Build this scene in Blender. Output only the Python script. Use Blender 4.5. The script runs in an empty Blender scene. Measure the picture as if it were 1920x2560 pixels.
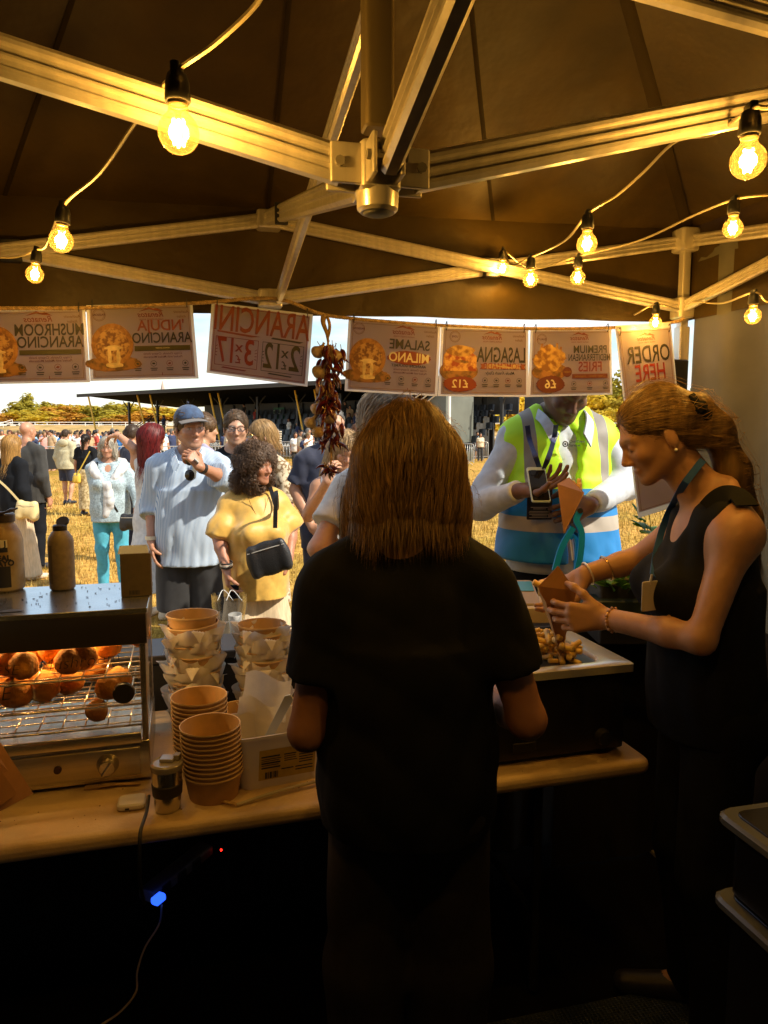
import bpy, math, random
import numpy as np
from mathutils import Vector, Matrix, Euler

# ------------------------------------------------------------------ camera, sky, sun, exposure
FPX, PITCH, EYE = 1828.0, 0.110, 1.66          # focal length in photo pixels, downward pitch, eye height
scene = bpy.context.scene
cam_d = bpy.data.cameras.new('camera')
cam = bpy.data.objects.new('camera', cam_d)
scene.collection.objects.link(cam)
scene.camera = cam
cam.location = (0, 0, EYE)
cam.rotation_euler = (math.pi / 2 - PITCH, 0, 0)
cam_d.sensor_fit = 'VERTICAL'
cam_d.sensor_height = 24.0
cam_d.lens = 24.0 * FPX / 2560.0
cam_d.clip_start = 0.02
cam_d.clip_end = 3000

SUN_DIR = Vector((0.68, -0.26, 0.66)).normalized()      # towards the sun
world = bpy.data.worlds.new('World')
scene.world = world
world.use_nodes = True
wn, wl = world.node_tree.nodes, world.node_tree.links
wn.clear()
w_out = wn.new('ShaderNodeOutputWorld')
w_bg = wn.new('ShaderNodeBackground')
w_sky = wn.new('ShaderNodeTexSky')
w_sky.sky_type = 'NISHITA'
w_sky.sun_disc = False
w_sky.sun_elevation = math.asin(SUN_DIR.z)
w_sky.sun_rotation = math.atan2(SUN_DIR.x, SUN_DIR.y)
w_sky.air_density = 1.3
w_sky.dust_density = 0.3
w_sky.ozone_density = 3.0
w_bg.inputs['Strength'].default_value = 0.13
# broken cloud layer over the whole sky
w_tc = wn.new('ShaderNodeTexCoord')
w_map = wn.new('ShaderNodeMapping')
w_map.inputs['Scale'].default_value = (2.2, 2.2, 9.0)
w_no = wn.new('ShaderNodeTexNoise')
w_no.inputs['Scale'].default_value = 1.9
w_no.inputs['Detail'].default_value = 7
w_no.inputs['Roughness'].default_value = 0.55
w_rp = wn.new('ShaderNodeValToRGB')
w_rp.color_ramp.elements[0].position = 0.42
w_rp.color_ramp.elements[1].position = 0.64
w_mx = wn.new('ShaderNodeMixRGB')
w_mx.inputs['Color2'].default_value = (6.4, 6.5, 6.5, 1)
wl.new(w_tc.outputs['Generated'], w_map.inputs['Vector'])
wl.new(w_map.outputs['Vector'], w_no.inputs['Vector'])
wl.new(w_no.outputs['Fac'], w_rp.inputs['Fac'])
wl.new(w_rp.outputs['Color'], w_mx.inputs['Fac'])
wl.new(w_sky.outputs['Color'], w_mx.inputs['Color1'])
wl.new(w_mx.outputs['Color'], w_bg.inputs['Color'])
wl.new(w_bg.outputs['Background'], w_out.inputs['Surface'])

sun_d = bpy.data.lights.new('sun', 'SUN')
sun_d.energy = 4.9
sun_d.angle = math.radians(1.5)
sun_d.color = (1.0, 0.90, 0.74)
sun = bpy.data.objects.new('sun', sun_d)
scene.collection.objects.link(sun)
sun.rotation_euler = SUN_DIR.to_track_quat('Z', 'Y').to_euler()
sun.location = SUN_DIR * 60

vs = scene.view_settings
vs.view_transform = 'Standard'
vs.look = 'None'
vs.exposure = 0.6
vs.gamma = 1.0
vs.use_curve_mapping = False
scene.cycles.max_bounces = 8
scene.cycles.transparent_max_bounces = 16
scene.cycles.sample_clamp_indirect = 4.0
scene.cycles.use_denoising = True
scene.cycles.caustics_reflective = False
scene.cycles.caustics_refractive = False

ORD = ['first', 'second', 'third', 'fourth', 'fifth', 'sixth', 'seventh', 'eighth', 'ninth', 'tenth', 'eleventh', 'twelfth', 'thirteenth', 'fourteenth', 'fifteenth', 'sixteenth', 'seventeenth', 'eighteenth', 'nineteenth', 'twentieth', 'twenty-first', 'twenty-second', 'twenty-third', 'twenty-fourth', 'twenty-fifth', 'twenty-sixth']
rng = np.random.default_rng(7)
random.seed(7)
PI = math.pi
COL = scene.collection.objects

# ------------------------------------------------------------------ pixel helpers (a pixel of the photograph and a real distance give a place)
def ray(px, py):
    c, s = math.cos(PITCH), math.sin(PITCH)
    v = (1280 - py) / FPX
    return np.array([(px - 960) / FPX, c + v * s, -s + v * c])
def P(px, py, Y):
    r = ray(px, py)
    return r * (Y / r[1]) + np.array([0, 0, EYE])
def G(px, py, z=0.0):
    r = ray(px, py)
    return r * ((z - EYE) / r[2]) + np.array([0, 0, EYE])
def V(*a):
    return np.array(a, float)
def unit(v):
    v = np.asarray(v, float)
    return v / (np.linalg.norm(v) + 1e-12)

# ------------------------------------------------------------------ materials
MATS = {}
def mat(name, col, rough=0.6, metal=0.0, var=0.0, scale=20.0, bump=0.0, bscale=None, stretch=None, col2=None,
        spec=None, trans=0.0, emit=None, estr=0.0, alpha=None, sheen=0.0, contrast=(0.35, 0.65), vcol=False, coat=0.0, detail=4, bdist=0.01):
    if name in MATS:
        return MATS[name]
    m = bpy.data.materials.new(name)
    m.use_nodes = True
    nt = m.node_tree
    N, L = nt.nodes, nt.links
    b = N['Principled BSDF']
    b.inputs['Roughness'].default_value = rough
    b.inputs['Metallic'].default_value = metal
    b.inputs['Base Color'].default_value = (*col, 1)
    if spec is not None: b.inputs['Specular IOR Level'].default_value = spec
    if trans: b.inputs['Transmission Weight'].default_value = trans
    if sheen: b.inputs['Sheen Weight'].default_value = sheen
    if coat: b.inputs['Coat Weight'].default_value = coat
    if emit is not None:
        b.inputs['Emission Color'].default_value = (*emit, 1)
        b.inputs['Emission Strength'].default_value = estr
    if alpha is not None: b.inputs['Alpha'].default_value = alpha
    src = None
    if var or col2 or bump:
        tc = N.new('ShaderNodeTexCoord')
        mp = N.new('ShaderNodeMapping')
        if stretch: mp.inputs['Scale'].default_value = stretch
        L.new(tc.outputs['Object'], mp.inputs['Vector'])
        no = N.new('ShaderNodeTexNoise')
        no.inputs['Scale'].default_value = scale
        no.inputs['Detail'].default_value = detail
        L.new(mp.outputs['Vector'], no.inputs['Vector'])
        rp = N.new('ShaderNodeValToRGB')
        rp.color_ramp.elements[0].position = contrast[0]
        rp.color_ramp.elements[1].position = contrast[1]
        c2 = col2 if col2 else tuple(max(0, c * (1 - var)) for c in col)
        rp.color_ramp.elements[0].color = (*c2, 1)
        rp.color_ramp.elements[1].color = (*(tuple(min(1, c * (1 + var * 0.5)) for c in col) if not col2 else col), 1)
        L.new(no.outputs['Fac'], rp.inputs['Fac'])
        src = rp.outputs['Color']
        if bump:
            bn = N.new('ShaderNodeTexNoise')
            bn.inputs['Scale'].default_value = bscale or scale * 2
            bn.inputs['Detail'].default_value = 3
            L.new(mp.outputs['Vector'], bn.inputs['Vector'])
            bp = N.new('ShaderNodeBump')
            bp.inputs['Strength'].default_value = bump
            bp.inputs['Distance'].default_value = bdist
            L.new(bn.outputs['Fac'], bp.inputs['Height'])
            L.new(bp.outputs['Normal'], b.inputs['Normal'])
    if vcol:
        at = N.new('ShaderNodeVertexColor')
        at.layer_name = 'Col'
        if src is not None:
            mx = N.new('ShaderNodeMixRGB')
            mx.blend_type = 'MULTIPLY'
            mx.inputs['Fac'].default_value = 1
            L.new(at.outputs['Color'], mx.inputs['Color1'])
            L.new(src, mx.inputs['Color2'])
            src = mx.outputs['Color']
        else:
            src = at.outputs['Color']
    if src is not None: L.new(src, b.inputs['Base Color'])
    MATS[name] = m
    return m

def translucent(m, w=0.4, tint=(1, 1, 1)):
    """let part of the light through a thin sheet"""
    nt = m.node_tree
    N, L = nt.nodes, nt.links
    b = N['Principled BSDF']
    out = N['Material Output']
    t = N.new('ShaderNodeBsdfTranslucent')
    t.inputs['Color'].default_value = (*tint, 1)
    lk = b.inputs['Base Color'].links
    if lk:
        mx = N.new('ShaderNodeMixRGB'); mx.blend_type = 'MULTIPLY'; mx.inputs['Fac'].default_value = 1
        mx.inputs['Color2'].default_value = (*tint, 1)
        L.new(lk[0].from_socket, mx.inputs['Color1'])
        L.new(mx.outputs['Color'], t.inputs['Color'])
    s = N.new('ShaderNodeMixShader')
    s.inputs['Fac'].default_value = w
    L.new(b.outputs['BSDF'], s.inputs[1]); L.new(t.outputs['BSDF'], s.inputs[2])
    L.new(s.outputs['Shader'], out.inputs['Surface'])
    return m

def clear_film(name, tint=(1, 1, 1), gloss=0.08, rough=0.05):
    """thin clear sheet (bulb glass, plastic film, display glass): mostly see-through with a faint reflection"""
    if name in MATS: return MATS[name]
    m = bpy.data.materials.new(name); m.use_nodes = True
    nt = m.node_tree; N, L = nt.nodes, nt.links
    N.remove(N['Principled BSDF'])
    t = N.new('ShaderNodeBsdfTransparent'); t.inputs['Color'].default_value = (*tint, 1)
    g = N.new('ShaderNodeBsdfGlossy'); g.inputs['Roughness'].default_value = rough
    fr = N.new('ShaderNodeLayerWeight'); fr.inputs['Blend'].default_value = 0.25
    mth = N.new('ShaderNodeMath'); mth.operation = 'MULTIPLY_ADD'
    mth.inputs[1].default_value = 0.55; mth.inputs[2].default_value = gloss
    L.new(fr.outputs['Facing'], mth.inputs[0])
    s = N.new('ShaderNodeMixShader')
    L.new(mth.outputs[0], s.inputs['Fac']); L.new(t.outputs[0], s.inputs[1]); L.new(g.outputs[0], s.inputs[2])
    L.new(s.outputs[0], N['Material Output'].inputs['Surface'])
    MATS[name] = m
    return m

# ------------------------------------------------------------------ mesh builder
class MB:
    def __init__(self):
        self.v, self.f, self.n = [], [], 0
    def add(self, verts, faces):
        verts = np.asarray(verts, float).reshape(-1, 3)
        self.v.append(verts)
        o = self.n
        self.f += [tuple(int(i) + o for i in f) for f in faces]
        self.n += len(verts)
        return self
    def box(self, c, s, R=None):
        h = np.asarray(s, float) / 2
        q = np.array([[x, y, z] for x in (-1, 1) for y in (-1, 1) for z in (-1, 1)], float) * h
        if R is not None: q = q @ np.asarray(R).T
        q = q + np.asarray(c, float)
        return self.add(q, [(0, 1, 3, 2), (4, 6, 7, 5), (0, 4, 5, 1), (2, 3, 7, 6), (0, 2, 6, 4), (1, 5, 7, 3)])
    def rbox(self, c, s, r=0.01, R=None, seg=3, axis=2):
        """box with its four edges along one axis rounded, and small chamfer caps"""
        sx, sy, sz = [np.asarray(s, float)[i] for i in ((0, 1, 2) if axis == 2 else (1, 2, 0) if axis == 0 else (2, 0, 1))]
        r = min(r, sx / 2 - 1e-4, sy / 2 - 1e-4)
        ring = []
        for cx, cy, a0 in ((sx / 2 - r, sy / 2 - r, 0), (-sx / 2 + r, sy / 2 - r, 90), (-sx / 2 + r, -sy / 2 + r, 180), (sx / 2 - r, -sy / 2 + r, 270)):
            for k in range(seg + 1):
                a = math.radians(a0 + 90 * k / seg)
                ring.append((cx + r * math.cos(a), cy + r * math.sin(a)))
        ring = np.array(ring)
        n = len(ring)
        ch = min(r * 0.35, sz * 0.25)
        lv = []
        for z, k in ((-sz / 2, ch), (-sz / 2 + ch, 0), (sz / 2 - ch, 0), (sz / 2, ch)):
            sc = np.array([(sx / 2 - k) / (sx / 2), (sy / 2 - k) / (sy / 2)])
            lv.append(np.column_stack([ring * sc, np.full(n, z)]))
        q = np.vstack(lv)
        if axis == 0: q = q[:, [2, 0, 1]]
        elif axis == 1: q = q[:, [1, 2, 0]]
        fc = []
        for l in range(3):
            for i in range(n):
                j = (i + 1) % n
                fc.append((l * n + i, l * n + j, (l + 1) * n + j, (l + 1) * n + i))
        fc.append(tuple(range(n - 1, -1, -1))); fc.append(tuple(range(3 * n, 4 * n)))
        if R is not None: q = q @ np.asarray(R).T
        return self.add(q + np.asarray(c, float), fc)
    def tube(self, pts, r, seg=8, cap=True, squash=None):
        pts = np.asarray(pts, float)
        n = len(pts)
        r = np.full(n, r) if np.isscalar(r) else np.asarray(r, float)
        t = np.gradient(pts, axis=0)
        t /= np.linalg.norm(t, axis=1)[:, None] + 1e-12
        up = np.array([0, 0, 1.0]) if abs(t[0][2]) < 0.9 else np.array([1.0, 0, 0])
        a = np.cross(up, t[0]); a /= np.linalg.norm(a)
        rings = []
        ang = np.linspace(0, 2 * PI, seg, endpoint=False)
        for i in range(n):
            a = a - t[i] * np.dot(a, t[i]); a /= np.linalg.norm(a) + 1e-12
            b = np.cross(t[i], a)
            q = 1.0 if squash is None else squash
            rings.append(pts[i] + r[i] * (np.outer(np.cos(ang), a) + q * np.outer(np.sin(ang), b)))
        fc = []
        for i in range(n - 1):
            for k in range(seg):
                j = (k + 1) % seg
                fc.append((i * seg + k, i * seg + j, (i + 1) * seg + j, (i + 1) * seg + k))
        if cap:
            fc.append(tuple(range(seg - 1, -1, -1))); fc.append(tuple(range((n - 1) * seg, n * seg)))
        return self.add(np.vstack(rings), fc)
    def lathe(self, prof, seg=24, c=(0, 0, 0), R=None, close=False):
        prof = np.asarray(prof, float)
        ang = np.linspace(0, 2 * PI, seg, endpoint=False)
        q = np.vstack([np.column_stack([r * np.cos(ang), r * np.sin(ang), np.full(seg, z)]) for r, z in prof])
        fc = []
        for i in range(len(prof) - 1):
            for k in range(seg):
                j = (k + 1) % seg
                fc.append((i * seg + k, i * seg + j, (i + 1) * seg + j, (i + 1) * seg + k))
        if close:
            fc.append(tuple(range(seg - 1, -1, -1))); fc.append(tuple(range((len(prof) - 1) * seg, len(prof) * seg)))
        if R is not None: q = q @ np.asarray(R).T
        return self.add(q + np.asarray(c, float), fc)
    def ball(self, c, r, seg=12, rings=8, R=None):
        r = np.array([r, r, r], float) if np.isscalar(r) else np.asarray(r, float)
        th = np.linspace(0, PI, rings + 1)[1:-1]
        ang = np.linspace(0, 2 * PI, seg, endpoint=False)
        q = [[0, 0, 1]] + [[math.sin(t) * math.cos(a), math.sin(t) * math.sin(a), math.cos(t)] for t in th for a in ang] + [[0, 0, -1]]
        q = np.array(q) * r
        fc = [(0, 1 + k, 1 + (k + 1) % seg) for k in range(seg)]
        for i in range(len(th) - 1):
            for k in range(seg):
                j = (k + 1) % seg
                fc.append((1 + i * seg + k, 1 + (i + 1) * seg + k, 1 + (i + 1) * seg + j, 1 + i * seg + j))
        e = len(q) - 1
        fc += [(e, 1 + (len(th) - 1) * seg + (k + 1) % seg, 1 + (len(th) - 1) * seg + k) for k in range(seg)]
        if R is not None: q = q @ np.asarray(R).T
        return self.add(q + np.asarray(c, float), fc)
    def grid(self, fn, nu, nv, u=(0, 1), v=(0, 1)):
        q = np.array([fn(a, b) for a in np.linspace(*u, nu + 1) for b in np.linspace(*v, nv + 1)], float)
        w = nv + 1
        return self.add(q, [(i * w + j, (i + 1) * w + j, (i + 1) * w + j + 1, i * w + j + 1) for i in range(nu) for j in range(nv)])
    def poly(self, pts, thick, nrm):
        """flat outline given real thickness"""
        pts = np.asarray(pts, float); n = len(pts)
        q = np.vstack([pts, pts + np.asarray(nrm, float) * thick])
        fc = [tuple(range(n - 1, -1, -1)), tuple(range(n, 2 * n))] + [(i, (i + 1) % n, n + (i + 1) % n, n + i) for i in range(n)]
        return self.add(q, fc)
    def verts(self):
        return np.vstack(self.v)

def np_mesh(name, verts, faces, smooth=True):
    me = bpy.data.meshes.new(name)
    verts = np.asarray(verts, np.float32)
    if isinstance(faces, np.ndarray):
        k = faces.shape[1]; nf = len(faces)
        me.vertices.add(len(verts)); me.vertices.foreach_set('co', verts.ravel())
        me.loops.add(nf * k); me.loops.foreach_set('vertex_index', faces.astype(np.int32).ravel())
        me.polygons.add(nf)
        me.polygons.foreach_set('loop_start', np.arange(0, nf * k, k, dtype=np.int32))
        me.polygons.foreach_set('loop_total', np.full(nf, k, np.int32))
        me.update(calc_edges=True)
    else:
        me.from_pydata(verts.tolist(), [], faces)
    if smooth:
        me.polygons.foreach_set('use_smooth', np.ones(len(me.polygons), bool))
    me.update()
    return me

def tag(o, label=None, cat=None, group=None, kind=None):
    if label: o['label'] = label
    if cat: o['category'] = cat
    if group: o['group'] = group
    if kind: o['kind'] = kind
    return o
def thing(name, label, cat, loc=(0, 0, 0), rz=0.0, group=None):
    o = bpy.data.objects.new(name, None)
    o.empty_display_size = 0.1
    COL.link(o)
    o.location = tuple(float(x) for x in loc)
    o.rotation_euler = (0, 0, rz)
    return tag(o, label, cat, group)
def root_matrix(o):
    while o.parent is not None: o = o.parent
    return Matrix.LocRotScale(o.location, o.rotation_euler, o.scale)
def autosmooth(me, deg=35):
    """mark edges sharper than an angle"""
    me.update()
    try:
        me.set_sharp_from_angle(angle=math.radians(deg))
    except Exception:
        pass
def build(mb, name, m, parent=None, W=False, smooth=True, sharp=35, bevel=0.0, colors=None):
    """link a builder (or a ready mesh) as ONE mesh object; W = vertices are in world coordinates"""
    if isinstance(mb, MB):
        me = np_mesh(name, mb.verts(), mb.f, smooth)
        if smooth and sharp: autosmooth(me, sharp)
    else:
        me = mb
    if W and parent is not None:
        me.transform(root_matrix(parent).inverted())
    if m is not None and not me.materials:
        me.materials.append(m)
    o = bpy.data.objects.new(name, me)
    COL.link(o)
    if parent is not None: o.parent = parent
    if bevel:
        md = o.modifiers.new('bevel', 'BEVEL'); md.width = bevel; md.segments = 2; md.limit_method = 'ANGLE'
    return o
def copy_tree(o, parent=None):
    c = o.copy()
    COL.link(c)
    c.parent = parent
    for ch in [x for x in o.children]:
        copy_tree(ch, c)
    return c
def rotz(a):
    c, s = math.cos(a), math.sin(a)
    return np.array([[c, -s, 0], [s, c, 0], [0, 0, 1.0]])
def rotx(a):
    c, s = math.cos(a), math.sin(a)
    return np.array([[1.0, 0, 0], [0, c, -s], [0, s, c]])
def roty(a):
    c, s = math.cos(a), math.sin(a)
    return np.array([[c, 0, s], [0, 1.0, 0], [-s, 0, c]])
def frame_from(t, up=(0, 0, 1)):
    """rotation whose local z points along t"""
    t = unit(t); x = np.cross(up, t)
    if np.linalg.norm(x) < 1e-4: x = np.cross((1, 0, 0), t)
    x = unit(x); y = np.cross(t, x)
    return np.column_stack([x, y, t])
def spline(pts, n=40):
    """smooth curve through points"""
    pts = np.asarray(pts, float)
    m = len(pts)
    ex = np.vstack([2 * pts[0] - pts[1], pts, 2 * pts[-1] - pts[-2]])
    out = []
    for u in np.linspace(0, m - 1 - 1e-9, n):
        i = int(u); t = u - i
        p0, p1, p2, p3 = ex[i], ex[i + 1], ex[i + 2], ex[i + 3]
        out.append(0.5 * ((2 * p1) + (-p0 + p2) * t + (2 * p0 - 5 * p1 + 4 * p2 - p3) * t * t + (-p0 + 3 * p1 - 3 * p2 + p3) * t ** 3))
    return np.array(out)
# ------------------------------------------------------------------ gazebo: frame, canopy, walls
TH, TCX, TCY, HW = 0.239, -0.008, 0.929, 1.5
TU = np.array([math.cos(TH), math.sin(TH), 0]); TN = np.array([-math.sin(TH), math.cos(TH), 0]); UPZ = V(0, 0, 1)
ZT, ZL, ZH, ZM = 2.318, 2.078, 1.975, 2.25
def T(a, b, z):
    """tent coordinates: a, b in half widths across and towards the opening; the tent stands a little higher on its right"""
    q = V(TCX, TCY, 0) + a * HW * TU + b * HW * TN
    return V(q[0], q[1], z + 0.028 * a)
def TM(x, y, z):
    q = V(TCX, TCY, 0) + x * TU + y * TN
    return V(q[0], q[1], z)
RT = np.column_stack([TU, TN, UPZ])

M_alu = mat('brushed aluminium', (0.74, 0.69, 0.60), 0.28, 0.55, var=0.12, scale=60, stretch=(1, 1, 0.1))
M_bracket = mat('grey nylon bracket', (0.30, 0.28, 0.24), 0.45, 0.3, var=0.2, scale=30)
M_blackpl = mat('black plastic', (0.02, 0.02, 0.02), 0.4)
M_canopy = mat('black coated canopy cloth', (0.040, 0.024, 0.002), 0.52, spec=.28, var=0.30, scale=5, bump=0.35, bscale=10, bdist=.02)
M_wall = translucent(mat('pale grey tent wall cloth', (0.10, 0.095, 0.08), 0.7, var=0.25, scale=3.5, bump=0.3, bscale=9), 0.16, (0.9, 0.95, 0.85))
M_darkwall = mat('black tent wall cloth', (0.018, 0.016, 0.015), 0.8)

def truss_bar(p, q, w=0.020, h=0.042, up=(0, 0, 1)):
    """extruded grooved profile from p to q"""
    p, q = np.asarray(p, float), np.asarray(q, float)
    t = unit(q - p); s = unit(np.cross(t, up)); u = np.cross(s, t)
    hw, hh, g = w / 2, h / 2, 0.0055
    half = [(hw * .55, -hh), (hw, -hh + g), (hw, -hh * .55), (hw - g, -hh * .45), (hw - g, -hh * .15), (hw, -hh * .05), (hw, hh * .05), (hw - g, hh * .15), (hw - g, hh * .45), (hw, hh * .55), (hw, hh - g), (hw * .55, hh)]
    prof = half + [(-x, y) for x, y in reversed(half)]
    n = len(prof)
    A = [p + s * x + u * y for x, y in prof]; B = [q + s * x + u * y for x, y in prof]
    return MB().add(np.array(A + B), [(i, (i + 1) % n, n + (i + 1) % n, n + i) for i in range(n)] + [tuple(range(n - 1, -1, -1)), tuple(range(n, 2 * n))])

gz = thing('gazebo', 'black pop-up gazebo with silver scissor frame sheltering the food stall', 'gazebo', (TCX, TCY, 0), TH)
def gpart(mb, name, m, **k): return build(mb, name, m, gz, W=True, **k)

# legs: outer square tube and inner tube with catch
for a in (-1, 1):
    for b in (-1, 1):
        base = T(a, b, 0)
        base[2] = 0
        o = gpart(MB().rbox(base + V(0, 0, 1.02), (0.042, 0.042, 2.04), 0.006, RT), 'leg', M_alu)
        gpart(MB().rbox(base + V(0, 0, 2.18), (0.032, 0.032, 0.34), 0.005, RT), 'leg_extension', M_alu)
        gpart(MB().rbox(T(a, b, ZL), (0.07, 0.07, 0.075), 0.012, RT), 'slider', M_alu)
        gpart(MB().rbox(T(a, b, ZT), (0.075, 0.075, 0.08), 0.012, RT), 'corner_bracket', M_alu)
        gpart(MB().rbox(base + V(0, 0, 0.01), (0.09, 0.09, 0.02), 0.01, RT), 'foot_plate', M_alu)
        gpart(MB().rbox(base + V(0, 0, 1.84) - TU * a * 0.02, (0.075, 0.06, 0.16), 0.012, RT), 'leg_catch', M_blackpl)
# side trusses: two scissors per side
def side_truss(f, off):
    """f(t, z) with t from -1 to 1 along the side; off = sideways offset of the two bars"""
    o = np.asarray(off)
    for t0, t1 in ((-1, 0), (1, 0)):
        gpart(truss_bar(f(t0, ZT) + o, f(t1, ZL) + o), 'truss_bar', M_alu)
        gpart(truss_bar(f(t0, ZL) - o, f(t1, ZT) - o), 'truss_bar', M_alu)
        m = (f(t0, ZT) + f(t1, ZL)) / 2
        gpart(MB().rbox(m, (0.06, 0.03, 0.065), 0.01, np.column_stack([unit(f(1, 0) - f(-1, 0)), unit(o), UPZ])), 'pivot_block', M_blackpl)
    for z in (ZT, ZL):
        gpart(MB().rbox(f(0, z), (0.075, 0.06, 0.055), 0.01, RT), 'mid_bracket', M_alu)
        gpart(MB().tube([f(0, z) - o * 3.2, f(0, z) + o * 3.2], 0.007, 8), 'bolt', M_alu)
side_truss(lambda t, z: T(t, 1, z), TN * 0.012)
side_truss(lambda t, z: T(t, -1, z), TN * 0.012)
side_truss(lambda t, z: T(1, t, z), TU * 0.012)
side_truss(lambda t, z: T(-1, t, z), TU * 0.012)
# mast, hubs and the four arm pairs to the mid-side brackets
c0 = T(0, 0, 0)
gpart(MB().rbox(c0 + V(0, 0, 2.58), (0.036, 0.036, 1.12), 0.007, RT), 'mast', mat('bronze anodised mast', (0.35, 0.28, 0.16), 0.4, 0.8))
hub = MB().rbox(c0 + V(0, 0, ZH), (0.050, 0.050, 0.056), 0.008, RT)
hub.lathe([(0.0, -.050), (.021, -.050), (.025, -.046), (.026, -.030), (.026, -.024)], 24, c0 + V(0, 0, ZH))
gpart(hub, 'mast_hub', M_alu)
gpart(MB().lathe([(0, -.0525), (.015, -.0525), (.019, -.0500)], 24, c0 + V(0, 0, ZH)), 'hub_cap', mat('pale grey rubber', (0.55, 0.55, 0.52), 0.6))
gpart(MB().rbox(c0 + V(0, 0, ZM), (0.07, 0.07, 0.07), 0.012, RT), 'mast_slider', M_alu)
for d, (a, b) in ((TN, (0, 1)), (-TN, (0, -1)), (TU, (1, 0)), (-TU, (-1, 0))):
    sd = np.cross(d, UPZ)
    jaw = MB()
    for s in (-1, 1):
        jaw.rbox(c0 + V(0, 0, ZH) + d * 0.040 + sd * s * 0.0165, (0.042, 0.006, 0.046), 0.003, np.column_stack([d, sd, UPZ]))
    gpart(jaw, 'hub_jaw', M_alu)
    gpart(MB().tube([c0 + V(0, 0, ZH) + d * 0.050 - sd * .024, c0 + V(0, 0, ZH) + d * 0.050 + sd * .024], 0.006, 8), 'bolt', M_bracket)
    gpart(truss_bar(c0 + V(0, 0, ZH) + d * 0.045 - sd * 0.004, T(a, b, ZT) - d * 0.03 - sd * 0.004, 0.024, 0.044), 'truss_arm', M_alu)
    gpart(truss_bar(c0 + V(0, 0, ZM) + d * 0.03 + sd * 0.026, T(a, b, ZL) - d * 0.03 + sd * 0.026, 0.020, 0.042), 'truss_arm', M_alu)
    q = c0 + V(0, 0, ZH) + d * 0.065 + (T(a, b, ZT) - d * 0.03 - c0 - V(0, 0, ZH) - d * 0.065) * 0.72 - sd * 0.004
    gpart(MB().rbox(q, (0.016, 0.034, 0.054), 0.004, np.column_stack([d, sd, UPZ])), 'arm_clip', M_blackpl)

# canopy: four roof panels sagging slightly between hips, hip straps, valance flaps
PEAK = c0 + V(0, 0, 3.12)
ZE = 2.365
cor = {(-1, -1): T(-1.02, -1.02, ZE), (1, -1): T(1.02, -1.02, ZE), (1, 1): T(1.02, 1.02, ZE), (-1, 1): T(-1.02, 1.02, ZE)}
ring4 = [(-1, -1), (1, -1), (1, 1), (-1, 1)]
for i in range(4):
    A, B = cor[ring4[i]], cor[ring4[(i + 1) % 4]]
    def fn(u, v, A=A, B=B):
        e = A * (1 - u) + B * u
        q = e * (1 - v) + PEAK * v
        sag = 0.035 * 4 * u * (1 - u) * 4 * max(v, 0) * (1 - v) + 0.007 * math.sin(u * 23 + v * 9) * (1 - v) * v * 4 + .006 * math.sin(u * 61 + 4 * math.sin(v * 5)) * (1 - v) ** 3 * min(1, max(0, v) * 8)
        return q - V(0, 0, sag)
    gpart(MB().grid(fn, 28, 20, v=(-0.012, 0.995)), 'roof_panel', M_canopy)
    gpart(MB().tube([A * (1 - t) + PEAK * t - V(0, 0, 0.012) for t in np.linspace(0, .99, 12)], 0.018, 6, squash=0.25), 'hip_strap', mat('black webbing strap', (0.030, 0.020, 0.006), 0.7, spec=.1))
    out = unit(np.cross(B - A, UPZ))
    def fv(u, v, A=A, B=B, out=out):
        w = 0.010 * math.sin(u * 31) * v + 0.006 * math.sin(u * 67 + 1) * v
        return A * (1 - u) + B * u + out * (0.002 + w) - V(0, 0, 0.355 * v - 0.024)
    gpart(MB().grid(fv, 60, 5), 'valance', M_canopy)
    mid = (A + B) / 2
    for du in (.25, .5, .75):
        e0_ = A * (1 - du) + B * du
        gpart(MB().tube([fn(du, v_) - V(0, 0, .003) for v_ in np.linspace(0, .96 * (1 - abs(du - .5)), 14)], .007, 5, squash=.2), 'seam', mat('stitched seam', (.016, .010, .002), .7, spec=.1))
for tt, (a_, b_) in ((.35, (-1, 0)), (.72, (1, 0)), (.55, (1, 0)), (.8, (-1, 0))):
    q_ = (c0 + V(0, 0, ZH)) * (1 - tt) + T(a_, b_, ZT) * tt
    gpart(MB().rbox(q_, (.022, .034, .056), .005, RT), 'velcro_strap', M_blackpl)
# walls: pale wall on the right with gathered folds, black walls at the back and on the left
def wall(name, label, p, q, m, amp, n=140, z1=2.33):
    d = unit(q - p); o = np.cross(d, UPZ); Ln = np.linalg.norm(q - p)
    w = thing(name, label, 'tent wall', (p + q) / 2 * V(1, 1, 0), math.atan2(d[1], d[0]))
    def f(u, v):
        x = u * Ln
        a = amp * (0.35 + 0.65 * (1 - v)) * (math.sin(x * 11 + 1.2 * math.sin(x * 3.1)) + 0.5 * math.sin(x * 31 + v * 2))
        return p + (q - p) * u + o * a + V(0, 0, 0.015 + (z1 - 0.015) * v - p[2] * 0)
    build(MB().grid(f, n, 10), 'cloth', m, w, W=True)
    hm = MB().grid(lambda u, v: f(u, 0.985) + o * (0.004 + 0.004 * v) - V(0, 0, 0.03 * v), 100, 1)
    build(hm, 'header_hem', m, w, W=True)
    return w
z0 = lambda a, b: T(a, b, 0) * V(1, 1, 0)
wall('tent_wall', 'pale grey tent wall hanging behind the woman in the black vest top', z0(1.03, 0.985), z0(1.03, -0.985), M_wall, 0.055)
wall('tent_wall', 'black closed wall along the left of the stall', z0(-1.03, 0.985), z0(-1.03, -0.985), M_darkwall, 0.012)
wall('tent_wall', 'black closed wall at the back of the stall', z0(-0.985, -1.03), z0(0.985, -1.03), M_darkwall, 0.012)
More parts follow.
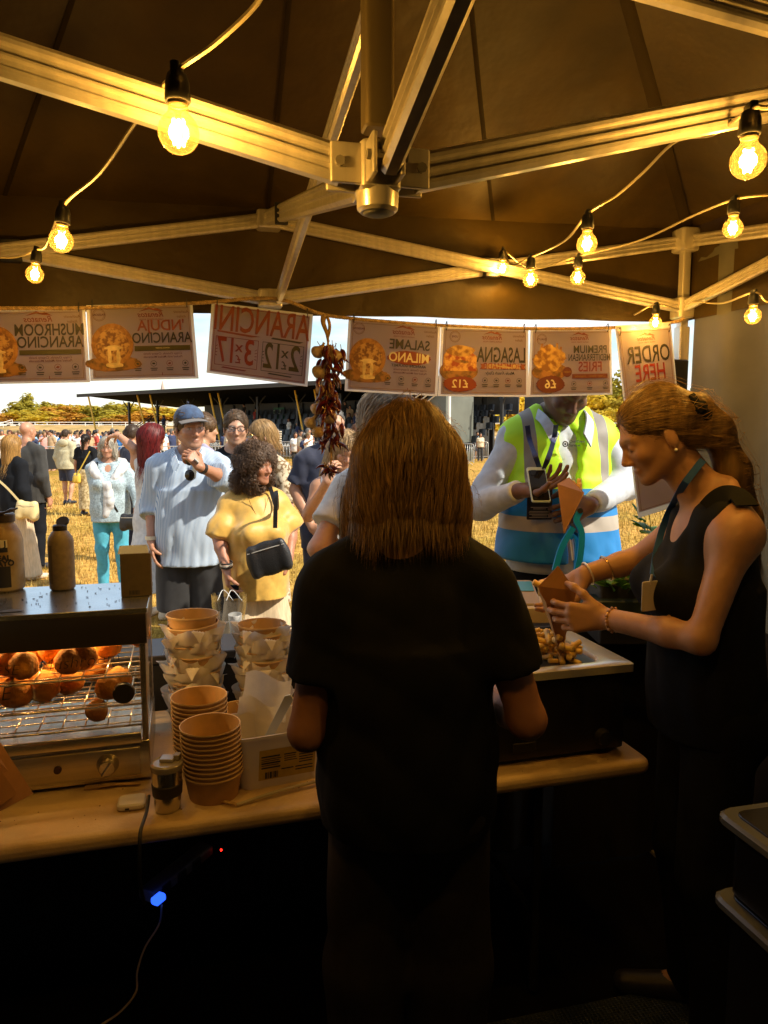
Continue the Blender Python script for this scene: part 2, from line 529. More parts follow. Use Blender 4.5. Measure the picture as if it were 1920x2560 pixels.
sdr = thing('added_dark_drape', 'added low black cloth darkening the foot of the pale wall behind the right-hand woman', 'cloth', z0(1.0, .4), TH)  # black cloth added to darken the wall foot and the gap beside the counter
build(MB().grid(lambda u, v: z0(.985, .99 - 1.3 * u) + TU * .008 * math.sin(u * 70) * (1 - v) + V(0, 0, .012 + 1.02 * v), 90, 5), 'cloth', M_darkwall, sdr, W=True)
build(MB().grid(lambda u, v: z0(.985 - .30 * u, .985) + TN * (.004 + .008 * math.sin(u * 20) * (1 - v)) + V(0, 0, .012 + .90 * v), 20, 5), 'cloth', M_darkwall, sdr, W=True)
# ------------------------------------------------------------------ festoon lights
M_glass = clear_film('bulb glass', (1.0, 0.90, 0.66), 0.05, 0.03)
def amber_glow(m):
    N, L = m.node_tree.nodes, m.node_tree.links
    o = N['Material Output'].inputs['Surface']; src = o.links[0].from_socket
    t = N.new('ShaderNodeBsdfTranslucent'); t.inputs['Color'].default_value = (1, .72, .30, 1)
    x = N.new('ShaderNodeMixShader'); x.inputs['Fac'].default_value = .012
    L.new(src, x.inputs[1]); L.new(t.outputs[0], x.inputs[2]); L.new(x.outputs[0], o)
amber_glow(M_glass)
M_fil = mat('glowing filament', (1, 0.6, 0.2), emit=(1.0, 0.62, 0.18), estr=90)
M_brass = mat('bulb cap metal', (0.7, 0.55, 0.3), 0.3, 0.9)
M_cable = mat('pale flex cable', (0.35, 0.30, 0.20), 0.5)
BD = 0.0212
def bulb_mesh():
    prof = [(0.0, -BD)] + [(BD * math.sin(t), -BD * math.cos(t)) for t in np.linspace(0.12, PI * 0.80, 14)] + [(0.0104, BD * 1.02), (0.0096, BD * 1.22)]
    return MB().lathe(prof, 20)
BULBS = []
def bulb(px, py, Y, label, W=4.3, tilt=0.0):
    c = P(px, py, Y)
    t = thing('festoon_bulb', label, 'light bulb', c, 0, 'festoon bulbs strung under the canopy')
    t.rotation_euler = (0, tilt, 0)
    build(bulb_mesh(), 'glass_globe', M_glass, t)
    f = MB()
    for k in range(4):
        a = k * PI / 2 + .4
        f.tube(spline([(0.003 * math.cos(a), 0.003 * math.sin(a), 0.012), (0.0065 * math.cos(a), 0.0065 * math.sin(a), 0.0), (0.0045 * math.cos(a), 0.0045 * math.sin(a), -0.013)], 6), 0.0014, 5)
    f.tube([(0, 0, .012), (0, 0, -.012)], 0.0028, 6)
    build(f, 'filament', M_fil, t)
    build(MB().lathe([(0, BD * .3), (.0035, BD * .32), (.003, BD * .9), (.006, BD * 1.1)], 10), 'stem', M_glass, t)
    build(MB().lathe([(.0098, BD * 1.18), (.0106, BD * 1.25), (.0098, BD * 1.32), (.0106, BD * 1.4), (.0100, BD * 1.5)], 16), 'screw_cap', M_brass, t)
    build(MB().lathe([(.0, BD * 1.42), (.0125, BD * 1.42), (.0135, BD * 1.5), (.0125, BD * 2.3), (.010, BD * 2.7), (.005, BD * 2.85), (0, BD * 2.85)], 16).rbox((0, 0, BD * 2.8), (.010, .022, .016), .003), 'socket', M_blackpl, t)
    ld = bpy.data.lights.new('bulb_light', 'POINT')
    ld.energy = W; ld.color = (1.0, 0.53, 0.10); ld.shadow_soft_size = 0.012
    lo = bpy.data.objects.new('bulb_light', ld); COL.link(lo); lo.parent = t
    top = c + V(BD * 2.85 * math.sin(tilt), 0, BD * 2.85 * math.cos(tilt))
    BULBS.append(top)
    return top
S = 1920 / 1659
b1 = bulb(386 * S, 287 * S, 0.80, 'large near festoon bulb in front of the thick left truss arm')
b2 = bulb(132 * S, 520 * S, 1.36, 'festoon bulb second along the left string, above the truss joint', tilt=.12)
b3 = bulb(75 * S, 593 * S, 1.87, 'small festoon bulb lowest on the left string', tilt=.15)
b4 = bulb(1616 * S, 348 * S, 0.94, 'large near festoon bulb at the right edge')
b5 = bulb(1583 * S, 493 * S, 1.66, 'festoon bulb above the front right corner bracket')
b6 = bulb(1268 * S, 527 * S, 1.57, 'festoon bulb hanging midway down the right string')
b7 = bulb(1146 * S, 604 * S, 2.07, 'small festoon bulb just right of the black truss pivot')
b8 = bulb(1248 * S, 600 * S, 2.17, 'small festoon bulb below the front truss bar, right of its neighbour')
b9 = bulb(1086 * S, 580 * S, 2.52, 'festoon bulb half hidden behind the black truss pivot')
b10 = bulb(1626 * S, 683 * S, 1.95, 'festoon bulb against the pale tent wall')
b11 = bulb(1416 * S, 697 * S, 2.55, 'festoon bulb peeping over the tall order sign')
def cable(label, pts, r=0.0028, n=60):
    q = spline(pts, n)
    t = thing('festoon_cable', label, 'cable', q[0])
    build(MB().tube(q, r, 6), 'flex', M_cable, t, W=True)
cable('festoon cable running along the left of the canopy', [P(640, -60, .70), P(560 * S, 0, .72), P(470 * S, 90 * S, .76), b1, P(330 * S, 215 * S, .93), P(290 * S, 268 * S, 1.04), P(215 * S, 375 * S, 1.2), b2, P(100 * S, 530 * S, 1.65), b3, P(30 * S, 556 * S, 2.0), P(-60, 640, 2.0)])
cable('upper festoon cable on the right of the canopy', [P(1990, 250, .88), P(1659 * S, 232 * S, .9), b4, P(1540 * S, 290 * S, 1.12), P(1460 * S, 305 * S, 1.28), P(1390 * S, 372 * S, 1.42), P(1335 * S, 420 * S, 1.5), b6, P(1220 * S, 520 * S, 1.82), b7, P(1105 * S, 572 * S, 2.3), b9])
cable('lower festoon cable on the right of the canopy', [P(1990, 470, 1.6), P(1659 * S, 420 * S, 1.6), b5, P(1500 * S, 465 * S, 1.85), P(1380 * S, 520 * S, 2.0), b8, P(1150 * S, 580 * S, 2.45), b9])
cable('festoon cable along the pale tent wall', [P(1990, 745, 1.9), P(1659 * S, 652 * S, 2.0), b10, P(1560 * S, 655 * S, 2.3), P(1490 * S, 652 * S, 2.7), P(1470 * S, 668 * S, 2.72), b11, P(1370 * S, 680 * S, 2.68)])
# ------------------------------------------------------------------ ground, bank, far trees
def ground_material():
    m = bpy.data.materials.new('parched turf'); m.use_nodes = True
    N, L = m.node_tree.nodes, m.node_tree.links
    b = N['Principled BSDF']; b.inputs['Roughness'].default_value = 0.95; b.inputs['Specular IOR Level'].default_value = 0.1
    tc = N.new('ShaderNodeTexCoord')
    def noise(s, d, st=None):
        mp = N.new('ShaderNodeMapping')
        if st: mp.inputs['Scale'].default_value = st
        n = N.new('ShaderNodeTexNoise'); n.inputs['Scale'].default_value = s; n.inputs['Detail'].default_value = d
        L.new(tc.outputs['Object'], mp.inputs['Vector']); L.new(mp.outputs['Vector'], n.inputs['Vector'])
        return n
    n1, n2, n3 = noise(0.35, 6), noise(9, 5, (1, 0.6, 1)), noise(60, 3, (1, .4, 1))
    r1 = N.new('ShaderNodeValToRGB')
    e = r1.color_ramp.elements
    e[0].position, e[0].color = 0.36, (0.38, 0.26, 0.045, 1)
    e[1].position, e[1].color = 0.58, (0.62, 0.36, 0.095, 1)
    L.new(n1.outputs['Fac'], r1.inputs['Fac'])
    r2 = N.new('ShaderNodeValToRGB')
    e = r2.color_ramp.elements
    e[0].position, e[0].color = 0.34, (0.50, 0.46, 0.36, 1)
    e[1].position, e[1].color = 0.64, (1.25, 1.2, 1.1, 1)
    L.new(n2.outputs['Fac'], r2.inputs['Fac'])
    mx = N.new('ShaderNodeMixRGB'); mx.blend_type = 'MULTIPLY'; mx.inputs['Fac'].default_value = 1
    L.new(r1.outputs['Color'], mx.inputs['Color1']); L.new(r2.outputs['Color'], mx.inputs['Color2'])
    r3 = N.new('ShaderNodeValToRGB')
    e = r3.color_ramp.elements
    e[0].position, e[0].color = 0.3, (0.45, 0.42, 0.35, 1)
    e[1].position, e[1].color = 0.65, (1.15, 1.15, 1.1, 1)
    L.new(n3.outputs['Fac'], r3.inputs['Fac'])
    m2 = N.new('ShaderNodeMixRGB'); m2.blend_type = 'MULTIPLY'; m2.inputs['Fac'].default_value = 1
    L.new(mx.outputs['Color'], m2.inputs['Color1']); L.new(r3.outputs['Color'], m2.inputs['Color2'])
    L.new(m2.outputs['Color'], b.inputs['Base Color'])
    bp = N.new('ShaderNodeBump'); bp.inputs['Strength'].default_value = 0.6; bp.inputs['Distance'].default_value = 0.03
    L.new(n2.outputs['Fac'], bp.inputs['Height']); L.new(bp.outputs['Normal'], b.inputs['Normal'])
    return m
M_turf = ground_material()
tag(build(MB().grid(lambda u, v: V(u, v, 0), 40, 40, (-900, 900), (-60, 1500)), 'ground', M_turf), kind='structure')
# dry grass blades on the turf in view
def blades(n, y0, y1, h, w):
    Y = y0 * (y1 / y0) ** rng.random(n)
    X = (rng.random(n) * 2 - 1) * 0.58 * Y
    ang = rng.random(n) * 2 * PI
    hh = h * (0.5 + rng.random(n)) * np.clip(Y / 5, .7, 2.0)
    ww = w * np.clip(Y / 5, .8, 4.0)
    lean = (rng.random((n, 2)) - 0.5) * 1.3 * hh[:, None]
    b = np.column_stack([X, Y, np.zeros(n)])
    dx = np.column_stack([np.cos(ang) * ww, np.sin(ang) * ww, np.zeros(n)])
    mid = b + np.column_stack([lean * .35, hh * .65]); tip = b + np.column_stack([lean, hh])
    v = np.stack([b - dx, b + dx, mid + dx * .6, tip, mid - dx * .6], 1).reshape(-1, 3)
    i = np.arange(n) * 5
    f = np.concatenate([np.stack([i, i + 1, i + 2], 1), np.stack([i, i + 2, i + 4], 1), np.stack([i + 4, i + 2, i + 3], 1)])
    return v, f
gv, gf = blades(75000, 2.9, 26, 0.035, 0.0028)
tag(build(np_mesh('grass', gv, gf, False), 'grass', mat('dry straw blades', (0.62, 0.42, 0.13), 0.8, col2=(0.30, 0.20, 0.035), scale=0.9, spec=0.1)), 'short parched grass over the showground', 'grass', kind='stuff')
# raised bank with terracing far left
def bank(u, v):
    x = -130 + 150 * u
    z = [0, 0.1, 1.6, 2.4, 2.7][v]
    y = [98, 100, 112, 116, 175][v]
    return V(x, y + 3 * math.sin(x * .05), z + 0.25 * math.sin(x * .21) * (v > 1))
mbk = MB()
q = np.array([bank(u, v) for u in np.linspace(0, 1, 50) for v in range(5)])
mbk.add(q, [(i * 5 + j, (i + 1) * 5 + j, (i + 1) * 5 + j + 1, i * 5 + j + 1) for i in range(49) for j in range(4)])
tag(build(mbk, 'bank', mat('ochre earth bank', (0.50, 0.30, 0.10), 0.95, col2=(0.28, 0.19, 0.05), scale=0.4)), kind='structure')
M_whitepaint = mat('white paint', (0.78, 0.76, 0.70), 0.5)
def rail(name, label, pts, hgt, n, r=0.05, m=M_whitepaint, cat='railing'):
    t = thing(name, label, cat, pts[0])
    pts = np.asarray(pts, float)
    for k in (1.0, 0.5):
        build(MB().tube(pts + V(0, 0, hgt * k), r, 6), 'rail', m, t, W=True)
    for u in np.linspace(0, len(pts) - 1, n):
        i = min(int(u), len(pts) - 2); p = pts[i] + (pts[i + 1] - pts[i]) * (u - i)
        build(MB().tube([p, p + V(0, 0, hgt)], r, 6), 'post', m, t, W=True)
rail('white_railing', 'white railing along the top of the far earth bank', [V(-72, 116, 2.3), V(-50, 115.5, 2.3), V(-26, 116, 2.3)], 0.75, 24, 0.06)
rail('white_railing', 'white handrail beside the steps at the far left', [V(-60, 104, 0.4), V(-58, 108, 1.6), V(-56.5, 112, 2.6)], 0.8, 6, 0.035)
M_brick = mat('red tiled roof', (0.42, 0.16, 0.06), 0.8, var=.3, scale=2)
hb = thing('pavilion', 'low pavilion with a reddish roof beyond the bank at far left', 'building', (-80, 128, 2.5))
build(MB().box((-80, 128, 4.6), (16, 8, 4.2)), 'wall', mat('cream render', (0.55, 0.42, 0.24), .8), hb, W=True)
build(MB().add([(-89, 123, 6.7), (-71, 123, 6.7), (-71, 133, 6.7), (-89, 133, 6.7), (-86, 128, 9.6), (-74, 128, 9.6)], [(0, 1, 5, 4), (1, 2, 5), (2, 3, 4, 5), (3, 0, 4), (0, 3, 2, 1)]), 'roof', M_brick, hb, W=True, smooth=False)
for k in range(4):
    build(MB().box((-86 + k * 4, 123.97, 4.7), (1.5, 0.08, 1.4)), 'window', mat('dark window', (0.03, 0.035, 0.04), 0.2), hb, W=True)
sp = thing('church_spire', 'thin far church spire above the grandstand roof', 'spire', P(407, 1075, 420))
bse = P(407, 978, 420); tip = P(407, 950, 420)
build(MB().lathe([(1.6, 0), (1.3, 1.0), (0.0, tip[2] - bse[2])], 8, bse), 'spire', mat('spire lead', (0.42, 0.33, 0.28), .7), sp, W=True)
build(MB().box((bse[0], bse[1], bse[2] / 2 + .4), (3.6, 3.6, bse[2] + .8)), 'tower', mat('spire stone', (0.40, 0.33, 0.25), .8), sp, W=True)

def crown_mesh(seed, n=3200, leaf=0.52, shape=(1, 1, 1)):
    r = np.random.default_rng(seed)
    k = 26
    cl = []
    while len(cl) < k:
        p = r.normal(size=3) * [.42, .42, .36]
        if np.linalg.norm(p / [1, 1, .9]) < 0.82: cl.append(p)
    cl = np.array(cl); cr = 0.22 + 0.2 * r.random(k)
    idx = r.integers(0, k, n)
    d = r.normal(size=(n, 3)); d /= np.linalg.norm(d, axis=1)[:, None]
    pos = cl[idx] + d * (cr[idx] * (0.72 + 0.34 * r.random(n)))[:, None]
    pos *= np.array(shape)
    u = r.normal(size=(n, 3)); u -= d * (u * d).sum(1)[:, None] * 0.6; u /= np.linalg.norm(u, axis=1)[:, None]
    w = np.cross(d, u); w /= np.linalg.norm(w, axis=1)[:, None]
    s = (leaf * (0.6 + 0.8 * r.random(n)))[:, None] * 0.1
    v = np.stack([pos - u * s - w * s * .7, pos + u * s * 1.1 - w * s * .2, pos + u * s * .3 + w * s, pos - u * s * .9 + w * s * .6], 1).reshape(-1, 3)
    f = np.arange(n * 4).reshape(-1, 4)
    return v, f, pos, cl
LEAF = [translucent(mat('foliage ' + nm, c, 0.75, col2=c2, scale=0.8, spec=.15), 0.3, tuple(min(1, x * 2.2) for x in c)) for nm, c, c2 in
        (('gold green', (0.66, 0.45, 0.035), (0.36, 0.27, 0.025)), ('amber', (0.60, 0.30, 0.035), (0.34, 0.17, 0.02)), ('dark green', (0.42, 0.34, 0.035), (0.22, 0.19, 0.02)), ('bright yellow', (0.75, 0.48, 0.04), (0.42, 0.32, 0.03)))]
M_bark = mat('bark', (0.10, 0.07, 0.04), 0.9, var=.4, scale=8)
CROWNS = [crown_mesh(s, shape=sh) for s, sh in ((1, (1, 1, .85)), (2, (.9, .9, 1)), (3, (1.1, 1.1, .75)), (4, (.8, .8, 1.1)))]
tree_me = {}
def tree(px, topy, Y, width, ci, li, label, group, zbase, name='broadleaf_tree'):
    top = P(px, topy, Y)
    hgt = top[2] - zbase
    t = thing(name, label, 'tree', (top[0], top[1], zbase), rng.random() * 6, group)
    ch = hgt * 0.98
    key = (ci, li)
    if key not in tree_me:
        v, f, pos, cl = CROWNS[ci]
        me = np_mesh('crown', v, f, False); me.materials.append(LEAF[li])
        tk = MB().tube([(0, 0, -1.25), (0.02, 0, -.8), (0, 0.02, -.2), (0.02, 0, .3)], [.055, .045, .035, .012], 7)
        for c in cl[:9]:
            tk.tube([(0, 0, -.55 + .1 * rng.random()), c * .5 + V(0, 0, -.12), c], [.022, .013, .004], 5)
        mt = np_mesh('trunk', tk.verts(), tk.f); mt.materials.append(M_bark)
        tree_me[key] = (me, mt)
    me, mt = tree_me[key]
    for nm, mm in (('crown', me), ('trunk', mt)):
        o = bpy.data.objects.new(nm, mm); COL.link(o); o.parent = t
        o.location = (0, 0, hgt - ch * .5)
        o.scale = (width / 2, width / 2, ch / 2 if nm == 'crown' else (hgt - ch * .5) / 1.25)
    return t
kinds = ['gold green', 'amber leaved', 'dark green', 'bright yellow']
tl = [(18, 1022, 160, 9, 0, 1), (58, 998, 165, 7.5, 1, 2), (70, 982, 172, 5.5, 3, 2), (42, 1030, 150, 7, 2, 1), (96, 1012, 150, 9, 0, 0), (128, 1006, 170, 9, 2, 0), (118, 1000, 178, 6, 1, 2), (150, 1012, 152, 9, 1, 1), (172, 994, 172, 9, 0, 0), (196, 1006, 158, 10, 2, 0),
      (222, 1004, 168, 9, 0, 1), (240, 1002, 165, 10, 0, 0), (262, 1008, 152, 9, 1, 2), (284, 1006, 168, 7, 3, 2), (306, 1004, 165, 9, 2, 0), (322, 1004, 158, 7, 1, 0), (345, 1002, 166, 9, 0, 0), (368, 1012, 156, 8, 2, 1), (86, 1036, 142, 6, 1, 0), (180, 1032, 140, 7, 3, 1), (228, 1034, 141, 7, 0, 2), (300, 1036, 142, 7, 1, 1), (270, 1030, 143, 6, 2, 0), (130, 1034, 141, 7, 0, 0), (385, 1006, 160, 9, 0, 0), (410, 1012, 158, 8, 2, 0)]
for i, (px, ty, Y, w, ci, li) in enumerate(sorted(tl)):
    tree(px, ty, Y, w * 1.5, ci, li, ORD[i] + ' tree from the left in the belt beyond the bank, ' + kinds[li], 'trees beyond the far bank', 2.5)
tr = [(1195, 950, 95, 9, 0, 3), (1250, 930, 92, 9, 1, 3), (1305, 955, 98, 10, 2, 0), (1365, 930, 100, 10, 0, 3), (1420, 940, 95, 9, 1, 3), (1455, 925, 105, 10, 2, 1), (1510, 940, 96, 9, 0, 0), (1560, 930, 98, 9, 3, 2), (1620, 935, 96, 10, 1, 0), (1230, 1000, 84, 5, 2, 0), (1340, 1005, 84, 6, 1, 1), (1470, 1000, 84, 6, 0, 0), (1535, 1010, 84, 5, 2, 3), (1680, 930, 100, 10, 0, 0), (1740, 935, 98, 10, 2, 2)]
for i, (px, ty, Y, w, ci, li) in enumerate(sorted(tr)):
    tree(px, ty, Y, w * 1.1, ci, li, ORD[i] + ' tree from the left in the row behind the vest man, ' + kinds[li], 'sunlit trees at right', 0.0)

# ------------------------------------------------------------------ grandstand
GX, GY, GA = -24.3, 60.0, math.atan2(-0.603, 0.797)
GL = 33.0
gs = thing('grandstand', 'long black covered grandstand with rows of black seats and yellow stay poles', 'grandstand', (GX, GY, 0), GA)
M_black = mat('black painted steel', (0.012, 0.012, 0.013), 0.45)
M_dark = mat('dark grey panel', (0.045, 0.045, 0.045), 0.5, var=.4, scale=.8)
M_seat = mat('black plastic seat', (0.016, 0.017, 0.02), 0.28)
M_yellow = mat('yellow painted pole', (0.75, 0.42, 0.02), 0.45)
RZ = 4.5
M_roof = mat('matt black roofing', (.010, .010, .010), .95, spec=.02)
build(MB().add([(0, 0, RZ), (GL + 1, 0, RZ), (GL + .6, 9, RZ - 0.7), (0, 9, RZ - .7), (0, 0, RZ + .12), (GL + 1, 0, RZ + .12), (GL + .6, 9, RZ - .58), (0, 9, RZ - .58)],
               [(0, 1, 2, 3), (7, 6, 5, 4), (0, 4, 5, 1), (1, 5, 6, 2), (2, 6, 7, 3), (3, 7, 4, 0)]), 'roof', M_roof, gs, smooth=False)
build(MB().box((GL / 2, -.06, RZ + .05), (GL + 2, .10, .26)), 'fascia', mat('dull fascia edge', (0.05, 0.047, 0.04), .8), gs)
build(MB().box((GL / 2 + 2.5, 8.2, 2.2), (GL - 5, .2, 4.4)), 'back_wall', M_black, gs)
for k in range(12):
    x = 6.5 + k * 2.6
    p = build(MB().box((x + 1.2, 8.02, 3.25), (2.2, .1, 1.1)), 'wall_panel', M_dark, gs)
for k in range(10):
    x = 1.0 + k * 3.9
    c = MB().box((x, 3.4, RZ / 2 - .15), (.16, .16, RZ - .5))
    for s in (-1, 1):
        c.tube(spline([(x, 3.4, RZ - 1.5), (x + s * .25, 3.4, RZ - .85), (x + s * .8, 3.4, RZ - .35)], 6), .05, 5)
    build(c, 'column', M_black, gs)
NR = 7
for r in range(NR):
    build(MB().box((GL / 2 + 3, 1.4 + r * .82 + .41, .12 + r * .19), (GL - 5.5, .82, .24 + r * .38)), 'terrace_step', M_dark if r % 2 else M_black, gs)
smb = MB()
smb.rbox((0, 0, .40), (.44, .42, .05), .03)
smb.add(*(lambda g: (g.verts(), g.f))(MB().grid(lambda u, v: V((u - .5) * .44, .2 + .06 * v - .05 * (1 - (2 * u - 1) ** 2), .40 + .40 * v - .03 * (2 * u - 1) ** 2 * v), 6, 4)))
smb.box((0, .05, .2), (.06, .06, .4))
seat_me = np_mesh('seat', smb.verts(), smb.f); seat_me.materials.append(M_seat)
taken = set()
SEATS = []
for r in range(NR):
    for k in range(40):
        x = 10.5 + k * .62
        if k % 13 == 12: continue
        SEATS.append((r, k, x, 1.55 + r * .82 + .3, .24 + r * .38))
for r, k, x, y, z in SEATS:
    o = bpy.data.objects.new('seat', seat_me); COL.link(o); o.parent = gs; o.location = (x, y, z)
# stairs, rails and end block on the right
build(MB().add([(GL - 1.4, .3, 0), (GL + 1.4, .3, 0), (GL + 1.4, 3.2, 0), (GL - 1.4, 3.2, 0), (GL - 1.4, .3, 2.2), (GL + 1.4, .3, 3.9), (GL + 1.4, 3.2, 3.9), (GL - 1.4, 3.2, 3.9)],
               [(0, 1, 5, 4), (1, 2, 6, 5), (2, 3, 7, 6), (3, 0, 4, 7), (4, 5, 6, 7)]), 'end_block', mat('grey green cladding', (0.13, 0.14, 0.115), .5, var=.15, scale=1), gs, smooth=False)
for s in (0, .35, .7):
    build(MB().tube([(GL - 3.2, .1, 1.1 + s), (GL + .9, .1, 3.6 + s)], .04, 6), 'stair_rail', M_alu, gs)
build(MB().rbox((GL + .35, .12, 1.35), (.7, .3, .8), .04), 'control_box', mat('grey green box', (0.16, 0.17, 0.14), .5), gs)
for x0 in (2.5, 3.0, 3.5):
    build(MB().tube([(x0 - 1.6, 2.0, .9), (x0 + 2.8, 2.6, 3.0)], .035, 6), 'stair_rail', M_black, gs)
gsm = build(MB().box((14.2, 7.9, 2.75), (1.15, .06, 1.5)), 'green_sign', mat('green sign', (0.02, 0.16, 0.07), .5), gs)
def text_mesh(body, size, m, bold=0.0, shear=0.0, extrude=0.0, align='CENTER', space=1.0, name='lettering'):
    cu = bpy.data.curves.new('t', 'FONT')
    cu.body = body; cu.size = size; cu.offset = bold; cu.shear = shear; cu.extrude = extrude
    cu.align_x = align; cu.align_y = 'CENTER'; cu.space_character = space; cu.resolution_u = 3
    ob = bpy.data.objects.new('t', cu); COL.link(ob)
    dg = bpy.context.evaluated_depsgraph_get()
    me = bpy.data.meshes.new_from_object(ob.evaluated_get(dg))
    bpy.data.objects.remove(ob); bpy.data.curves.remove(cu)
    me.name = name
    me.materials.clear(); me.materials.append(m)
    return me
tm = text_mesh('GREEN', .42, mat('white lettering', (.7, .7, .6), .6), .008)
tm.transform(Matrix.Translation((14.2, 7.85, 3.15)) @ Matrix.Rotation(PI / 2, 4, 'X'))
build(tm, 'lettering', None, gsm)
# yellow stay poles seen in front of the stand
for px, py, qx, qy in ((221, 991, 246, 1105), (342, 983, 370, 1100), (373, 978, 402, 1105), (521, 968, 552, 1115), (542, 970, 572, 1112), (734, 961, 768, 1130), (782, 955, 812, 1110)):
    Yp = 60.0 - (px - 221) / (1190 - 221) * 22 * 0.92 - .4
    p = P(px, py, Yp)
    q = P(qx, qy, Yp - 1.0)
    q = p + (q - p) * (p[2] - 0.0) / max(.1, p[2] - q[2])
    build(MB().tube([p, q], .055 * (Yp / 45), 7), 'stay_pole', M_yellow, gs, W=True)
wp = thing('white_post', 'slim white post standing in front of the grandstand end', 'post', G(1122, 1160))
b = G(1122, 1160)
build(MB().tube([b, b + V(0, 0, 4.9)], .075, 8), 'pole', M_whitepaint, wp, W=True)
build(MB().rbox(b + V(0, 0, .02), (.3, .3, .04), .02), 'base_plate', M_whitepaint, wp, W=True)

# ------------------------------------------------------------------ crowd barriers
M_galv = mat('galvanised steel', (0.62, 0.60, 0.55), 0.4, 0.7)
def barrier_mesh():
    f = MB()
    w, h = 2.2, 1.05
    pts = [(-w / 2, 0, .12)] + [(-w / 2, 0, h - .12), (-w / 2 + .04, 0, h - .03), (-w / 2 + .13, 0, h), (w / 2 - .13, 0, h), (w / 2 - .04, 0, h - .03), (w / 2, 0, h - .12), (w / 2, 0, .12)]
    f.tube(pts, .021, 6); f.tube([(-w / 2, 0, .2), (w / 2, 0, .2)], .018, 6)
    bars = [MB().tube([(x, 0, .2), (x, 0, h)], .009, 4) for x in np.linspace(-w / 2 + .11, w / 2 - .11, 17)]
    feet = [MB().tube([(x, -.3, .02), (x, 0, .14), (x, .3, .02)], .02, 5) for x in (-w / 2 + .25, w / 2 - .25)]
    return f, bars, feet
bf, bbars, bfeet = barrier_mesh()
def first_barrier():
    t = thing('crowd_barrier', 'x', 'barrier')
    build(bf, 'frame', M_galv, t)
    bm = np_mesh('bar', MB().tube([(0, 0, .2), (0, 0, 1.05)], .010, 4).verts(), MB().tube([(0, 0, .2), (0, 0, 1.05)], .010, 4).f); bm.materials.append(M_galv)
    for x in np.linspace(-.99, .99, 17):
        o = bpy.data.objects.new('bar', bm); COL.link(o); o.parent = t; o.location = (x, 0, 0)
    for q in bfeet: build(q, 'foot', M_galv, t)
    return t
bar0 = first_barrier(); bar_used = [0]
def barrier(x, y, rz, label, group):
    t = bar0 if not bar_used[0] else copy_tree(bar0)
    bar_used[0] = 1
    t.location = (x, y, 0); t.rotation_euler = (0, 0, rz); t['label'] = label; t['group'] = group
    return t
for k in range(6):
    barrier(-15.9 + k * 2.25, 28.6 + .35 * k, .15, ORD[k] + ' steel barrier from the left in the line before the far crowd', 'barriers in front of the far crowd')
for k in range(11):
    d = np.array([math.cos(GA), math.sin(GA)]); nrm = np.array([-d[1], d[0]])
    q = np.array([GX, GY]) + d * (13.5 + k * 2.3) - nrm * 2.2
    barrier(q[0], q[1], GA, ORD[k] + ' steel barrier from the left along the foot of the grandstand', 'barriers along the grandstand')
barrier(*G(1172, 1150)[:2], -.1, 'steel crowd barrier standing apart on the grass left of the yellow vest', 'lone barrier')
sh = thing('shade_screen', 'black mesh screen fixed to the far crowd barriers', 'screen', (-13.2, 28.4, 0), .15)
build(MB().grid(lambda u, v: V((u - .5) * 1.1, -.03, .2 + .78 * v), 12, 8), 'mesh', mat('black netting', (.02, .02, .02), .8), sh)
rail('white_railing', 'long white running rail in front of the sunlit trees at right', [V(4.5, 62, 0), V(14, 60, 0), V(30, 58, 0)], 2.3, 8, .06)
# ------------------------------------------------------------------ floor, table, counter
M_mat = None
def ribbed():
    m = bpy.data.materials.new('blue black ribbed matting'); m.use_nodes = True
    N, L = m.node_tree.nodes, m.node_tree.links
    b = N['Principled BSDF']; b.inputs['Roughness'].default_value = .35; b.inputs['Base Color'].default_value = (.045, .062, .085, 1)
    tc = N.new('ShaderNodeTexCoord'); w = N.new('ShaderNodeTexWave'); w.inputs['Scale'].default_value = 26; w.bands_direction = 'X'
    w2 = N.new('ShaderNodeTexWave'); w2.inputs['Scale'].default_value = 40; w2.bands_direction = 'Y'
    L.new(tc.outputs['Object'], w.inputs['Vector']); L.new(tc.outputs['Object'], w2.inputs['Vector'])
    mu = N.new('ShaderNodeMath'); mu.operation = 'MULTIPLY'; L.new(w.outputs['Fac'], mu.inputs[0]); L.new(w2.outputs['Fac'], mu.inputs[1])
    bp = N.new('ShaderNodeBump'); bp.inputs['Distance'].default_value = .006; L.new(mu.outputs[0], bp.inputs['Height']); L.new(bp.outputs['Normal'], b.inputs['Normal'])
    return m
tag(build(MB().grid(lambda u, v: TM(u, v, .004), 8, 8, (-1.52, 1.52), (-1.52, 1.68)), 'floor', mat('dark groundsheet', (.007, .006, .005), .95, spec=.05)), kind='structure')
fm = thing('floor_mat', 'blue-black ribbed rubber mat on the stall floor at lower right', 'mat', TM(.75, .1, .004), TH)
build(MB().rbox(TM(.75, .1, .011), (.95, 1.5, .012), .02, RT), 'rubber', ribbed(), fm, W=True)

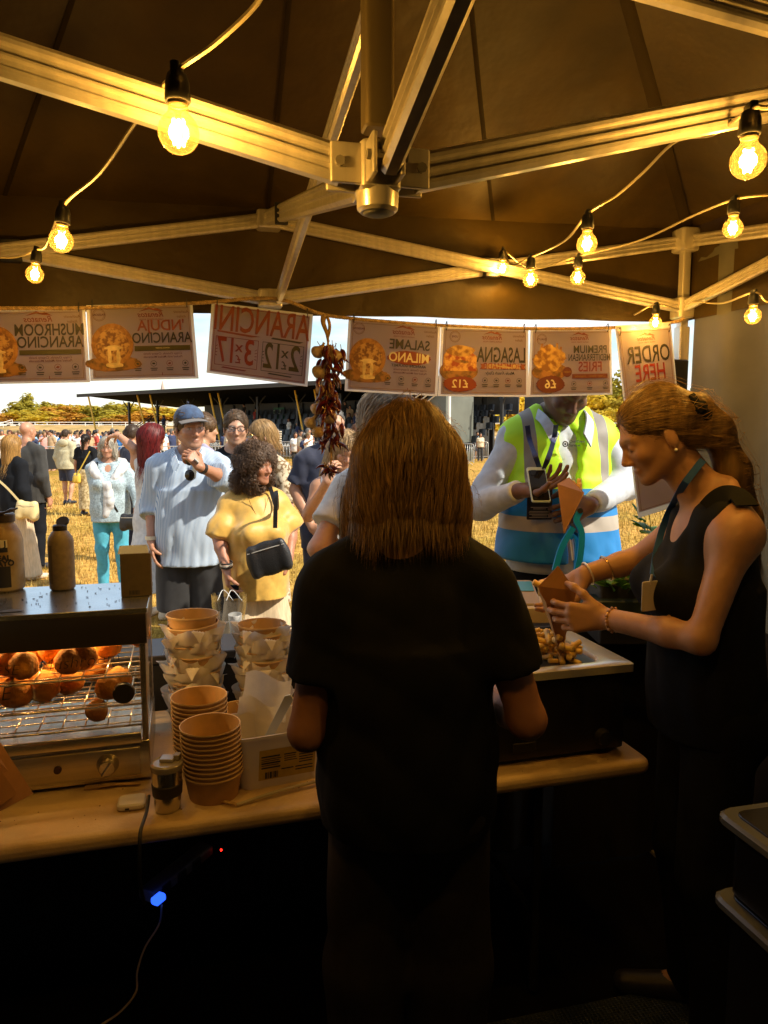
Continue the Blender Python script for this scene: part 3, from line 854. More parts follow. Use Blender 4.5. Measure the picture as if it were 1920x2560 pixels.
TZ = .74
M_hdpe = mat('off-white moulded plastic', (.64, .48, .28), .45, var=.10, scale=5, col2=(.50, .33, .16), bump=.15, bscale=120, contrast=(.3, .55))
tb = thing('folding_table', 'long off-white moulded folding table across the stall, stained top', 'table', TM(-.2, .72, 0), TH)
E0, E1 = G(0, 2115, TZ), G(1614, 1898, TZ)              # front edge of the table in the photograph
tdir = unit((E1 - E0) * V(1, 1, 0)); tnor = np.cross(UPZ, tdir)
RTB = np.column_stack([tdir, tnor, UPZ])
def TB(x, y, z=TZ):
    """table coordinates: x from the right-hand end leftwards is negative, y away from the near edge"""
    return E1 * V(1, 1, 0) + tdir * x + tnor * y + V(0, 0, z)
def tb_of(px, py, z=TZ):
    q = G(px, py, z) - E1 * V(1, 1, 0)
    return np.array([q @ tdir, q @ tnor])
build(MB().rbox(TB(-1.2, .37, TZ - .022), (2.44, .76, .044), .035, RTB, seg=5), 'table_top', M_hdpe, tb, W=True, bevel=.006)
for x in (-2.15, -.28):
    for y in (.10, .64):
        build(MB().tube([TB(x, y, TZ - .045), TB(x, y, .02)], .014, 8), 'leg', M_blackpl, tb, W=True)
    build(MB().tube([TB(x, .1, .25), TB(x, .64, .25)], .011, 8), 'leg_brace', M_blackpl, tb, W=True)
    build(MB().tube([TB(x, .37, .25), TB(x + (.45 if x < -1 else -.45), .37, TZ - .05)], .010, 8), 'leg_brace', M_blackpl, tb, W=True)
# black-draped front counter beyond the table
M_drape = mat('black drape', (.012, .011, .011), .85)
ct = thing('front_counter', 'black cloth-draped counter along the open front of the stall', 'counter', TM(-.2, 1.28, 0), TH)
build(MB().rbox(TB(-.9, .885, .90), (3.2, .22, .03), .01, RTB), 'counter_top', mat('scuffed black counter board', (.03, .027, .025), .4), ct, W=True)
def drape(u, v):
    x = -2.5 + 3.2 * u
    return TB(x, .79 + .010 * math.sin(x * 38 + 2 * math.sin(x * 7)) * (1 - v) , .015 + .868 * v)
build(MB().grid(drape, 120, 6), 'drape', M_drape, ct, W=True)
build(MB().grid(lambda u, v: TB(-2.5 + 3.2 * u, .985 + .012 * math.sin(u * 90) * (1 - v), .015 + .868 * v), 120, 6), 'drape', M_drape, ct, W=True)

# ------------------------------------------------------------------ heated display cabinet
M_ss = mat('stainless steel', (.60, .56, .48), .26, .95, var=.2, scale=4, stretch=(1, 1, 8), bump=.03, bscale=200)
M_ssd = mat('dark stainless panel', (.16, .14, .11), .32, .9)
M_wire = mat('chromed wire', (.75, .70, .60), .25, .9)
wx1, wy1 = tb_of(378, 1952)          # right front foot of the cabinet
CW, CD, CH = .66, .34, .470
cx0 = wx1 - CW
cb = thing('heated_display', 'stainless steel heated display cabinet full of arancini on the table', 'food warmer', TB(wx1 - CW / 2, wy1 + CD / 2), math.atan2(tdir[1], tdir[0]))
def CB(x, y, z): return TB(cx0 + x, wy1 + y, TZ + z)
def cpart(mb, n, m, **k): return build(mb, n, m, cb, W=True, **k)
# base with control panel
base = cpart(MB().rbox(CB(CW / 2, CD / 2, .062), (CW, CD, .105), .006, RTB, axis=0), 'base', M_ss)
for x in (.05, CW - .05):
    for y in (.05, CD - .05): cpart(MB().lathe([(.018, 0), (.018, .010)], 12, CB(x, y, 0), close=True), 'foot', M_blackpl)
cpart(MB().rbox(CB(CW / 2, -.004, .125), (CW - .04, .012, .030), .004, RTB, axis=0), 'drip_tray', M_ss)
cpart(MB().rbox(CB(CW / 2, -.003, .062), (CW - .05, .006, .075), .003, RTB, axis=0), 'control_panel', mat('brushed control panel', (.52, .46, .36), .33, .9, var=.1, scale=5, stretch=(1, 1, 20)))
kn = cpart(MB().lathe([(.0, .030), (.018, .030), (.022, .024), (.024, .006), (.028, 0)], 24, CB(CW - .105, -.006, .062), RTB @ rotx(PI / 2)), 'control_knob', M_ss)
build(MB().rbox(CB(CW - .105, -.034, .062), (.008, .016, .042), .003, RTB @ roty(.6)), 'knob_grip', M_ss, kn, W=True)
cpart(MB().lathe([(0, .008), (.009, .008), (.010, 0)], 16, CB(CW - .225, -.006, .062), RTB @ rotx(PI / 2)), 'indicator_lamp', mat('dark red lamp', (.03, .008, .006), .2))
tm = text_mesh('BUFFALO', .032, mat('engraved lettering', (.20, .16, .10), .4, .6), .0006, extrude=.0004)
tm.transform(Matrix((list(tdir) + [0], [0] * 4, [0] * 4, [0, 0, 0, 1])) if False else Matrix.Identity(4))
def place_text(me, pos, R):
    M = Matrix.Identity(4)
    for i in range(3):
        for j in range(3): M[i][j] = R[i, j]
        M[i][3] = pos[i]
    me.transform(M)
RF = np.column_stack([tdir, UPZ, -tnor])                # text plane facing the camera side of the table
place_text(tm, CB(CW - .385, -.0075, .055), RF)
build(tm, 'lettering', None, cb, W=True)
# frame posts and hood
for x in (.010, CW - .010):
    for y in (.010, CD - .010):
        cpart(MB().rbox(CB(x, y, .28), (.016, .016, .34), .003, RTB), 'frame_post', M_ss)
cpart(MB().rbox(CB(CW / 2, CD / 2, CH - .008), (CW + .012, CD + .012, .014), .004, RTB), 'hood_top', mat('pale worn steel top', (.62, .66, .68), .22, .9, var=.12, scale=9))
cpart(MB().rbox(CB(CW / 2, .002, CH - .055), (CW + .004, .012, .082), .003, RTB, axis=0), 'hood_front', M_ssd)
cpart(MB().rbox(CB(CW / 2, CD - .002, CH - .050), (CW + .004, .010, .070), .003, RTB, axis=0), 'hood_back', M_ssd)
for x in (.002, CW - .002): cpart(MB().rbox(CB(x, CD / 2, CH - .050), (.010, CD - .02, .070), .003, RTB), 'hood_side', M_ssd)
vt = MB()
cpart(MB().poly([CB(.30, .03, CH + .0005), CB(.37, .03, CH + .0005), CB(.35, .055, CH + .0005), CB(.325, .055, CH + .0005)], .0008, UPZ), 'warning_sticker', mat('dark sticker', (.08, .08, .08), .5))
# wire racks: each rod a part
rodx = np_mesh('rack_rod', MB().tube([(-CW / 2 + .02, 0, 0), (CW / 2 - .02, 0, 0)], .0022, 6).verts(), MB().tube([(-1, 0, 0), (1, 0, 0)], .0022, 6).f); rodx.materials.append(M_wire)
rody = np_mesh('rack_rod', MB().tube([(0, -CD / 2 + .02, 0), (0, CD / 2 - .02, 0)], .0022, 6).verts(), MB().tube([(0, -1, 0), (0, 1, 0)], .0022, 6).f); rody.materials.append(M_wire)
for zr in (.150, .207, .285):
    rk = bpy.data.objects.new('wire_rack', np_mesh('wire_rack', (lambda m_: m_.verts())(MB().tube([(-CW / 2 + .018, -CD / 2 + .02, 0), (CW / 2 - .018, -CD / 2 + .02, 0), (CW / 2 - .018, CD / 2 - .02, 0), (-CW / 2 + .018, CD / 2 - .02, 0), (-CW / 2 + .018, -CD / 2 + .02, 0)], .003, 6)), MB().tube([(0, 0, 0), (1, 0, 0), (1, 1, 0), (0, 1, 0), (0, 0, 0)], .003, 6).f))
    rk.data.materials.append(M_wire); COL.link(rk); rk.parent = cb; rk.location = (0, 0, zr)
    for x in np.linspace(-CW / 2 + .05, CW / 2 - .05, 11):
        o = bpy.data.objects.new('rod', rody); COL.link(o); o.parent = rk; o.location = (x, 0, .003)
    for y in np.linspace(-CD / 2 + .05, CD / 2 - .05, 6):
        o = bpy.data.objects.new('rod', rodx); COL.link(o); o.parent = rk; o.location = (0, y, -.002)
cpart(MB().rbox(CB(CW / 2, CD / 2, .122), (CW - .05, CD - .05, .004), .003, RTB), 'crumb_tray', M_ss)
hl = cpart(MB().tube([CB(.06, CD * .55, CH - .035), CB(CW - .06, CD * .55, CH - .035)], .006, 8), 'heat_lamp', mat('glowing heat lamp', (1, .5, .2), emit=(1, .55, .18), estr=14))
ll = bpy.data.lights.new('heat_lamp_light', 'AREA'); ll.shape = 'RECTANGLE'; ll.size = CW - .14; ll.size_y = .02; ll.energy = 4.0; ll.color = (1, .58, .2)
lo = bpy.data.objects.new('heat_lamp_light', ll); COL.link(lo); lo.parent = cb; lo.location = (0, .02, CH - .045)
M_pane = clear_film('warmer glass', (.97, .96, .92), .03, .04)
for i, (xa, xb) in enumerate(((.02, CW * .52), (CW * .50, CW - .02))):
    d = cpart(MB().rbox(CB((xa + xb) / 2, .012 + .006 * i, .262), (xb - xa, .003, .265), .001, RTB), 'sliding_glass_door', M_pane)
cpart(MB().lathe([(0, .012), (.026, .012), (.028, .006), (.028, 0)], 24, CB(CW - .06, .008, .245), RTB @ rotx(PI / 2)), 'door_knob', M_blackpl)
cpart(MB().rbox(CB(CW / 2, CD - .010, .262), (CW - .04, .003, .265), .001, RTB), 'back_glass', M_pane)
for x in (.004, CW - .004): cpart(MB().rbox(CB(x, CD / 2, .262), (.003, CD - .04, .265), .001, RTB), 'side_glass', M_pane)
M_pen = mat('black marker ink', (.012, .012, .012), .5)
def scrawl(word, x, z, size, rot=0.0):
    me = text_mesh(word, size, M_pen, -.0011, .25, name='handwriting')
    place_text(me, CB(x, .0085, z), RF @ rotz(rot))
    build(me, 'handwriting', None, cb, W=True)
scrawl('Mushroom', CW - .165, .335, .044, .05); scrawl('BOLOGNESE', CW - .42, .328, .040, -.02); scrawl('SALAME', CW - .42, .262, .052, .06)
# arancini: rounded cones on the racks, each its own
M_aran = mat('fried breadcrumb crust', (.78, .36, .05), .75, col2=(.52, .18, .02), scale=34, bump=.8, bscale=130, bdist=.006, contrast=(.3, .7))
ab = MB()
prof = [(0, .0), (.022, .002), (.034, .012), (.0385, .028), (.036, .045), (.028, .060), (.016, .071), (.006, .075), (0, .0755)]
ab.lathe(prof, 30)
vv = ab.v[0]; an = np.arctan2(vv[:, 1], vv[:, 0]); dd_ = 1 + .035 * np.sin(an * 5 + vv[:, 2] * 160) + .03 * np.sin(an * 9 - vv[:, 2] * 260 + 1) + .025 * np.random.default_rng(4).normal(size=len(vv)) * .6
vv[:, :2] *= dd_[:, None]
ame = np_mesh('arancino', ab.verts(), ab.f); ame.materials.append(M_aran)
k = 0
for (x, y, zr, sc, tip) in [(CW - .075, .12, .210, .92, 1.3), (CW - .06, .26, .288, .85, 1.2), (CW - .17, .10, .288, 1.0, .2), (CW - .22, .17, .288, 1.0, 1.4), (CW - .115, .20, .288, .95, .1), (CW - .165, .30, .288, .9, .3), (CW - .34, .10, .288, 1.05, .1), (CW - .40, .09, .288, 1.1, 1.2), (CW - .31, .20, .288, 1.0, .4), (CW - .46, .16, .288, 1.0, 1.5), (CW - .53, .09, .288, 1.1, .0), (CW - .37, .26, .288, 1.0, .9), (CW - .28, .28, .288, .9, .2), (CW - .55, .22, .288, 1.0, .5),
                            (CW - .21, .15, .210, 1.0, .3), (CW - .27, .13, .210, 1.05, 1.5), (CW - .33, .08, .210, 1.1, .05), (CW - .40, .20, .210, 1.0, .2), (CW - .26, .25, .210, .95, .7), (CW - .50, .12, .210, 1.05, .1), (CW - .56, .24, .210, 1.0, .3), (CW - .10, .03, .210, .95, .2), (CW - .15, .24, .210, 1.0, .1), (CW - .44, .06, .210, 1.1, .2), (CW - .60, .10, .210, 1.05, .1), (CW - .60, .14, .288, 1.05, .1), (CW - .30, .05, .288, .9, 1.4), (CW - .20, .04, .288, .9, .1), (CW - .48, .24, .210, 1.0, .4), (CW - .11, .045, .153, .75, 1.5), (CW - .44, .30, .288, .9, .1)]:
    o = bpy.data.objects.new('arancino', ame); COL.link(o)
    q = CB(x, max(y, .075), zr + (.036 * sc if tip > .8 else 0))
    o.location = tuple(q); o.rotation_euler = (tip if tip > .8 else tip * .2, 0, k * 1.7); o.scale = (sc * 1.04, sc * 1.04, sc * (.9 + .15 * ((k * 7) % 5) / 5))
    if tip > .8: o.location = tuple(q + V(0, -.0, 0))
    tag(o, 'golden fried arancino on the ' + ('top' if zr > .25 else 'middle' if zr > .2 else 'bottom') + ' rack of the heated display', 'arancino', 'arancini in the heated display'); k += 1

# ------------------------------------------------------------------ on top of the cabinet
fl = MB(); r_ = np.random.default_rng(2)
for i in range(90):
    x, y, L_ = .18 + .46 * r_.random(), .03 + .28 * r_.random(), .002 + .007 * r_.random() ** 2
    fl.box(CB(x, y, CH + .0006), (L_, .0014 + .001 * r_.random(), .0012), RTB @ rotz(r_.random() * 6))
tag(build(fl, 'crumbs', mat('dark crumbs', (.03, .022, .016), .8)), 'dark crumbs and flecks scattered over the top of the heated display', 'crumbs', kind='stuff')
fl = MB()
for i in range(150):
    q_ = TB(-2.1 + 2.0 * r_.random(), .02 + .70 * r_.random() ** 1.5, TZ + .0008); L_ = .0015 + .004 * r_.random() ** 3
    fl.box(q_, (L_, L_ * .7, .0014), RTB @ rotz(r_.random() * 6))
tag(build(fl, 'crumbs', mat('toasted crumbs', (.22, .11, .035), .8)), 'toasted crumbs scattered over the table top', 'crumbs', kind='stuff')
ZC = TZ + CH
def on_top(px, py): return G(px, py, ZC)
jx = on_top(15, 1474)
M_jug = translucent(mat('milky jug plastic', (.62, .54, .40), .4, col2=(.40, .27, .12), scale=9, contrast=(.42, .55)), .3, (1, .9, .7))
jg = thing('mayonnaise_jug', 'large milky plastic jug of mayonnaise with torn label at the left edge', 'sauce jug', jx)
prof = [(0, 0), (.044, 0), (.050, .006), (.051, .012), (.051, .145), (.048, .160), (.036, .185), (.030, .192), (.030, .200)]
build(MB().lathe(prof, 28, jx), 'jug_body', M_jug, jg, W=True)
build(MB().lathe([(.034, .196), (.034, .216), (.031, .220), (0, .220)], 24, jx), 'screw_cap', mat('dark brown cap', (.05, .035, .025), .4), jg, W=True)
build(MB().tube(spline([jx + V(-.01, -.03, .222), jx + V(.02, -.035, .224), jx + V(.045, -.03, .232), jx + V(.055, -.02, .236)], 10), [.007, .011, .012, .008] * 2 + [.006, .005], 8, squash=.5), 'cap_flap', mat('dark brown cap', (.05, .035, .025), .4), jg, W=True)
def curved_label(o, c, r, a0, a1, z0, z1, m, name):
    def f(u, v):
        a = a0 + (a1 - a0) * u
        return c + V(r * math.cos(a), r * math.sin(a), z0 + (z1 - z0) * v)
    return build(MB().grid(f, 14, 3), name, m, o, W=True)
M_blk = mat('navy black label print', (.015, .017, .035), .5)
curved_label(jg, jx, .0516, -1.62, -.9, .115, .150, M_blk, 'label_block')
curved_label(jg, jx, .0516, -1.55, -.80, .015, .075, M_blk, 'label_block')
curved_label(jg, jx, .0518, -1.25, -.9, .128, .150, mat('label white', (.7, .68, .62), .6), 'label_corner')
def wrap_text(o, word, size, c, r, a, z, m, bold=0):
    me = text_mesh(word, size, m, bold)
    co = np.zeros(len(me.vertices) * 3); me.vertices.foreach_get('co', co); co = co.reshape(-1, 3)
    an = a + co[:, 0] / r
    me.vertices.foreach_set('co', (c + np.column_stack([r * np.cos(an), r * np.sin(an), z + co[:, 1]])).ravel())
    build(me, 'lettering', None, o, W=True)
wrap_text(jg, 'REAL', .021, jx, .0522, -1.22, .098, M_blk, .0012); wrap_text(jg, 'MAYO', .021, jx, .0522, -1.18, .083, M_blk, .0012)
wrap_text(jg, 'J', .022, jx, .0524, -1.02, .138, M_blk, .0008)
sx = on_top(157, 1472)
sb = thing('sauce_bottle', 'plain brown-grey squeeze bottle with open black cap on the cabinet', 'sauce bottle', sx)
prof = [(0, 0), (.030, 0), (.034, .004), (.0350, .010), (.0348, .138), (.032, .150), (.024, .164), (.0185, .170), (.0185, .176)]
build(MB().lathe(prof, 28, sx), 'bottle_body', mat('brown grey plastic', (.24, .19, .125), .45, var=.2, scale=60), sb, W=True)
build(MB().lathe([(.0195, .170), (.0195, .183), (.016, .186), (0, .186)], 24, sx), 'cap', M_blackpl, sb, W=True)
build(MB().lathe([(0, 0), (.017, 0), (.0185, .004), (.017, .008), (0, .008)], 20, sx + V(.003, .016, .190), rotx(.75)), 'cap_lid', M_blackpl, sb, W=True)
curved_label(sb, sx, .0353, -2.5, -1.9, .02, .13, mat('faded dark label', (.12, .095, .065), .6), 'label')
bx = on_top(337, 1490)
kb = thing('carton', 'small brown cardboard carton with a white top edge and bar code', 'carton', bx, TH)
hwid, hd, hh = .080, .050, .118
build(MB().rbox(bx + V(0, .02, hh / 2), (hwid, hd, hh), .002, RTB), 'box', mat('dull brown board', (.135, .105, .07), .75, var=.1, scale=50), kb, W=True)
build(MB().add([bx + RTB @ V(x, y, z) for x, y, z in ((-hwid / 2, -hd / 2 + .02, hh + .001), (hwid / 2, -hd / 2 + .02, hh + .001), (hwid / 2 - .004, .02, hh + .020), (-hwid / 2 + .004, .02, hh + .020), (-hwid / 2, hd / 2 + .02, hh + .001), (hwid / 2, hd / 2 + .02, hh + .001))], [(0, 1, 2, 3), (3, 2, 5, 4), (0, 3, 4), (1, 5, 2), (0, 4, 5, 1)]), 'gable_top', mat('pale carton top', (.50, .57, .60), .6), kb, W=True, smooth=False)
for i in range(9): build(MB().box(bx + RTB @ V(-.012 + i * .003, -hd / 2 + .0195, .011), (.0016 if i % 3 else .0024, .0006, .012), RTB), 'bar_code_bar', M_blk, kb, W=True)

# ------------------------------------------------------------------ kraft bowls
M_kraft = mat('brown kraft card', (.46, .275, .11), .7, var=.12, scale=30)
M_kraft_in = mat('coated kraft inside', (.46, .27, .12), .45)
def bowl_mesh(r=.074, hgt=.066):
    pr = [(0, .004), (r * .80, .004), (r * .80, 0), (r * .82, 0), (r * .985, hgt - .004), (r * 1.0, hgt - .006), (r * 1.03, hgt - .002), (r * 1.02, hgt + .001), (r * .99, hgt), (r * .965, hgt - .006), (r * .80, .007), (0, .007)]
    m_ = MB().lathe(pr, 36); me = np_mesh('bowl', m_.verts(), m_.f); me.materials.append(M_kraft); me.materials.append(mat('pale cut rim', (.66, .46, .25), .6)); autosmooth(me, 40)
    for pl_ in me.polygons: pl_.material_index = 1 if 5 * 36 <= pl_.index < 8 * 36 else 0
    return me
bowl_me = bowl_mesh()
def bowl_stack(c, n, dz, rim_label, low_label, group, tilt=0.0, sc=1.0, drift=(0, 0)):
    for i in range(n):
        o = bpy.data.objects.new('paper_bowl', bowl_me); COL.link(o)
        o.location = tuple(c + V(drift[0] * i, drift[1] * i, i * dz)); o.scale = (sc,) * 3; o.rotation_euler = (0, tilt, i * 1.1)
        tag(o, rim_label if i == n - 1 else ORD[n - 1 - i] + ' bowl from the top, ' + low_label, 'bowl', group)
c1 = G(535, 1985, TZ)
bowl_stack(c1, 11, .0118, 'top brown kraft bowl of the nearest plain stack', 'brown kraft, in the nearest plain stack', 'nearest bowl stack', drift=(-.0006, .0003), sc=1.0)
c2 = G(505, 1915, TZ)
bowl_stack(c2, 12, .0122, 'top brown kraft bowl of the plain stack behind the nearest one', 'brown kraft, in the plain stack just behind', 'second bowl stack', drift=(-.0004, .0005), sc=1.0)
M_paper = translucent(mat('greaseproof paper', (.78, .75, .69), .6, var=.06, scale=20, bump=.3, bscale=60, bdist=.004), .30, (1, .98, .92))
def paper_mesh(seed, r=.150):
    """square sheet pushed down into a bowl, corners standing up and out"""
    rr = np.random.default_rng(seed); ph = rr.random(6) * 6.28
    def f(u, v):
        x, y = (u - .5) * 2, (v - .5) * 2
        d = (x ** 4 + y ** 4) ** .25 * .55 + math.hypot(x, y) * .45; a = math.atan2(y, x)
        rad = r * d / max(1, 1) * .72
        rb = .066
        fold = .012 * math.sin(a * 4 + ph[0]) + .003 * math.sin(a * 9 + ph[1])
        if rad < rb: return V(rad * math.cos(a), rad * math.sin(a), .010 + .004 * math.sin(a * 3 + ph[2]) * rad / rb)
        e = rad - rb
        z = .010 + min(e, .050) * 1.05 + max(0, e - .050) * (-.75 + .9 * math.sin(a * 2 + ph[3])) + .006 * math.sin(a * 5 + ph[4]) * min(1, e / .05)
        ro = rb + .008 + .010 * min(1, e / .05) + max(0, e - .048) * .60 + fold * min(1, e / .04)
        return V(ro * math.cos(a), ro * math.sin(a), z)
    m_ = MB().grid(f, 30, 30); me = np_mesh('paper', m_.verts(), m_.f); me.materials.append(M_paper); return me
papers = [paper_mesh(i) for i in range(5)]
def lined_stack(c, n, dz, tops, rest, group, sc=1.0, zig=.004):
    for i in range(n):
        off = V(zig * math.sin(i * 2.3), zig * math.cos(i * 1.7), i * dz)
        o = bpy.data.objects.new('paper_bowl', bowl_me); COL.link(o); o.location = tuple(c + off); o.scale = (sc,) * 3; o.rotation_euler = (.05 * math.sin(i * 1.3), .05 * math.cos(i * 2.1), i)
        tag(o, tops if i == n - 1 else ORD[n - 1 - i] + ' bowl from the top, ' + rest, 'bowl', group)
        if i == n - 1 and 'fork' in tops: continue
        p = bpy.data.objects.new('greaseproof_sheet', papers[i % 5]); COL.link(p); p.location = tuple(c + off + V(0, 0, .002)); p.rotation_euler = (0, 0, i * 2.4); p.scale = (sc,) * 3
        tag(p, ORD[n - 1 - i] + ' white greaseproof sheet from the top of the ' + group, 'paper sheet', 'greaseproof sheets in the ' + group)
c3 = TB(tb_of(490, 1800)[0], .60)
lined_stack(c3, 11, .0285, 'top lined bowl holding wooden forks in the tall stack', 'paper-lined, in the tall left stack', 'tall left stack', 1.05)
ftop = c3 + V(0, 0, 10 * .0285 + .03)
M_wood = mat('pale birch wood', (.52, .34, .17), .6, var=.15, scale=60, stretch=(1, 8, 1))
def fork_mesh():
    m_ = MB(); L = .14; n = 10
    pts = [(x, (.006 + .005 * max(0, (x - .06) / .04)) if x < .10 else .011) for x in np.linspace(0, .105, n)]
    out = [(x, w) for x, w in pts] + [(x, -w) for x, w in reversed(pts)]
    m_.poly([(x, y, .004 * math.sin(x * 20)) for x, y in out], .0016, UPZ)
    for k in range(4): m_.box((.122, -.0085 + k * .0057, .004 * math.sin(2.4)), (.036, .0034, .0016))
    return m_
fk = fork_mesh()
for i, (rx, ry, rz_) in enumerate(((.2, -.35, 2.6), (-.3, -.45, 2.9), (.3, -.3, 2.2), (.1, -.5, 3.2))):
    o = bpy.data.objects.new('wooden_fork', None); COL.link(o)
    me = np_mesh('wooden_fork', fk.verts(), fk.f, False); me.materials.append(M_wood)
    bpy.data.objects.remove(o); o = bpy.data.objects.new('wooden_fork', me); COL.link(o)
    o.location = tuple(ftop + V(.045, -.01 + .008 * i, -.01 + .004 * i)); o.rotation_euler = (rx, -ry, rz_)
    tag(o, 'pale wooden fork lying in the top bowl of the tall stack', 'fork', 'wooden forks in the top bowl')
c4 = TB(tb_of(660, 1790)[0], .585)
lined_stack(c4, 11, .0245, 'top paper-lined bowl of the right-hand lined stack', 'paper-lined, in the right-hand lined stack', 'right-hand lined stack', 1.02)
for i, (px, py, rz_) in enumerate(((665, 1800, .3), (590, 1790, 1.4))):
    c = TB(tb_of(px, py)[0], .50 - .06 * i)
    lined_stack(c, 2, .024, 'paper-lined bowl ' + ('behind the white tub' if i == 0 else 'beside the white tub, half wrapped in film'), 'paper-lined, ' + ('behind the white tub' if i == 0 else 'beside the white tub'), 'loose lined bowls', 1.0)
# two loose sheets in front of the right stack
for i, (px, py, z, sz) in enumerate(((665, 1745, .86, .13), (640, 1800, .83, .11))):
    c = P(px, py, 1.98 - .04 * i)
    def f(u, v, c=c, sz=sz): return c + V((u - .5) * sz + .02 * (v - .5), .02 * math.sin(u * 4), (v - .5) * sz + .015 * math.sin(u * 5 + 1) * v + .012 * math.sin(v * 6))
    s_ = build(MB().grid(f, 10, 10), 'greaseproof_sheet', M_paper)
    tag(s_, 'crumpled white greaseproof sheet standing up behind the tub, ' + ('upper' if i == 0 else 'lower') + ' one', 'paper sheet')

# ------------------------------------------------------------------ white tub with knife, mug, small things
tx, ty = tb_of(712, 1965)
tubc = TB(tx - .015, ty + .085)
tub = thing('plastic_tub', 'white plastic tub with a yellow ingredient label on the table', 'tub', tubc, math.atan2(tdir[1], tdir[0]) + .12)
M_tub = translucent(mat('white tub plastic', (.66, .60, .50), .4), .2, (1, .95, .85))
RTT = RTB @ rotz(.12)
def tubshape(sx0, sy0, sx1, sy1, z0, z1, r):
    rings = []
    for sx_, sy_, z in ((sx0, sy0, z0), (sx1, sy1, z1)):
        ring = []
        for cx, cy, a0 in ((1, 1, 0), (-1, 1, 90), (-1, -1, 180), (1, -1, 270)):
            for k in range(6):
                a = math.radians(a0 + 18 * k); ring.append(V(cx * (sx_ / 2 - r) + r * math.cos(a), cy * (sy_ / 2 - r) + r * math.sin(a), z))
        rings.append(ring)
    return rings
w_ = MB(); rr_ = tubshape(.205, .150, .235, .175, .0, .135, .026); ri = tubshape(.200, .145, .229, .169, .004, .136, .024)
n = 24
allr = [rr_[0], rr_[1], [p * V(1.045, 1.05, 1) + V(0, 0, .002) for p in rr_[1]], [p * V(1.045, 1.05, 1) + V(0, 0, .010) for p in rr_[1]], [p + V(0, 0, .010) for p in rr_[1]], ri[1], ri[0]]
w_.add([tubc + RTT @ p for ring in allr for p in ring], [(l * n + i, l * n + (i + 1) % n, (l + 1) * n + (i + 1) % n, (l + 1) * n + i) for l in range(len(allr) - 1) for i in range(n)] + [tuple(range(n - 1, -1, -1)), tuple(range((len(allr) - 1) * n, len(allr) * n))])
build(w_, 'tub_body', M_tub, tub, W=True)
lw, lh = .125, .062
lb = MB().add([tubc + RTT @ V(x * 1.25, -.0760 - .0125 * (z / .135), z) for x, z in ((-.050, .022), (.070, .022), (.072, .105), (-.048, .105))], [(0, 1, 2, 3)])
lab = build(lb, 'label', mat('yellow label', (.50, .36, .05), .5, var=.1, scale=50), tub, W=True, smooth=False)
for k, (x0, x1, z, h_) in enumerate([(-.044, -.005, .086, .004), (-.044, -.002, .079, .002), (-.044, -.006, .074, .002), (-.044, -.004, .068, .004), (-.044, -.008, .062, .002), (-.044, -.004, .055, .004), (.004, .030, .086, .003), (.004, .028, .080, .002), (.004, .030, .074, .002), (.004, .032, .068, .002), (.036, .066, .086, .003), (.036, .066, .079, .003), (.036, .066, .072, .003), (.036, .066, .065, .003), (.036, .064, .058, .003), (-.002, .024, .046, .003), (.028, .066, .046, .003), (.028, .066, .038, .003)] + [(-.036 + i * .0032, -.0345 + i * .0032 + (.0012 if i % 3 == 0 else 0), .034, .018) for i in range(9)]):
    ps = [tubc + RTT @ V(x * 1.25, -.0766 - .0125 * (zz / .135), zz) for x, zz in ((x0, z - h_ / 2), (x1, z - h_ / 2), (x1, z + h_ / 2), (x0, z + h_ / 2))]
    build(MB().add(ps, [(0, 1, 2, 3)]), 'print_line', M_blk, lab, W=True, smooth=False)
sp_ = thing('white_spatula', 'white plastic spatula leaning in the white tub', 'spatula', tubc + V(.0, 0, .01))
pA, pB = P(675, 1835, 1.90), P(722, 1745, 1.86)
dirb = unit(pB - pA); sdb = unit(np.cross(dirb, V(.2, -1, .2)))
build(MB().poly([pA - sdb * .010 - dirb * .06, pA + sdb * .010 - dirb * .06, pB + sdb * .013, pB + dirb * .012, pB - sdb * .012], .003, np.cross(dirb, sdb)), 'blade', mat('pale blue white plastic', (.66, .72, .74), .35), sp_, W=True, smooth=False)
mx = G(420, 2022, TZ)
mg = thing('travel_mug', 'steel travel mug with dark grip band and clear flip lid', 'mug', mx)
build(MB().lathe([(0, 0), (.028, 0), (.0305, .003), (.0345, .060), (.0365, .104), (.0365, .108)], 32, mx), 'mug_body', mat('polished steel', (.55, .52, .46), .2, .95), mg, W=True)
build(MB().lathe([(.0325, .040), (.0352, .041), (.0370, .068), (.0352, .070)], 32, mx), 'grip_band', mat('dark rubber band', (.035, .028, .022), .6), mg, W=True)
lid = build(MB().lathe([(.0370, .104), (.0385, .108), (.0385, .118), (.034, .122), (.031, .119), (0, .119)], 32, mx), 'lid', mat('smoky lid plastic', (.34, .31, .26), .15), mg, W=True)
build(MB().rbox(mx + V(0, .01, .124), (.034, .030, .009), .004), 'flip_cover', mat('smoky lid plastic', (.34, .31, .26), .15), lid, W=True)
build(MB().rbox(mx + V(.022, .018, .127), (.016, .022, .012), .004), 'lid_hinge', mat('smoky lid plastic', (.34, .31, .26), .15), lid, W=True)
hx = G(326, 2020, TZ)
hbx = thing('white_charger', 'small white square card reader dock lying on the table', 'charger', hx, .25)
build(MB().rbox(hx + V(0, .012, .009), (.066, .060, .016), .012, rotz(.25), seg=5), 'case', mat('glossy white plastic', (.70, .66, .56), .3), hbx, W=True)
build(MB().rbox(hx + rotz(.25) @ V(-.006, -.0185, .007), (.010, .002, .005), .001, rotz(.25)), 'port', M_blackpl, hbx, W=True)
cbk = thing('black_cable', 'black cable hanging over the table edge beside the mug', 'cable', mx)
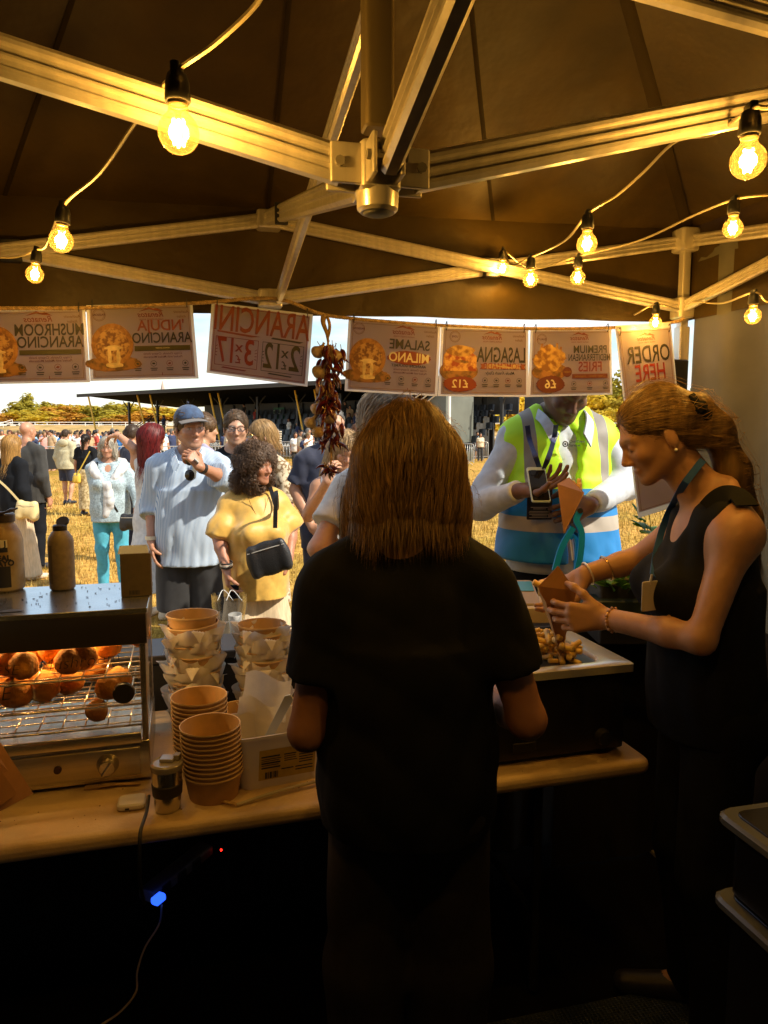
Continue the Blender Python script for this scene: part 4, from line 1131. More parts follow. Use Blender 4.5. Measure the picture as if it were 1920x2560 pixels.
build(MB().tube(spline([P(372, 1990, 1.66), P(366, 2030, 1.60), P(352, 2075, 1.545), P(349, 2120, 1.525), P(350, 2200, 1.54), P(360, 2260, 1.58)], 40), .0042, 8), 'flex', M_blackpl, cbk, W=True)
# serving slice lying by the bowls
ut = thing('serving_utensil', 'long clear-handled serving slice lying in front of the bowls', 'utensil', G(590, 2020, TZ))
ua, ub, uc = G(480, 1978, TZ) + V(0, -.02, .006), G(592, 2018, TZ) + V(0, 0, .006), G(800, 1962, TZ) + V(0, 0, .012)
build(MB().tube(spline([ub, (ub + uc) / 2 + V(0, 0, .004), uc], 12), .004, 8), 'handle', mat('clear acrylic', (.55, .50, .40), .1, spec=.8), ut, W=True)
sdu = unit(np.cross(ub - ua, UPZ))
build(MB().poly([ua - sdu * .004, ub - sdu * .004, ub + sdu * .006, ua + sdu * .006], .003, UPZ), 'blade', mat('breadcrumbed blade', (.50, .33, .15), .6, var=.3, scale=90), ut, W=True, smooth=False)
# tasting fork half under the cabinet
o = bpy.data.objects.new('wooden_fork', me); COL.link(o); o.location = tuple(G(330, 1968, TZ) + V(.02, .01, .004)); o.rotation_euler = (0, 0, 3.3)
tag(o, 'wooden fork lying on the table in front of the cabinet', 'fork')
# paper bag corner at the left edge
pb = thing('kraft_paper_bag', 'folded brown kraft paper bag standing at the left edge of the table', 'paper bag', G(10, 2040, TZ))
b0, b1_, b2_, b3_ = P(-60, 2060, 1.50), P(82, 1985, 1.58), P(-5, 1850, 1.60), P(-60, 1850, 1.56)
nb = unit(np.cross(b1_ - b0, b2_ - b0))
pbf = MB().poly([b0, b1_, b2_, b3_], .010, nb)
build(pbf, 'bag_side', mat('kraft bag paper', (.36, .17, .065), .7, var=.12, scale=20), pb, W=True, smooth=False)
build(MB().poly([b0 + nb * .012, P(40, 1985, 1.55) + nb * .012, P(-20, 1900, 1.57) + nb * .012], .004, nb), 'bag_fold', mat('kraft bag paper', (.36, .17, .065), .7), pb, W=True, smooth=False)

# ------------------------------------------------------------------ bain-marie with chips
M_bm = mat('black enamel', (.016, .015, .015), .35)
bmx1, bmy = tb_of(1600, 1880)
bmc = TB(bmx1 - .24, .40)
bn = thing('bain_marie', 'black countertop food warmer with steel pan of chips', 'food warmer', bmc, math.atan2(tdir[1], tdir[0]))
ZB = .985
BMR = P(1588, 1660, 2.02)
ZB = BMR[2]
bx1 = (BMR - E1 * V(1, 1, 0)) @ tdir; by0 = (BMR - E1 * V(1, 1, 0)) @ tnor
BW, BDp = .58, .36
def BM(x, y, z): return TB(bx1 - BW + x, by0 + y, z)
for nm, mb_ in (('case', MB().rbox(BM(BW / 2 - .005, BDp / 2, (ZB + TZ) / 2 + .003), (BW - .03, BDp - .02, ZB - TZ - .02), .012, RTB)),): build(mb_, nm, M_bm, bn, W=True)
for x in (.06, BW - .06):
    for y in (.05, BDp - .05): build(MB().lathe([(.015, 0), (.015, .014)], 10, BM(x, y, TZ), close=True), 'foot', M_blackpl, bn, W=True)
M_pansteel = mat('bright pan steel', (.85, .84, .80), .25, .5)
def pan_ring(x0, x1, y0, y1, z, r, k=7):
    out = []
    for cx, cy, a0 in ((x1 - r, y1 - r, 0), (x0 + r, y1 - r, 90), (x0 + r, y0 + r, 180), (x1 - r, y0 + r, 270)):
        for i in range(k): a = math.radians(a0 + 90 * i / (k - 1)); out.append((cx + r * math.cos(a), cy + r * math.sin(a), z))
    return out
rings = [pan_ring(0, BW, 0, BDp, ZB - .022, .010), pan_ring(0, BW, 0, BDp, ZB, .010), pan_ring(.006, BW - .006, .006, BDp - .006, ZB + .004, .012), pan_ring(.055, BW - .075, .035, BDp - .035, ZB + .004, .050), pan_ring(.060, BW - .080, .040, BDp - .040, ZB - .002, .048), pan_ring(.072, BW - .092, .052, BDp - .052, ZB - .075, .045)]
pm = MB(); nn_ = 28
pm.add([BM(*p) for ring in rings for p in ring], [(l * nn_ + i, l * nn_ + (i + 1) % nn_, (l + 1) * nn_ + (i + 1) % nn_, (l + 1) * nn_ + i) for l in range(len(rings) - 1) for i in range(nn_)] + [tuple(range((len(rings) - 1) * nn_, len(rings) * nn_))])
build(pm, 'pan', M_pansteel, bn, W=True)
build(MB().rbox(BM(BW / 2 - .05, -.0, TZ + .055), (.07, .006, .026), .003, RTB), 'name_plate', mat('dull plate', (.05, .045, .035), .4, .5), bn, W=True)
build(MB().lathe([(0, .022), (.020, .022), (.024, 0)], 20, BM(BW - .10, .0, TZ + .06), RTB @ rotx(PI / 2)), 'control_knob', M_blackpl, bn, W=True)
build(MB().ball(P(1415, 1842, 1.99), .0022, 8, 6), 'green_led', mat('green led', (0, .3, .05), emit=(.05, 1, .25), estr=1.6), bn, W=True)
M_chip = mat('fried potato', (.85, .62, .20), .5, col2=(.70, .42, .09), scale=40)
ch = thing('chips', 'heap of golden chips in the steel pan', 'chips', BM(BW / 2, BDp / 2, ZB - .07))
cm_ = [MB().rbox((0, 0, 0), (L_, .016, .015), .004, axis=0, seg=1) for L_ in (.036, .048, .060)]
cme = []
for m_ in cm_:
    x_ = np_mesh('chip', m_.verts(), m_.f); x_.materials.append(M_chip); cme.append(x_)
r_ = np.random.default_rng(5)
rootM = root_matrix(ch).inverted()
for i in range(170):
    x, y = .10 + (BW - .22) * r_.random(), .07 + (BDp - .14) * r_.random()
    hz = .080 * math.exp(-((x - BW * .60) / .16) ** 2)
    o = bpy.data.objects.new('chip', cme[i % 3]); COL.link(o); o.parent = ch
    o.location = rootM @ Vector(BM(x, y, ZB - .064 + hz * r_.random() + .022 * r_.random() + hz * .5))
    o.rotation_euler = (r_.random() * 6, (r_.random() - .5) * .9, r_.random() * 6)
# ------------------------------------------------------------------ kraft cones
M_cone = mat('kraft cone card', (.42, .21, .085), .6, var=.1, scale=25)
def paper_cone(label, tip, left, apex, right, hollow, m=M_cone):
    """cone of folded card: outline tip, left rim, back peak, right rim; hollow = vector towards its front face"""
    t = thing('paper_cone', label, 'paper cone', tip)
    tip, left, apex, right = [np.asarray(x, float) for x in (tip, left, apex, right)]
    front = (left + right) / 2 + np.asarray(hollow, float)
    th = unit(np.cross(left - tip, right - tip)) * .0012
    bk = MB().add([tip, left, apex, right, tip + th, left + th, apex + th, right + th], [(0, 1, 2, 3), (7, 6, 5, 4), (0, 4, 5, 1), (1, 5, 6, 2), (2, 6, 7, 3), (3, 7, 4, 0)])
    build(bk, 'back_panel', m, t, W=True, smooth=False)
    for nm, e in (('side_flap', left), ('side_flap', right)):
        up = unit(apex - tip) * .01
        q = [tip, e, front + up]
        nrm = unit(np.cross(q[1] - q[0], q[2] - q[0])) * .0012
        build(MB().add(q + [x + nrm for x in q], [(0, 1, 2), (5, 4, 3), (0, 3, 4, 1), (1, 4, 5, 2), (2, 5, 3, 0)]), nm, mat('pale inner card', (.62, .42, .22), .6) if nm == 'x' else m, t, W=True, smooth=False)
    return t
paper_cone('brown paper cone held by the woman over the chip pan', P(1402, 1640, 2.05), P(1346, 1466, 2.00), P(1395, 1415, 2.0), P(1442, 1478, 1.985), V(-.01, .065, .0))
build(MB().poly([P(1402, 1638, 2.047), P(1342, 1468, 1.997), P(1364, 1505, 1.995)], .0015, V(0, -1, 0)), 'side_flap', mat('pale card edge', (.66, .46, .26), .6), bpy.data.objects['paper_cone'], W=True, smooth=False)
for i, (px, py) in enumerate(((1347, 1462), (1352, 1474), (1360, 1465))):
    o = bpy.data.objects.new('chip', cme[0]); COL.link(o); o.location = tuple(P(px, py, 2.02 + .006 * i)); o.rotation_euler = (.3, .5 + i, i)
    tag(o, 'golden chip sticking out of the cone held by the woman', 'chip', 'chips in the woman\'s cone')
# ------------------------------------------------------------------ figures: smooth blended bodies meshed from distance fields
class Field:
    def __init__(self):
        self.p = []; self.cut = []; self.disp = None
    def cap(self, a, b, ra, rb, k=0.03):
        a, b = np.asarray(a, float), np.asarray(b, float); ab = b - a; L2 = ab @ ab + 1e-9; m = max(ra, rb)
        def fn(x, y, z):
            t = np.clip(((x - a[0]) * ab[0] + (y - a[1]) * ab[1] + (z - a[2]) * ab[2]) / L2, 0, 1)
            return np.sqrt((x - a[0] - t * ab[0]) ** 2 + (y - a[1] - t * ab[1]) ** 2 + (z - a[2] - t * ab[2]) ** 2) - (ra + (rb - ra) * t)
        self.p.append((fn, np.minimum(a, b) - m, np.maximum(a, b) + m, k, False)); return self
    def ell(self, c, r, R=None, k=0.03, sub=False):
        c = np.asarray(c, float); r = np.full(3, r) if np.isscalar(r) else np.asarray(r, float); m = r.max()
        R = np.eye(3) if R is None else np.asarray(R)
        def fn(x, y, z):
            X, Y, Z = x - c[0], y - c[1], z - c[2]
            u = [(X * R[0, i] + Y * R[1, i] + Z * R[2, i]) for i in range(3)]
            k0 = np.sqrt((u[0] / r[0]) ** 2 + (u[1] / r[1]) ** 2 + (u[2] / r[2]) ** 2)
            k1 = np.sqrt((u[0] / r[0] ** 2) ** 2 + (u[1] / r[1] ** 2) ** 2 + (u[2] / r[2] ** 2) ** 2) + 1e-9
            return k0 * (k0 - 1) / k1
        self.p.append((fn, c - m, c + m, k, sub)); return self
    def cone(self, a, b, ra, rb, k=0.03, sq=1.0):
        """like cap but cut square at b (sleeve and trouser ends)"""
        a, b = np.asarray(a, float), np.asarray(b, float); ab = b - a; L = math.sqrt(ab @ ab) + 1e-9; u = ab / L; m = max(ra, rb)
        def fn(x, y, z):
            t = ((x - a[0]) * u[0] + (y - a[1]) * u[1] + (z - a[2]) * u[2])
            tc = np.maximum(t, 0)
            d = np.sqrt((x - a[0] - tc * u[0]) ** 2 + ((y - a[1] - tc * u[1]) / sq) ** 2 + (z - a[2] - tc * u[2]) ** 2) - (ra + (rb - ra) * np.clip(tc / L, 0, 1))
            return np.maximum(d, t - L)
        self.p.append((fn, np.minimum(a, b) - m, np.maximum(a, b) + m, k, False)); return self
    def etube(self, c, r0, r1, z0, z1, k=0.04):
        """upright elliptical tube from z0 (radii r0) to z1 (radii r1)"""
        m = max(max(r0), max(r1))
        def fn(x, y, z):
            w = np.clip((z - z0) / (z1 - z0), 0, 1); rx = r0[0] + (r1[0] - r0[0]) * w; ry = r0[1] + (r1[1] - r0[1]) * w
            d = (np.sqrt(((x - c[0]) / rx) ** 2 + ((y - c[1]) / ry) ** 2) - 1) * np.minimum(rx, ry)
            return np.maximum(d, np.maximum(z0 - z, z - z1))
        self.p.append((fn, V(c[0] - m, c[1] - m, z0), V(c[0] + m, c[1] + m, z1), k, False)); return self
    def subcap(self, a, b, ra, rb, k=0.01):
        self.cap(a, b, ra, rb, k); self.p.append(self.p.pop()[:4] + (True,)); return self
    def plane(self, pt, n):
        """keep the side that n points away from"""
        pt, n = np.asarray(pt, float), unit(n)
        self.cut.append(lambda x, y, z: (x - pt[0]) * n[0] + (y - pt[1]) * n[1] + (z - pt[2]) * n[2]); return self
    def bounds(self, m=0.03):
        return np.min([q[1] for q in self.p if not q[4]], 0) - m, np.max([q[2] for q in self.p if not q[4]], 0) + m
    def grid(self, lo, hi, h):
        n = np.maximum(np.ceil((hi - lo) / h).astype(int) + 1, 3)
        ax = [lo[i] + h * np.arange(n[i]) for i in range(3)]
        D = np.full(n, 0.5, np.float32)
        def block(l, u, m):
            s = []
            for i in range(3):
                a = max(0, int((l[i] - m - lo[i]) / h)); b = min(n[i], int((u[i] + m - lo[i]) / h) + 2)
                if b <= a: return None
                s.append(slice(a, b))
            return tuple(s)
        def xyz(s): return ax[0][s[0]][:, None, None], ax[1][s[1]][None, :, None], ax[2][s[2]][None, None, :]
        for fn, l, u, k, sub in self.p:
            s = block(l, u, k + 2 * h)
            if s is None: continue
            d = fn(*xyz(s)).astype(np.float32); E0 = D[s]
            if sub:
                d = -d
                hh = np.maximum(k - np.abs(E0 - d), 0) / k
                D[s] = np.maximum(E0, d) + hh * hh * k * 0.25
            else:
                hh = np.maximum(k - np.abs(E0 - d), 0) / k
                D[s] = np.minimum(E0, d) - hh * hh * k * 0.25
        if self.disp is not None:
            idx = np.nonzero(np.abs(D) < 0.03)
            D[idx] += self.disp(ax[0][idx[0]], ax[1][idx[1]], ax[2][idx[2]]).astype(np.float32)
        for c in self.cut:
            D = np.maximum(D, c(ax[0][:, None, None], ax[1][None, :, None], ax[2][None, None, :]).astype(np.float32))
        return D, lo
    def mesh(self, h, fine=()):
        """surface of the field; fine = boxes (lo, hi, h) meshed with a smaller step"""
        lo, hi = self.bounds()
        D, o = self.grid(lo, hi, h)
        v, f = surface_net(D, o, h)
        V_, F_ = [], []
        for l, u, hh in fine:
            l, u = np.asarray(l, float), np.asarray(u, float)
            ins = ((v > l) & (v < u)).all(1)
            f = f[~ins[f].all(1)]
        off = 0
        V_.append(v); F_.append(f); off = len(v)
        for l, u, hh in fine:
            l, u = np.asarray(l, float), np.asarray(u, float)
            l, u = np.maximum(l - hh * 0, lo), np.minimum(u, hi)
            D2, o2 = self.grid(l, u, hh)
            v2, f2 = surface_net(D2, o2, hh)
            if len(v2) == 0: continue
            V_.append(v2); F_.append(f2 + off); off += len(v2)
        v, f = np.vstack(V_), np.vstack(F_)
        used = np.zeros(len(v), bool); used[f.ravel()] = True
        re = np.cumsum(used) - 1
        return v[used], re[f]

def surface_net(D, lo, h):
    S_ = D < 0
    c = [S_[i:S_.shape[0] - 1 + i, j:S_.shape[1] - 1 + j, k:S_.shape[2] - 1 + k] for i in (0, 1) for j in (0, 1) for k in (0, 1)]
    n = sum(x.astype(np.int8) for x in c)
    act = (n > 0) & (n < 8)
    idx = np.array(np.nonzero(act)).T
    if len(idx) == 0: return np.zeros((0, 3)), np.zeros((0, 4), int)
    vid = np.full(act.shape, -1, np.int64); vid[tuple(idx.T)] = np.arange(len(idx))
    corner = np.array([[i, j, k] for i in (0, 1) for j in (0, 1) for k in (0, 1)])
    val = np.stack([D[idx[:, 0] + q[0], idx[:, 1] + q[1], idx[:, 2] + q[2]] for q in corner], 1)
    acc = np.zeros((len(idx), 3)); cnt = np.zeros(len(idx))
    for a in range(8):
        for b in range(a + 1, 8):
            if np.abs(corner[a] - corner[b]).sum() != 1: continue
            m = (val[:, a] < 0) != (val[:, b] < 0)
            t = val[m, a] / (val[m, a] - val[m, b])
            acc[m] += corner[a] + t[:, None] * (corner[b] - corner[a]); cnt[m] += 1
    v = lo + h * (idx + acc / cnt[:, None])
    F_ = []
    for axn in range(3):
        o1, o2 = [(1, 2), (2, 0), (0, 1)][axn]
        sl = [slice(None)] * 3; sl2 = [slice(None)] * 3
        sl[axn] = slice(0, -1); sl2[axn] = slice(1, None)
        A, B = S_[tuple(sl)], S_[tuple(sl2)]
        e = np.array(np.nonzero(A != B)).T
        ok = (e[:, o1] > 0) & (e[:, o2] > 0) & (e[:, o1] < S_.shape[o1] - 1) & (e[:, o2] < S_.shape[o2] - 1)
        e = e[ok]
        if len(e) == 0: continue
        def at(d1, d2):
            q = e.copy(); q[:, o1] += d1; q[:, o2] += d2
            return vid[tuple(q.T)]
        quad = np.stack([at(-1, -1), at(0, -1), at(0, 0), at(-1, 0)], 1)
        flip = ~A[tuple(e.T)]
        quad[flip] = quad[flip][:, ::-1]
        F_.append(quad)
    return v, np.vstack(F_)

def relax(v, f, n=1, w=0.5):
    for _ in range(n):
        s = np.zeros_like(v); c = np.zeros(len(v))
        for a, b in ((0, 1), (1, 2), (2, 3), (3, 0)):
            np.add.at(s, f[:, a], v[f[:, b]]); np.add.at(c, f[:, a], 1)
            np.add.at(s, f[:, b], v[f[:, a]]); np.add.at(c, f[:, b], 1)
        m = c >= 8 - 2
        v = np.where(m[:, None], v * (1 - w) + w * s / np.maximum(c, 1)[:, None], v)
    return v

def set_colors(me, col):
    at = me.color_attributes.new('Col', 'FLOAT_COLOR', 'POINT')
    c = np.ones((len(me.vertices), 4), np.float32); c[:, :3] = col
    at.data.foreach_set('color', c.ravel())

def wrinkle(seed, amp, freq=26.0, stretch=(1, 1, .6)):
    r = np.random.default_rng(seed)
    ks = r.normal(size=(7, 3)); ks /= np.linalg.norm(ks, axis=1)[:, None]
    ks *= (freq * (0.5 + 1.3 * r.random(7)))[:, None] * np.array(stretch); ph = r.random(7) * 6.28; am = amp * (0.3 + .5 * r.random(7))
    def fn(x, y, z):
        w = .35 * np.sin(x * 9 + z * 6 + seed); d = 0
        for k, p, a in zip(ks, ph, am): d = d + a * (1 - 2 * np.abs(np.sin(.5 * (x * k[0] + y * k[1] + z * k[2] + p + w * 3))))
        return d * .55
    return fn

def hair_strands(fld, h, n, length, width, flow, seed, off=0.004, segs=9, region=None, curl=0.0, jit=.08):
    """ribbons that run over the surface of a hair volume"""
    r = np.random.default_rng(seed)
    lo, hi = fld.bounds(0.05)
    D, o = fld.grid(lo, hi, h)
    v, f = surface_net(D, o, h)
    g = np.stack(np.gradient(D, h), -1)
    if region is not None:
        i = np.clip(np.rint((v - o) / h).astype(int), 0, np.array(D.shape) - 1); nn = g[i[:, 0], i[:, 1], i[:, 2]]
        keep = region(v, nn / (np.linalg.norm(nn, axis=1)[:, None] + 1e-9)); v = v[keep] if keep.sum() > 10 else v
    sh = np.array(D.shape) - 1
    def samp(p):
        i = np.clip(np.rint((p - o) / h).astype(int), 0, sh)
        nn = g[i[:, 0], i[:, 1], i[:, 2]]; nn = nn / (np.linalg.norm(nn, axis=1)[:, None] + 1e-9)
        d = D[i[:, 0], i[:, 1], i[:, 2]] + ((p - (o + i * h)) * nn).sum(1)
        return d, nn
    p = v[r.integers(0, len(v), n)] + r.normal(size=(n, 3)) * h * .5
    L = length * (0.55 + .6 * r.random(n)); lift = off * (0.2 + 1.5 * r.random(n)); wd = width * (.5 + r.random(n))
    ph = r.random(n) * 6.28; cd = r.normal(size=(n, 3))
    path, nor, tang = [], [], []
    jit = r.normal(size=(n, 3)) * jit
    for s in range(segs + 1):
        d, nn = samp(p)
        hang = (nn[:, 2:3] < -.25)
        p = np.where(hang, p, p - nn * np.clip(d - lift, -.02, .02)[:, None])
        t = flow(p) + jit
        t = np.where(hang, t, t - nn * (t * nn).sum(1)[:, None]); t /= np.linalg.norm(t, axis=1)[:, None] + 1e-9
        q = p
        if curl: q = p + (np.cross(nn, t) * np.sin(ph + s * 2.1)[:, None] + nn * np.cos(ph + s * 2.1)[:, None]) * curl
        path.append(q); nor.append(nn); tang.append(t)
        p = p + t * (L / segs)[:, None]
    verts, faces = [], []
    for s in range(segs + 1):
        side = np.cross(nor[s], tang[s]) * (wd * (1.0 if s < segs * .6 else max(.12, 1 - (s - segs * .6) / (segs * .42))))[:, None]
        verts += [path[s] - side, path[s] + nor[s] * (wd * .5)[:, None], path[s] + side]
    Vv = np.stack(verts, 1)
    m = Vv.shape[1]; base = np.arange(n)[:, None] * m
    fc = []
    for s in range(segs):
        for k in (0, 1):
            a = s * 3 + k
            fc.append(np.stack([base[:, 0] + a, base[:, 0] + a + 1, base[:, 0] + a + 4, base[:, 0] + a + 3], 1))
    tone = np.repeat(r.random(n), m)
    return Vv.reshape(-1, 3), np.concatenate(fc), tone

M_skin = {}
def skin_mat(rough=0.5):
    if 'skin' not in M_skin:
        m = mat('skin', (1, 1, 1), rough, var=.10, scale=45, bump=.15, bscale=200, bdist=.001, vcol=True)
        b = m.node_tree.nodes['Principled BSDF']
        b.inputs['Subsurface Weight'].default_value = 0.12
        b.inputs['Subsurface Radius'].default_value = (.012, .005, .003)
        b.inputs['Subsurface Scale'].default_value = 0.6
        M_skin['skin'] = m
    return M_skin['skin']
M_hair = mat('hair', (1, 1, 1), 0.42, var=.45, scale=70, stretch=(1, 1, .12), vcol=True, spec=.4)
translucent(M_hair, .35, (1, .9, .7))
def cloth(name, col, var=.12, rough=.85, scale=30, col2=None, bump=.25, sheen=.15, **k):
    return mat(name, col, rough, var=var, scale=scale, col2=col2, bump=bump, bscale=260, bdist=.0015, sheen=sheen, **k)

def hand_field(F, wrist, d, palm, side, s=1.0, curl=(.5, .5, .5, .5), thumb=.5, spread=.08):
    """palm and five fingers: d = direction of the fingers, palm = the way the palm faces, side = +1/-1 where the thumb is (d x palm)"""
    d, palm = unit(d), unit(np.asarray(palm, float) - np.dot(palm, unit(d)) * unit(d))
    t = np.cross(d, palm) * side
    w = np.asarray(wrist, float)
    kn = []
    for i, x in enumerate((.030, .010, -.010, -.029)):
        k = w + d * (.088 - .004 * abs(i - 1) - .006 * (i == 3)) * s + t * x * s
        F.cap(w + t * x * .55 * s + d * .012 * s, k, .015 * s, .0118 * s, .014 * s)
        kn.append(k)
    F.ell(w + d * .03 * s + t * .024 * s + palm * .008 * s, (.017 * s, .026 * s, .015 * s), np.column_stack([t, d, palm]), .014 * s)
    ln = (.044, .049, .045, .035), (.026, .030, .027, .021), (.021, .023, .021, .018)
    rad = (.0088, .0090, .0086, .0075)
    for i in range(4):
        p = kn[i]; a = 0
        dd = unit(d + t * spread * (1.5 - i))
        for j in range(3):
            a += curl[i] * (1.0, 1.15, .8)[j]
            q = p + (dd * math.cos(a) + palm * math.sin(a)) * ln[j][i] * s
            F.cap(p, q, rad[i] * s * (1 - .06 * j), rad[i] * s * (.93 - .08 * j), .006 * s)
            p = q
    p = w + d * .022 * s + t * .030 * s
    v = unit(d * .75 + t * .75 + palm * .25)
    for j, l in enumerate((.045, .033, .027)):
        q = p + v * l * s
        F.cap(p, q, (.0125, .0105, .0098)[j] * s, (.0105, .0098, .008)[j] * s, .010 * s)
        p = q
        v = unit(v + (palm * .7 - t * .55) * thumb)
    return w + d * .09 * s

def fbox(pts, m):
    pts = np.asarray(pts); return pts.min(0) - m, pts.max(0) + m

def head_field(F, c, R, s, nose=1.0, jaw=1.0, fem=0.0):
    def q(*p): return c + R @ (np.array(p) * s)
    r3 = lambda *a: np.array(a) * s
    F.ell(q(0, .014, .034), r3(.0745, .094, .083), R, .03 * s)
    F.ell(q(0, -.026, -.022), r3(.0600, .063, .082), R, .03 * s)
    for e in (-1, 1):
        F.cap(q(e * .054 * jaw, .018, -.040), q(e * .024 * jaw, -.054, -.088), .017 * s, .014 * s, .025 * s)
        F.ell(q(e * .040, -.060, -.022), r3(.021, .022, .020), R, .02 * s)
        F.ell(q(e * .077, .014, -.006), r3(.008, .019, .030), R @ rotz(e * .35), .008 * s)
        F.ell(q(e * .0115, -.092, -.037), r3(.0080, .010, .0070), R, .006 * s)
    F.ell(q(0, -.066, -.094), r3(.022 * jaw, .020, .018), R, .025 * s)
    F.cap(q(0, -.080, .010), q(0, -.082 - .023 * nose, -.031), .0080 * s, .0095 * s, .012 * s)
    F.cap(q(-.040, -.068, .024), q(0, -.080, .021), .010 * s, .010 * s, .016 * s)
    F.cap(q(.040, -.068, .024), q(0, -.080, .021), .010 * s, .010 * s, .016 * s)
    for e in (-1, 1):
        F.ell(q(e * .031, -.093, .003), r3(.019, .014, .0115), R, .012 * s, sub=True)
    for e in (-1, 1):
        F.ell(q(e * .031, -.0740, .003), r3(.0135, .0125, .0115), R, .004 * s)
    F.ell(q(0, -.0795, -.0615), r3(.022, .011, .0058), R, .006 * s)
    F.ell(q(0, -.0780, -.0715), r3(.019, .011, .0066), R, .006 * s)
    F.subcap(q(-.022, -.089, -.0665), q(.022, -.089, -.0665), .0016 * s, .0016 * s, .002 * s)
    return q

def field_at(F, x, y, z):
    D = np.full(np.shape(x), .5)
    for fn, l, u, k, sub in F.p:
        d = fn(x, y, z)
        if sub: d = -d; hh = np.maximum(k - np.abs(D - d), 0) / k; D = np.maximum(D, d) + hh * hh * k * .25
        else: hh = np.maximum(k - np.abs(D - d), 0) / k; D = np.minimum(D, d) - hh * hh * k * .25
    return D
def on_body(J, px, py, off, y0, y1):
    """the point of a dressed figure seen at a pixel: first hit of its body field widened by off"""
    ts = np.linspace(y0, y1, 160); W = np.array([P(px, py, t) for t in ts]); l = np.array([J['loc'](w) for w in W])
    D = field_at(J['F'], l[:, 0], l[:, 1], l[:, 2]) - off
    i = np.nonzero(D < 0)[0]
    return W[i[0]] if len(i) else W[len(W) // 2]
OUT = {}
def person(label, base, face=0.0, h=1.70, wd=1.0, dp=1.0, belly=0.0, bust=0.0, skin=(.45, .24, .14), head=(0, 0, 0), headoff=(0, 0, 0), hs=.96, armw=1.0, nose=1.0, jaw=1.0, drop=0.0,
           arms=None, legs=None, top=None, bottom=None, shoes=None, hair=None, tints=(), res=(.016, .0065, .0045), group=None, seed=0, lean=(0, 0), brow=(.10, .06, .03), stubble=None, lips=(.36, .12, .09), name='person', headfine=True, lookdown=False):
    s = h / 1.75
    rz = math.radians(face)
    t = thing(name, label, 'person', (base[0], base[1], base[2] if len(base) > 2 else 0), rz, group)
    Ri = rotz(-rz); B0 = V(base[0], base[1], base[2] if len(base) > 2 else 0)
    loc = lambda w: Ri @ (np.asarray(w, float) - B0)
    lx, ly = lean
    up = lambda x, y, z: V(x + lx * max(0, z - .95) * s, y + ly * max(0, z - .95) * s, z) if True else 0
    U = lambda x, y, z: up(x * s, y * s, z * s)
    sh = {'a': U(-.165 * wd, .008, 1.388 - drop), 'b': U(.165 * wd, .008, 1.388 - drop)}
    F = Field()
    F.ell(U(0, 0, 1.27), V(.150 * wd, .105 * dp, .19) * s, k=.06)
    F.cap(sh['a'] * V(.86, 1, 1.004), sh['b'] * V(.86, 1, 1.004), .058 * s, .058 * s, .05)
    F.ell(U(0, -.012 - belly * .5, 1.08), V(.138 * wd + belly * .4, .100 * dp + belly * .6, .17) * s, k=.06)
    F.ell(U(0, 0, .945), V(.155 * wd, .112 * dp, .125) * s, k=.06)
    for e in (-1, 1):
        F.ell(U(e * .07 * wd, .05 * dp, .90), V(.080, .075, .085) * s, k=.05)
        if bust: F.ell(U(e * .074 * wd, -.085 * dp - bust * .25, 1.235), V(.064, .058 + bust * .5, .066) * s, k=.04)
    hc = U(0, -.020, 1.628) + np.asarray(headoff, float)
    Rh = rotz(math.radians(head[0])) @ rotx(math.radians(head[1])) @ roty(math.radians(head[2]))
    F.cap(U(0, .022, 1.43), hc + Rh @ V(0, .018, -.045) * s, .060 * s, .053 * s * (1 if not bust else .92), .035)
    for e, k in ((-1, 'a'), (1, 'b')):
        F.cap(U(e * .05, .03, 1.50), sh[k] + V(0, 0.01, .010), .028 * s, .042 * s, .04)
    q = head_field(F, hc, Rh, s * hs, nose, jaw)
    J = dict(sh=sh, hc=hc, Rh=Rh, q=q, s=s)
    fine = [(hc - .15 * s * hs, hc + .15 * s * hs, res[1])] if headfine else []
    arms = arms or {}
    AR = {}
    for k, e in (('a', -1), ('b', 1)):
        sp = arms.get(k)
        if sp is None:
            el = sh[k] + V(e * .05, .03, -.285) * s; wr = el + V(e * .01, -.07, -.245) * s; hd = dict(d=V(0, -.25, -1), palm=V(-e, 0, 0), curl=(.35, .38, .42, .46))
        else:
            el, wr = loc(sp[0]), loc(sp[1]); hd = dict(sp[2]) if len(sp) > 2 and sp[2] else {}
            if 'd' in hd: hd['d'] = Ri @ np.asarray(hd['d'], float)
            if 'palm' in hd: hd['palm'] = Ri @ np.asarray(hd['palm'], float)
        hd.setdefault('d', wr - el); hd.setdefault('palm', V(-e, 0, 0))
        dd = unit(hd['d']); pl = unit(np.asarray(hd['palm']) - np.dot(hd['palm'], dd) * dd)
        side = hd.pop('side', None)
        if side is None:                                # thumb side from the handedness (a = right hand, b = left hand)
            side = -1 if k == 'a' else 1
            side = -side
        F.cap(sh[k], el, .049 * s * armw, .039 * s * armw, .045)
        F.cap(el, el + (wr - el) * .3, .039 * s * armw, .040 * s * armw, .02); F.cap(el + (wr - el) * .3, wr, .040 * s * armw, .0270 * s, .02)
        if not hd.pop('hide', False):
            hd.pop('d'); hd.pop('palm')
            hand_field(F, wr, dd, pl, side, s * hd.pop('size', 1.0), **hd)
            if len(res) > 2 and res[2]:
                mid = wr + dd * .085 * s
                fine.append((mid - .115 * s, mid + .115 * s, res[2]))
        AR[k] = (sh[k], el, wr, dd)
    LG = {}
    legs = legs or {}
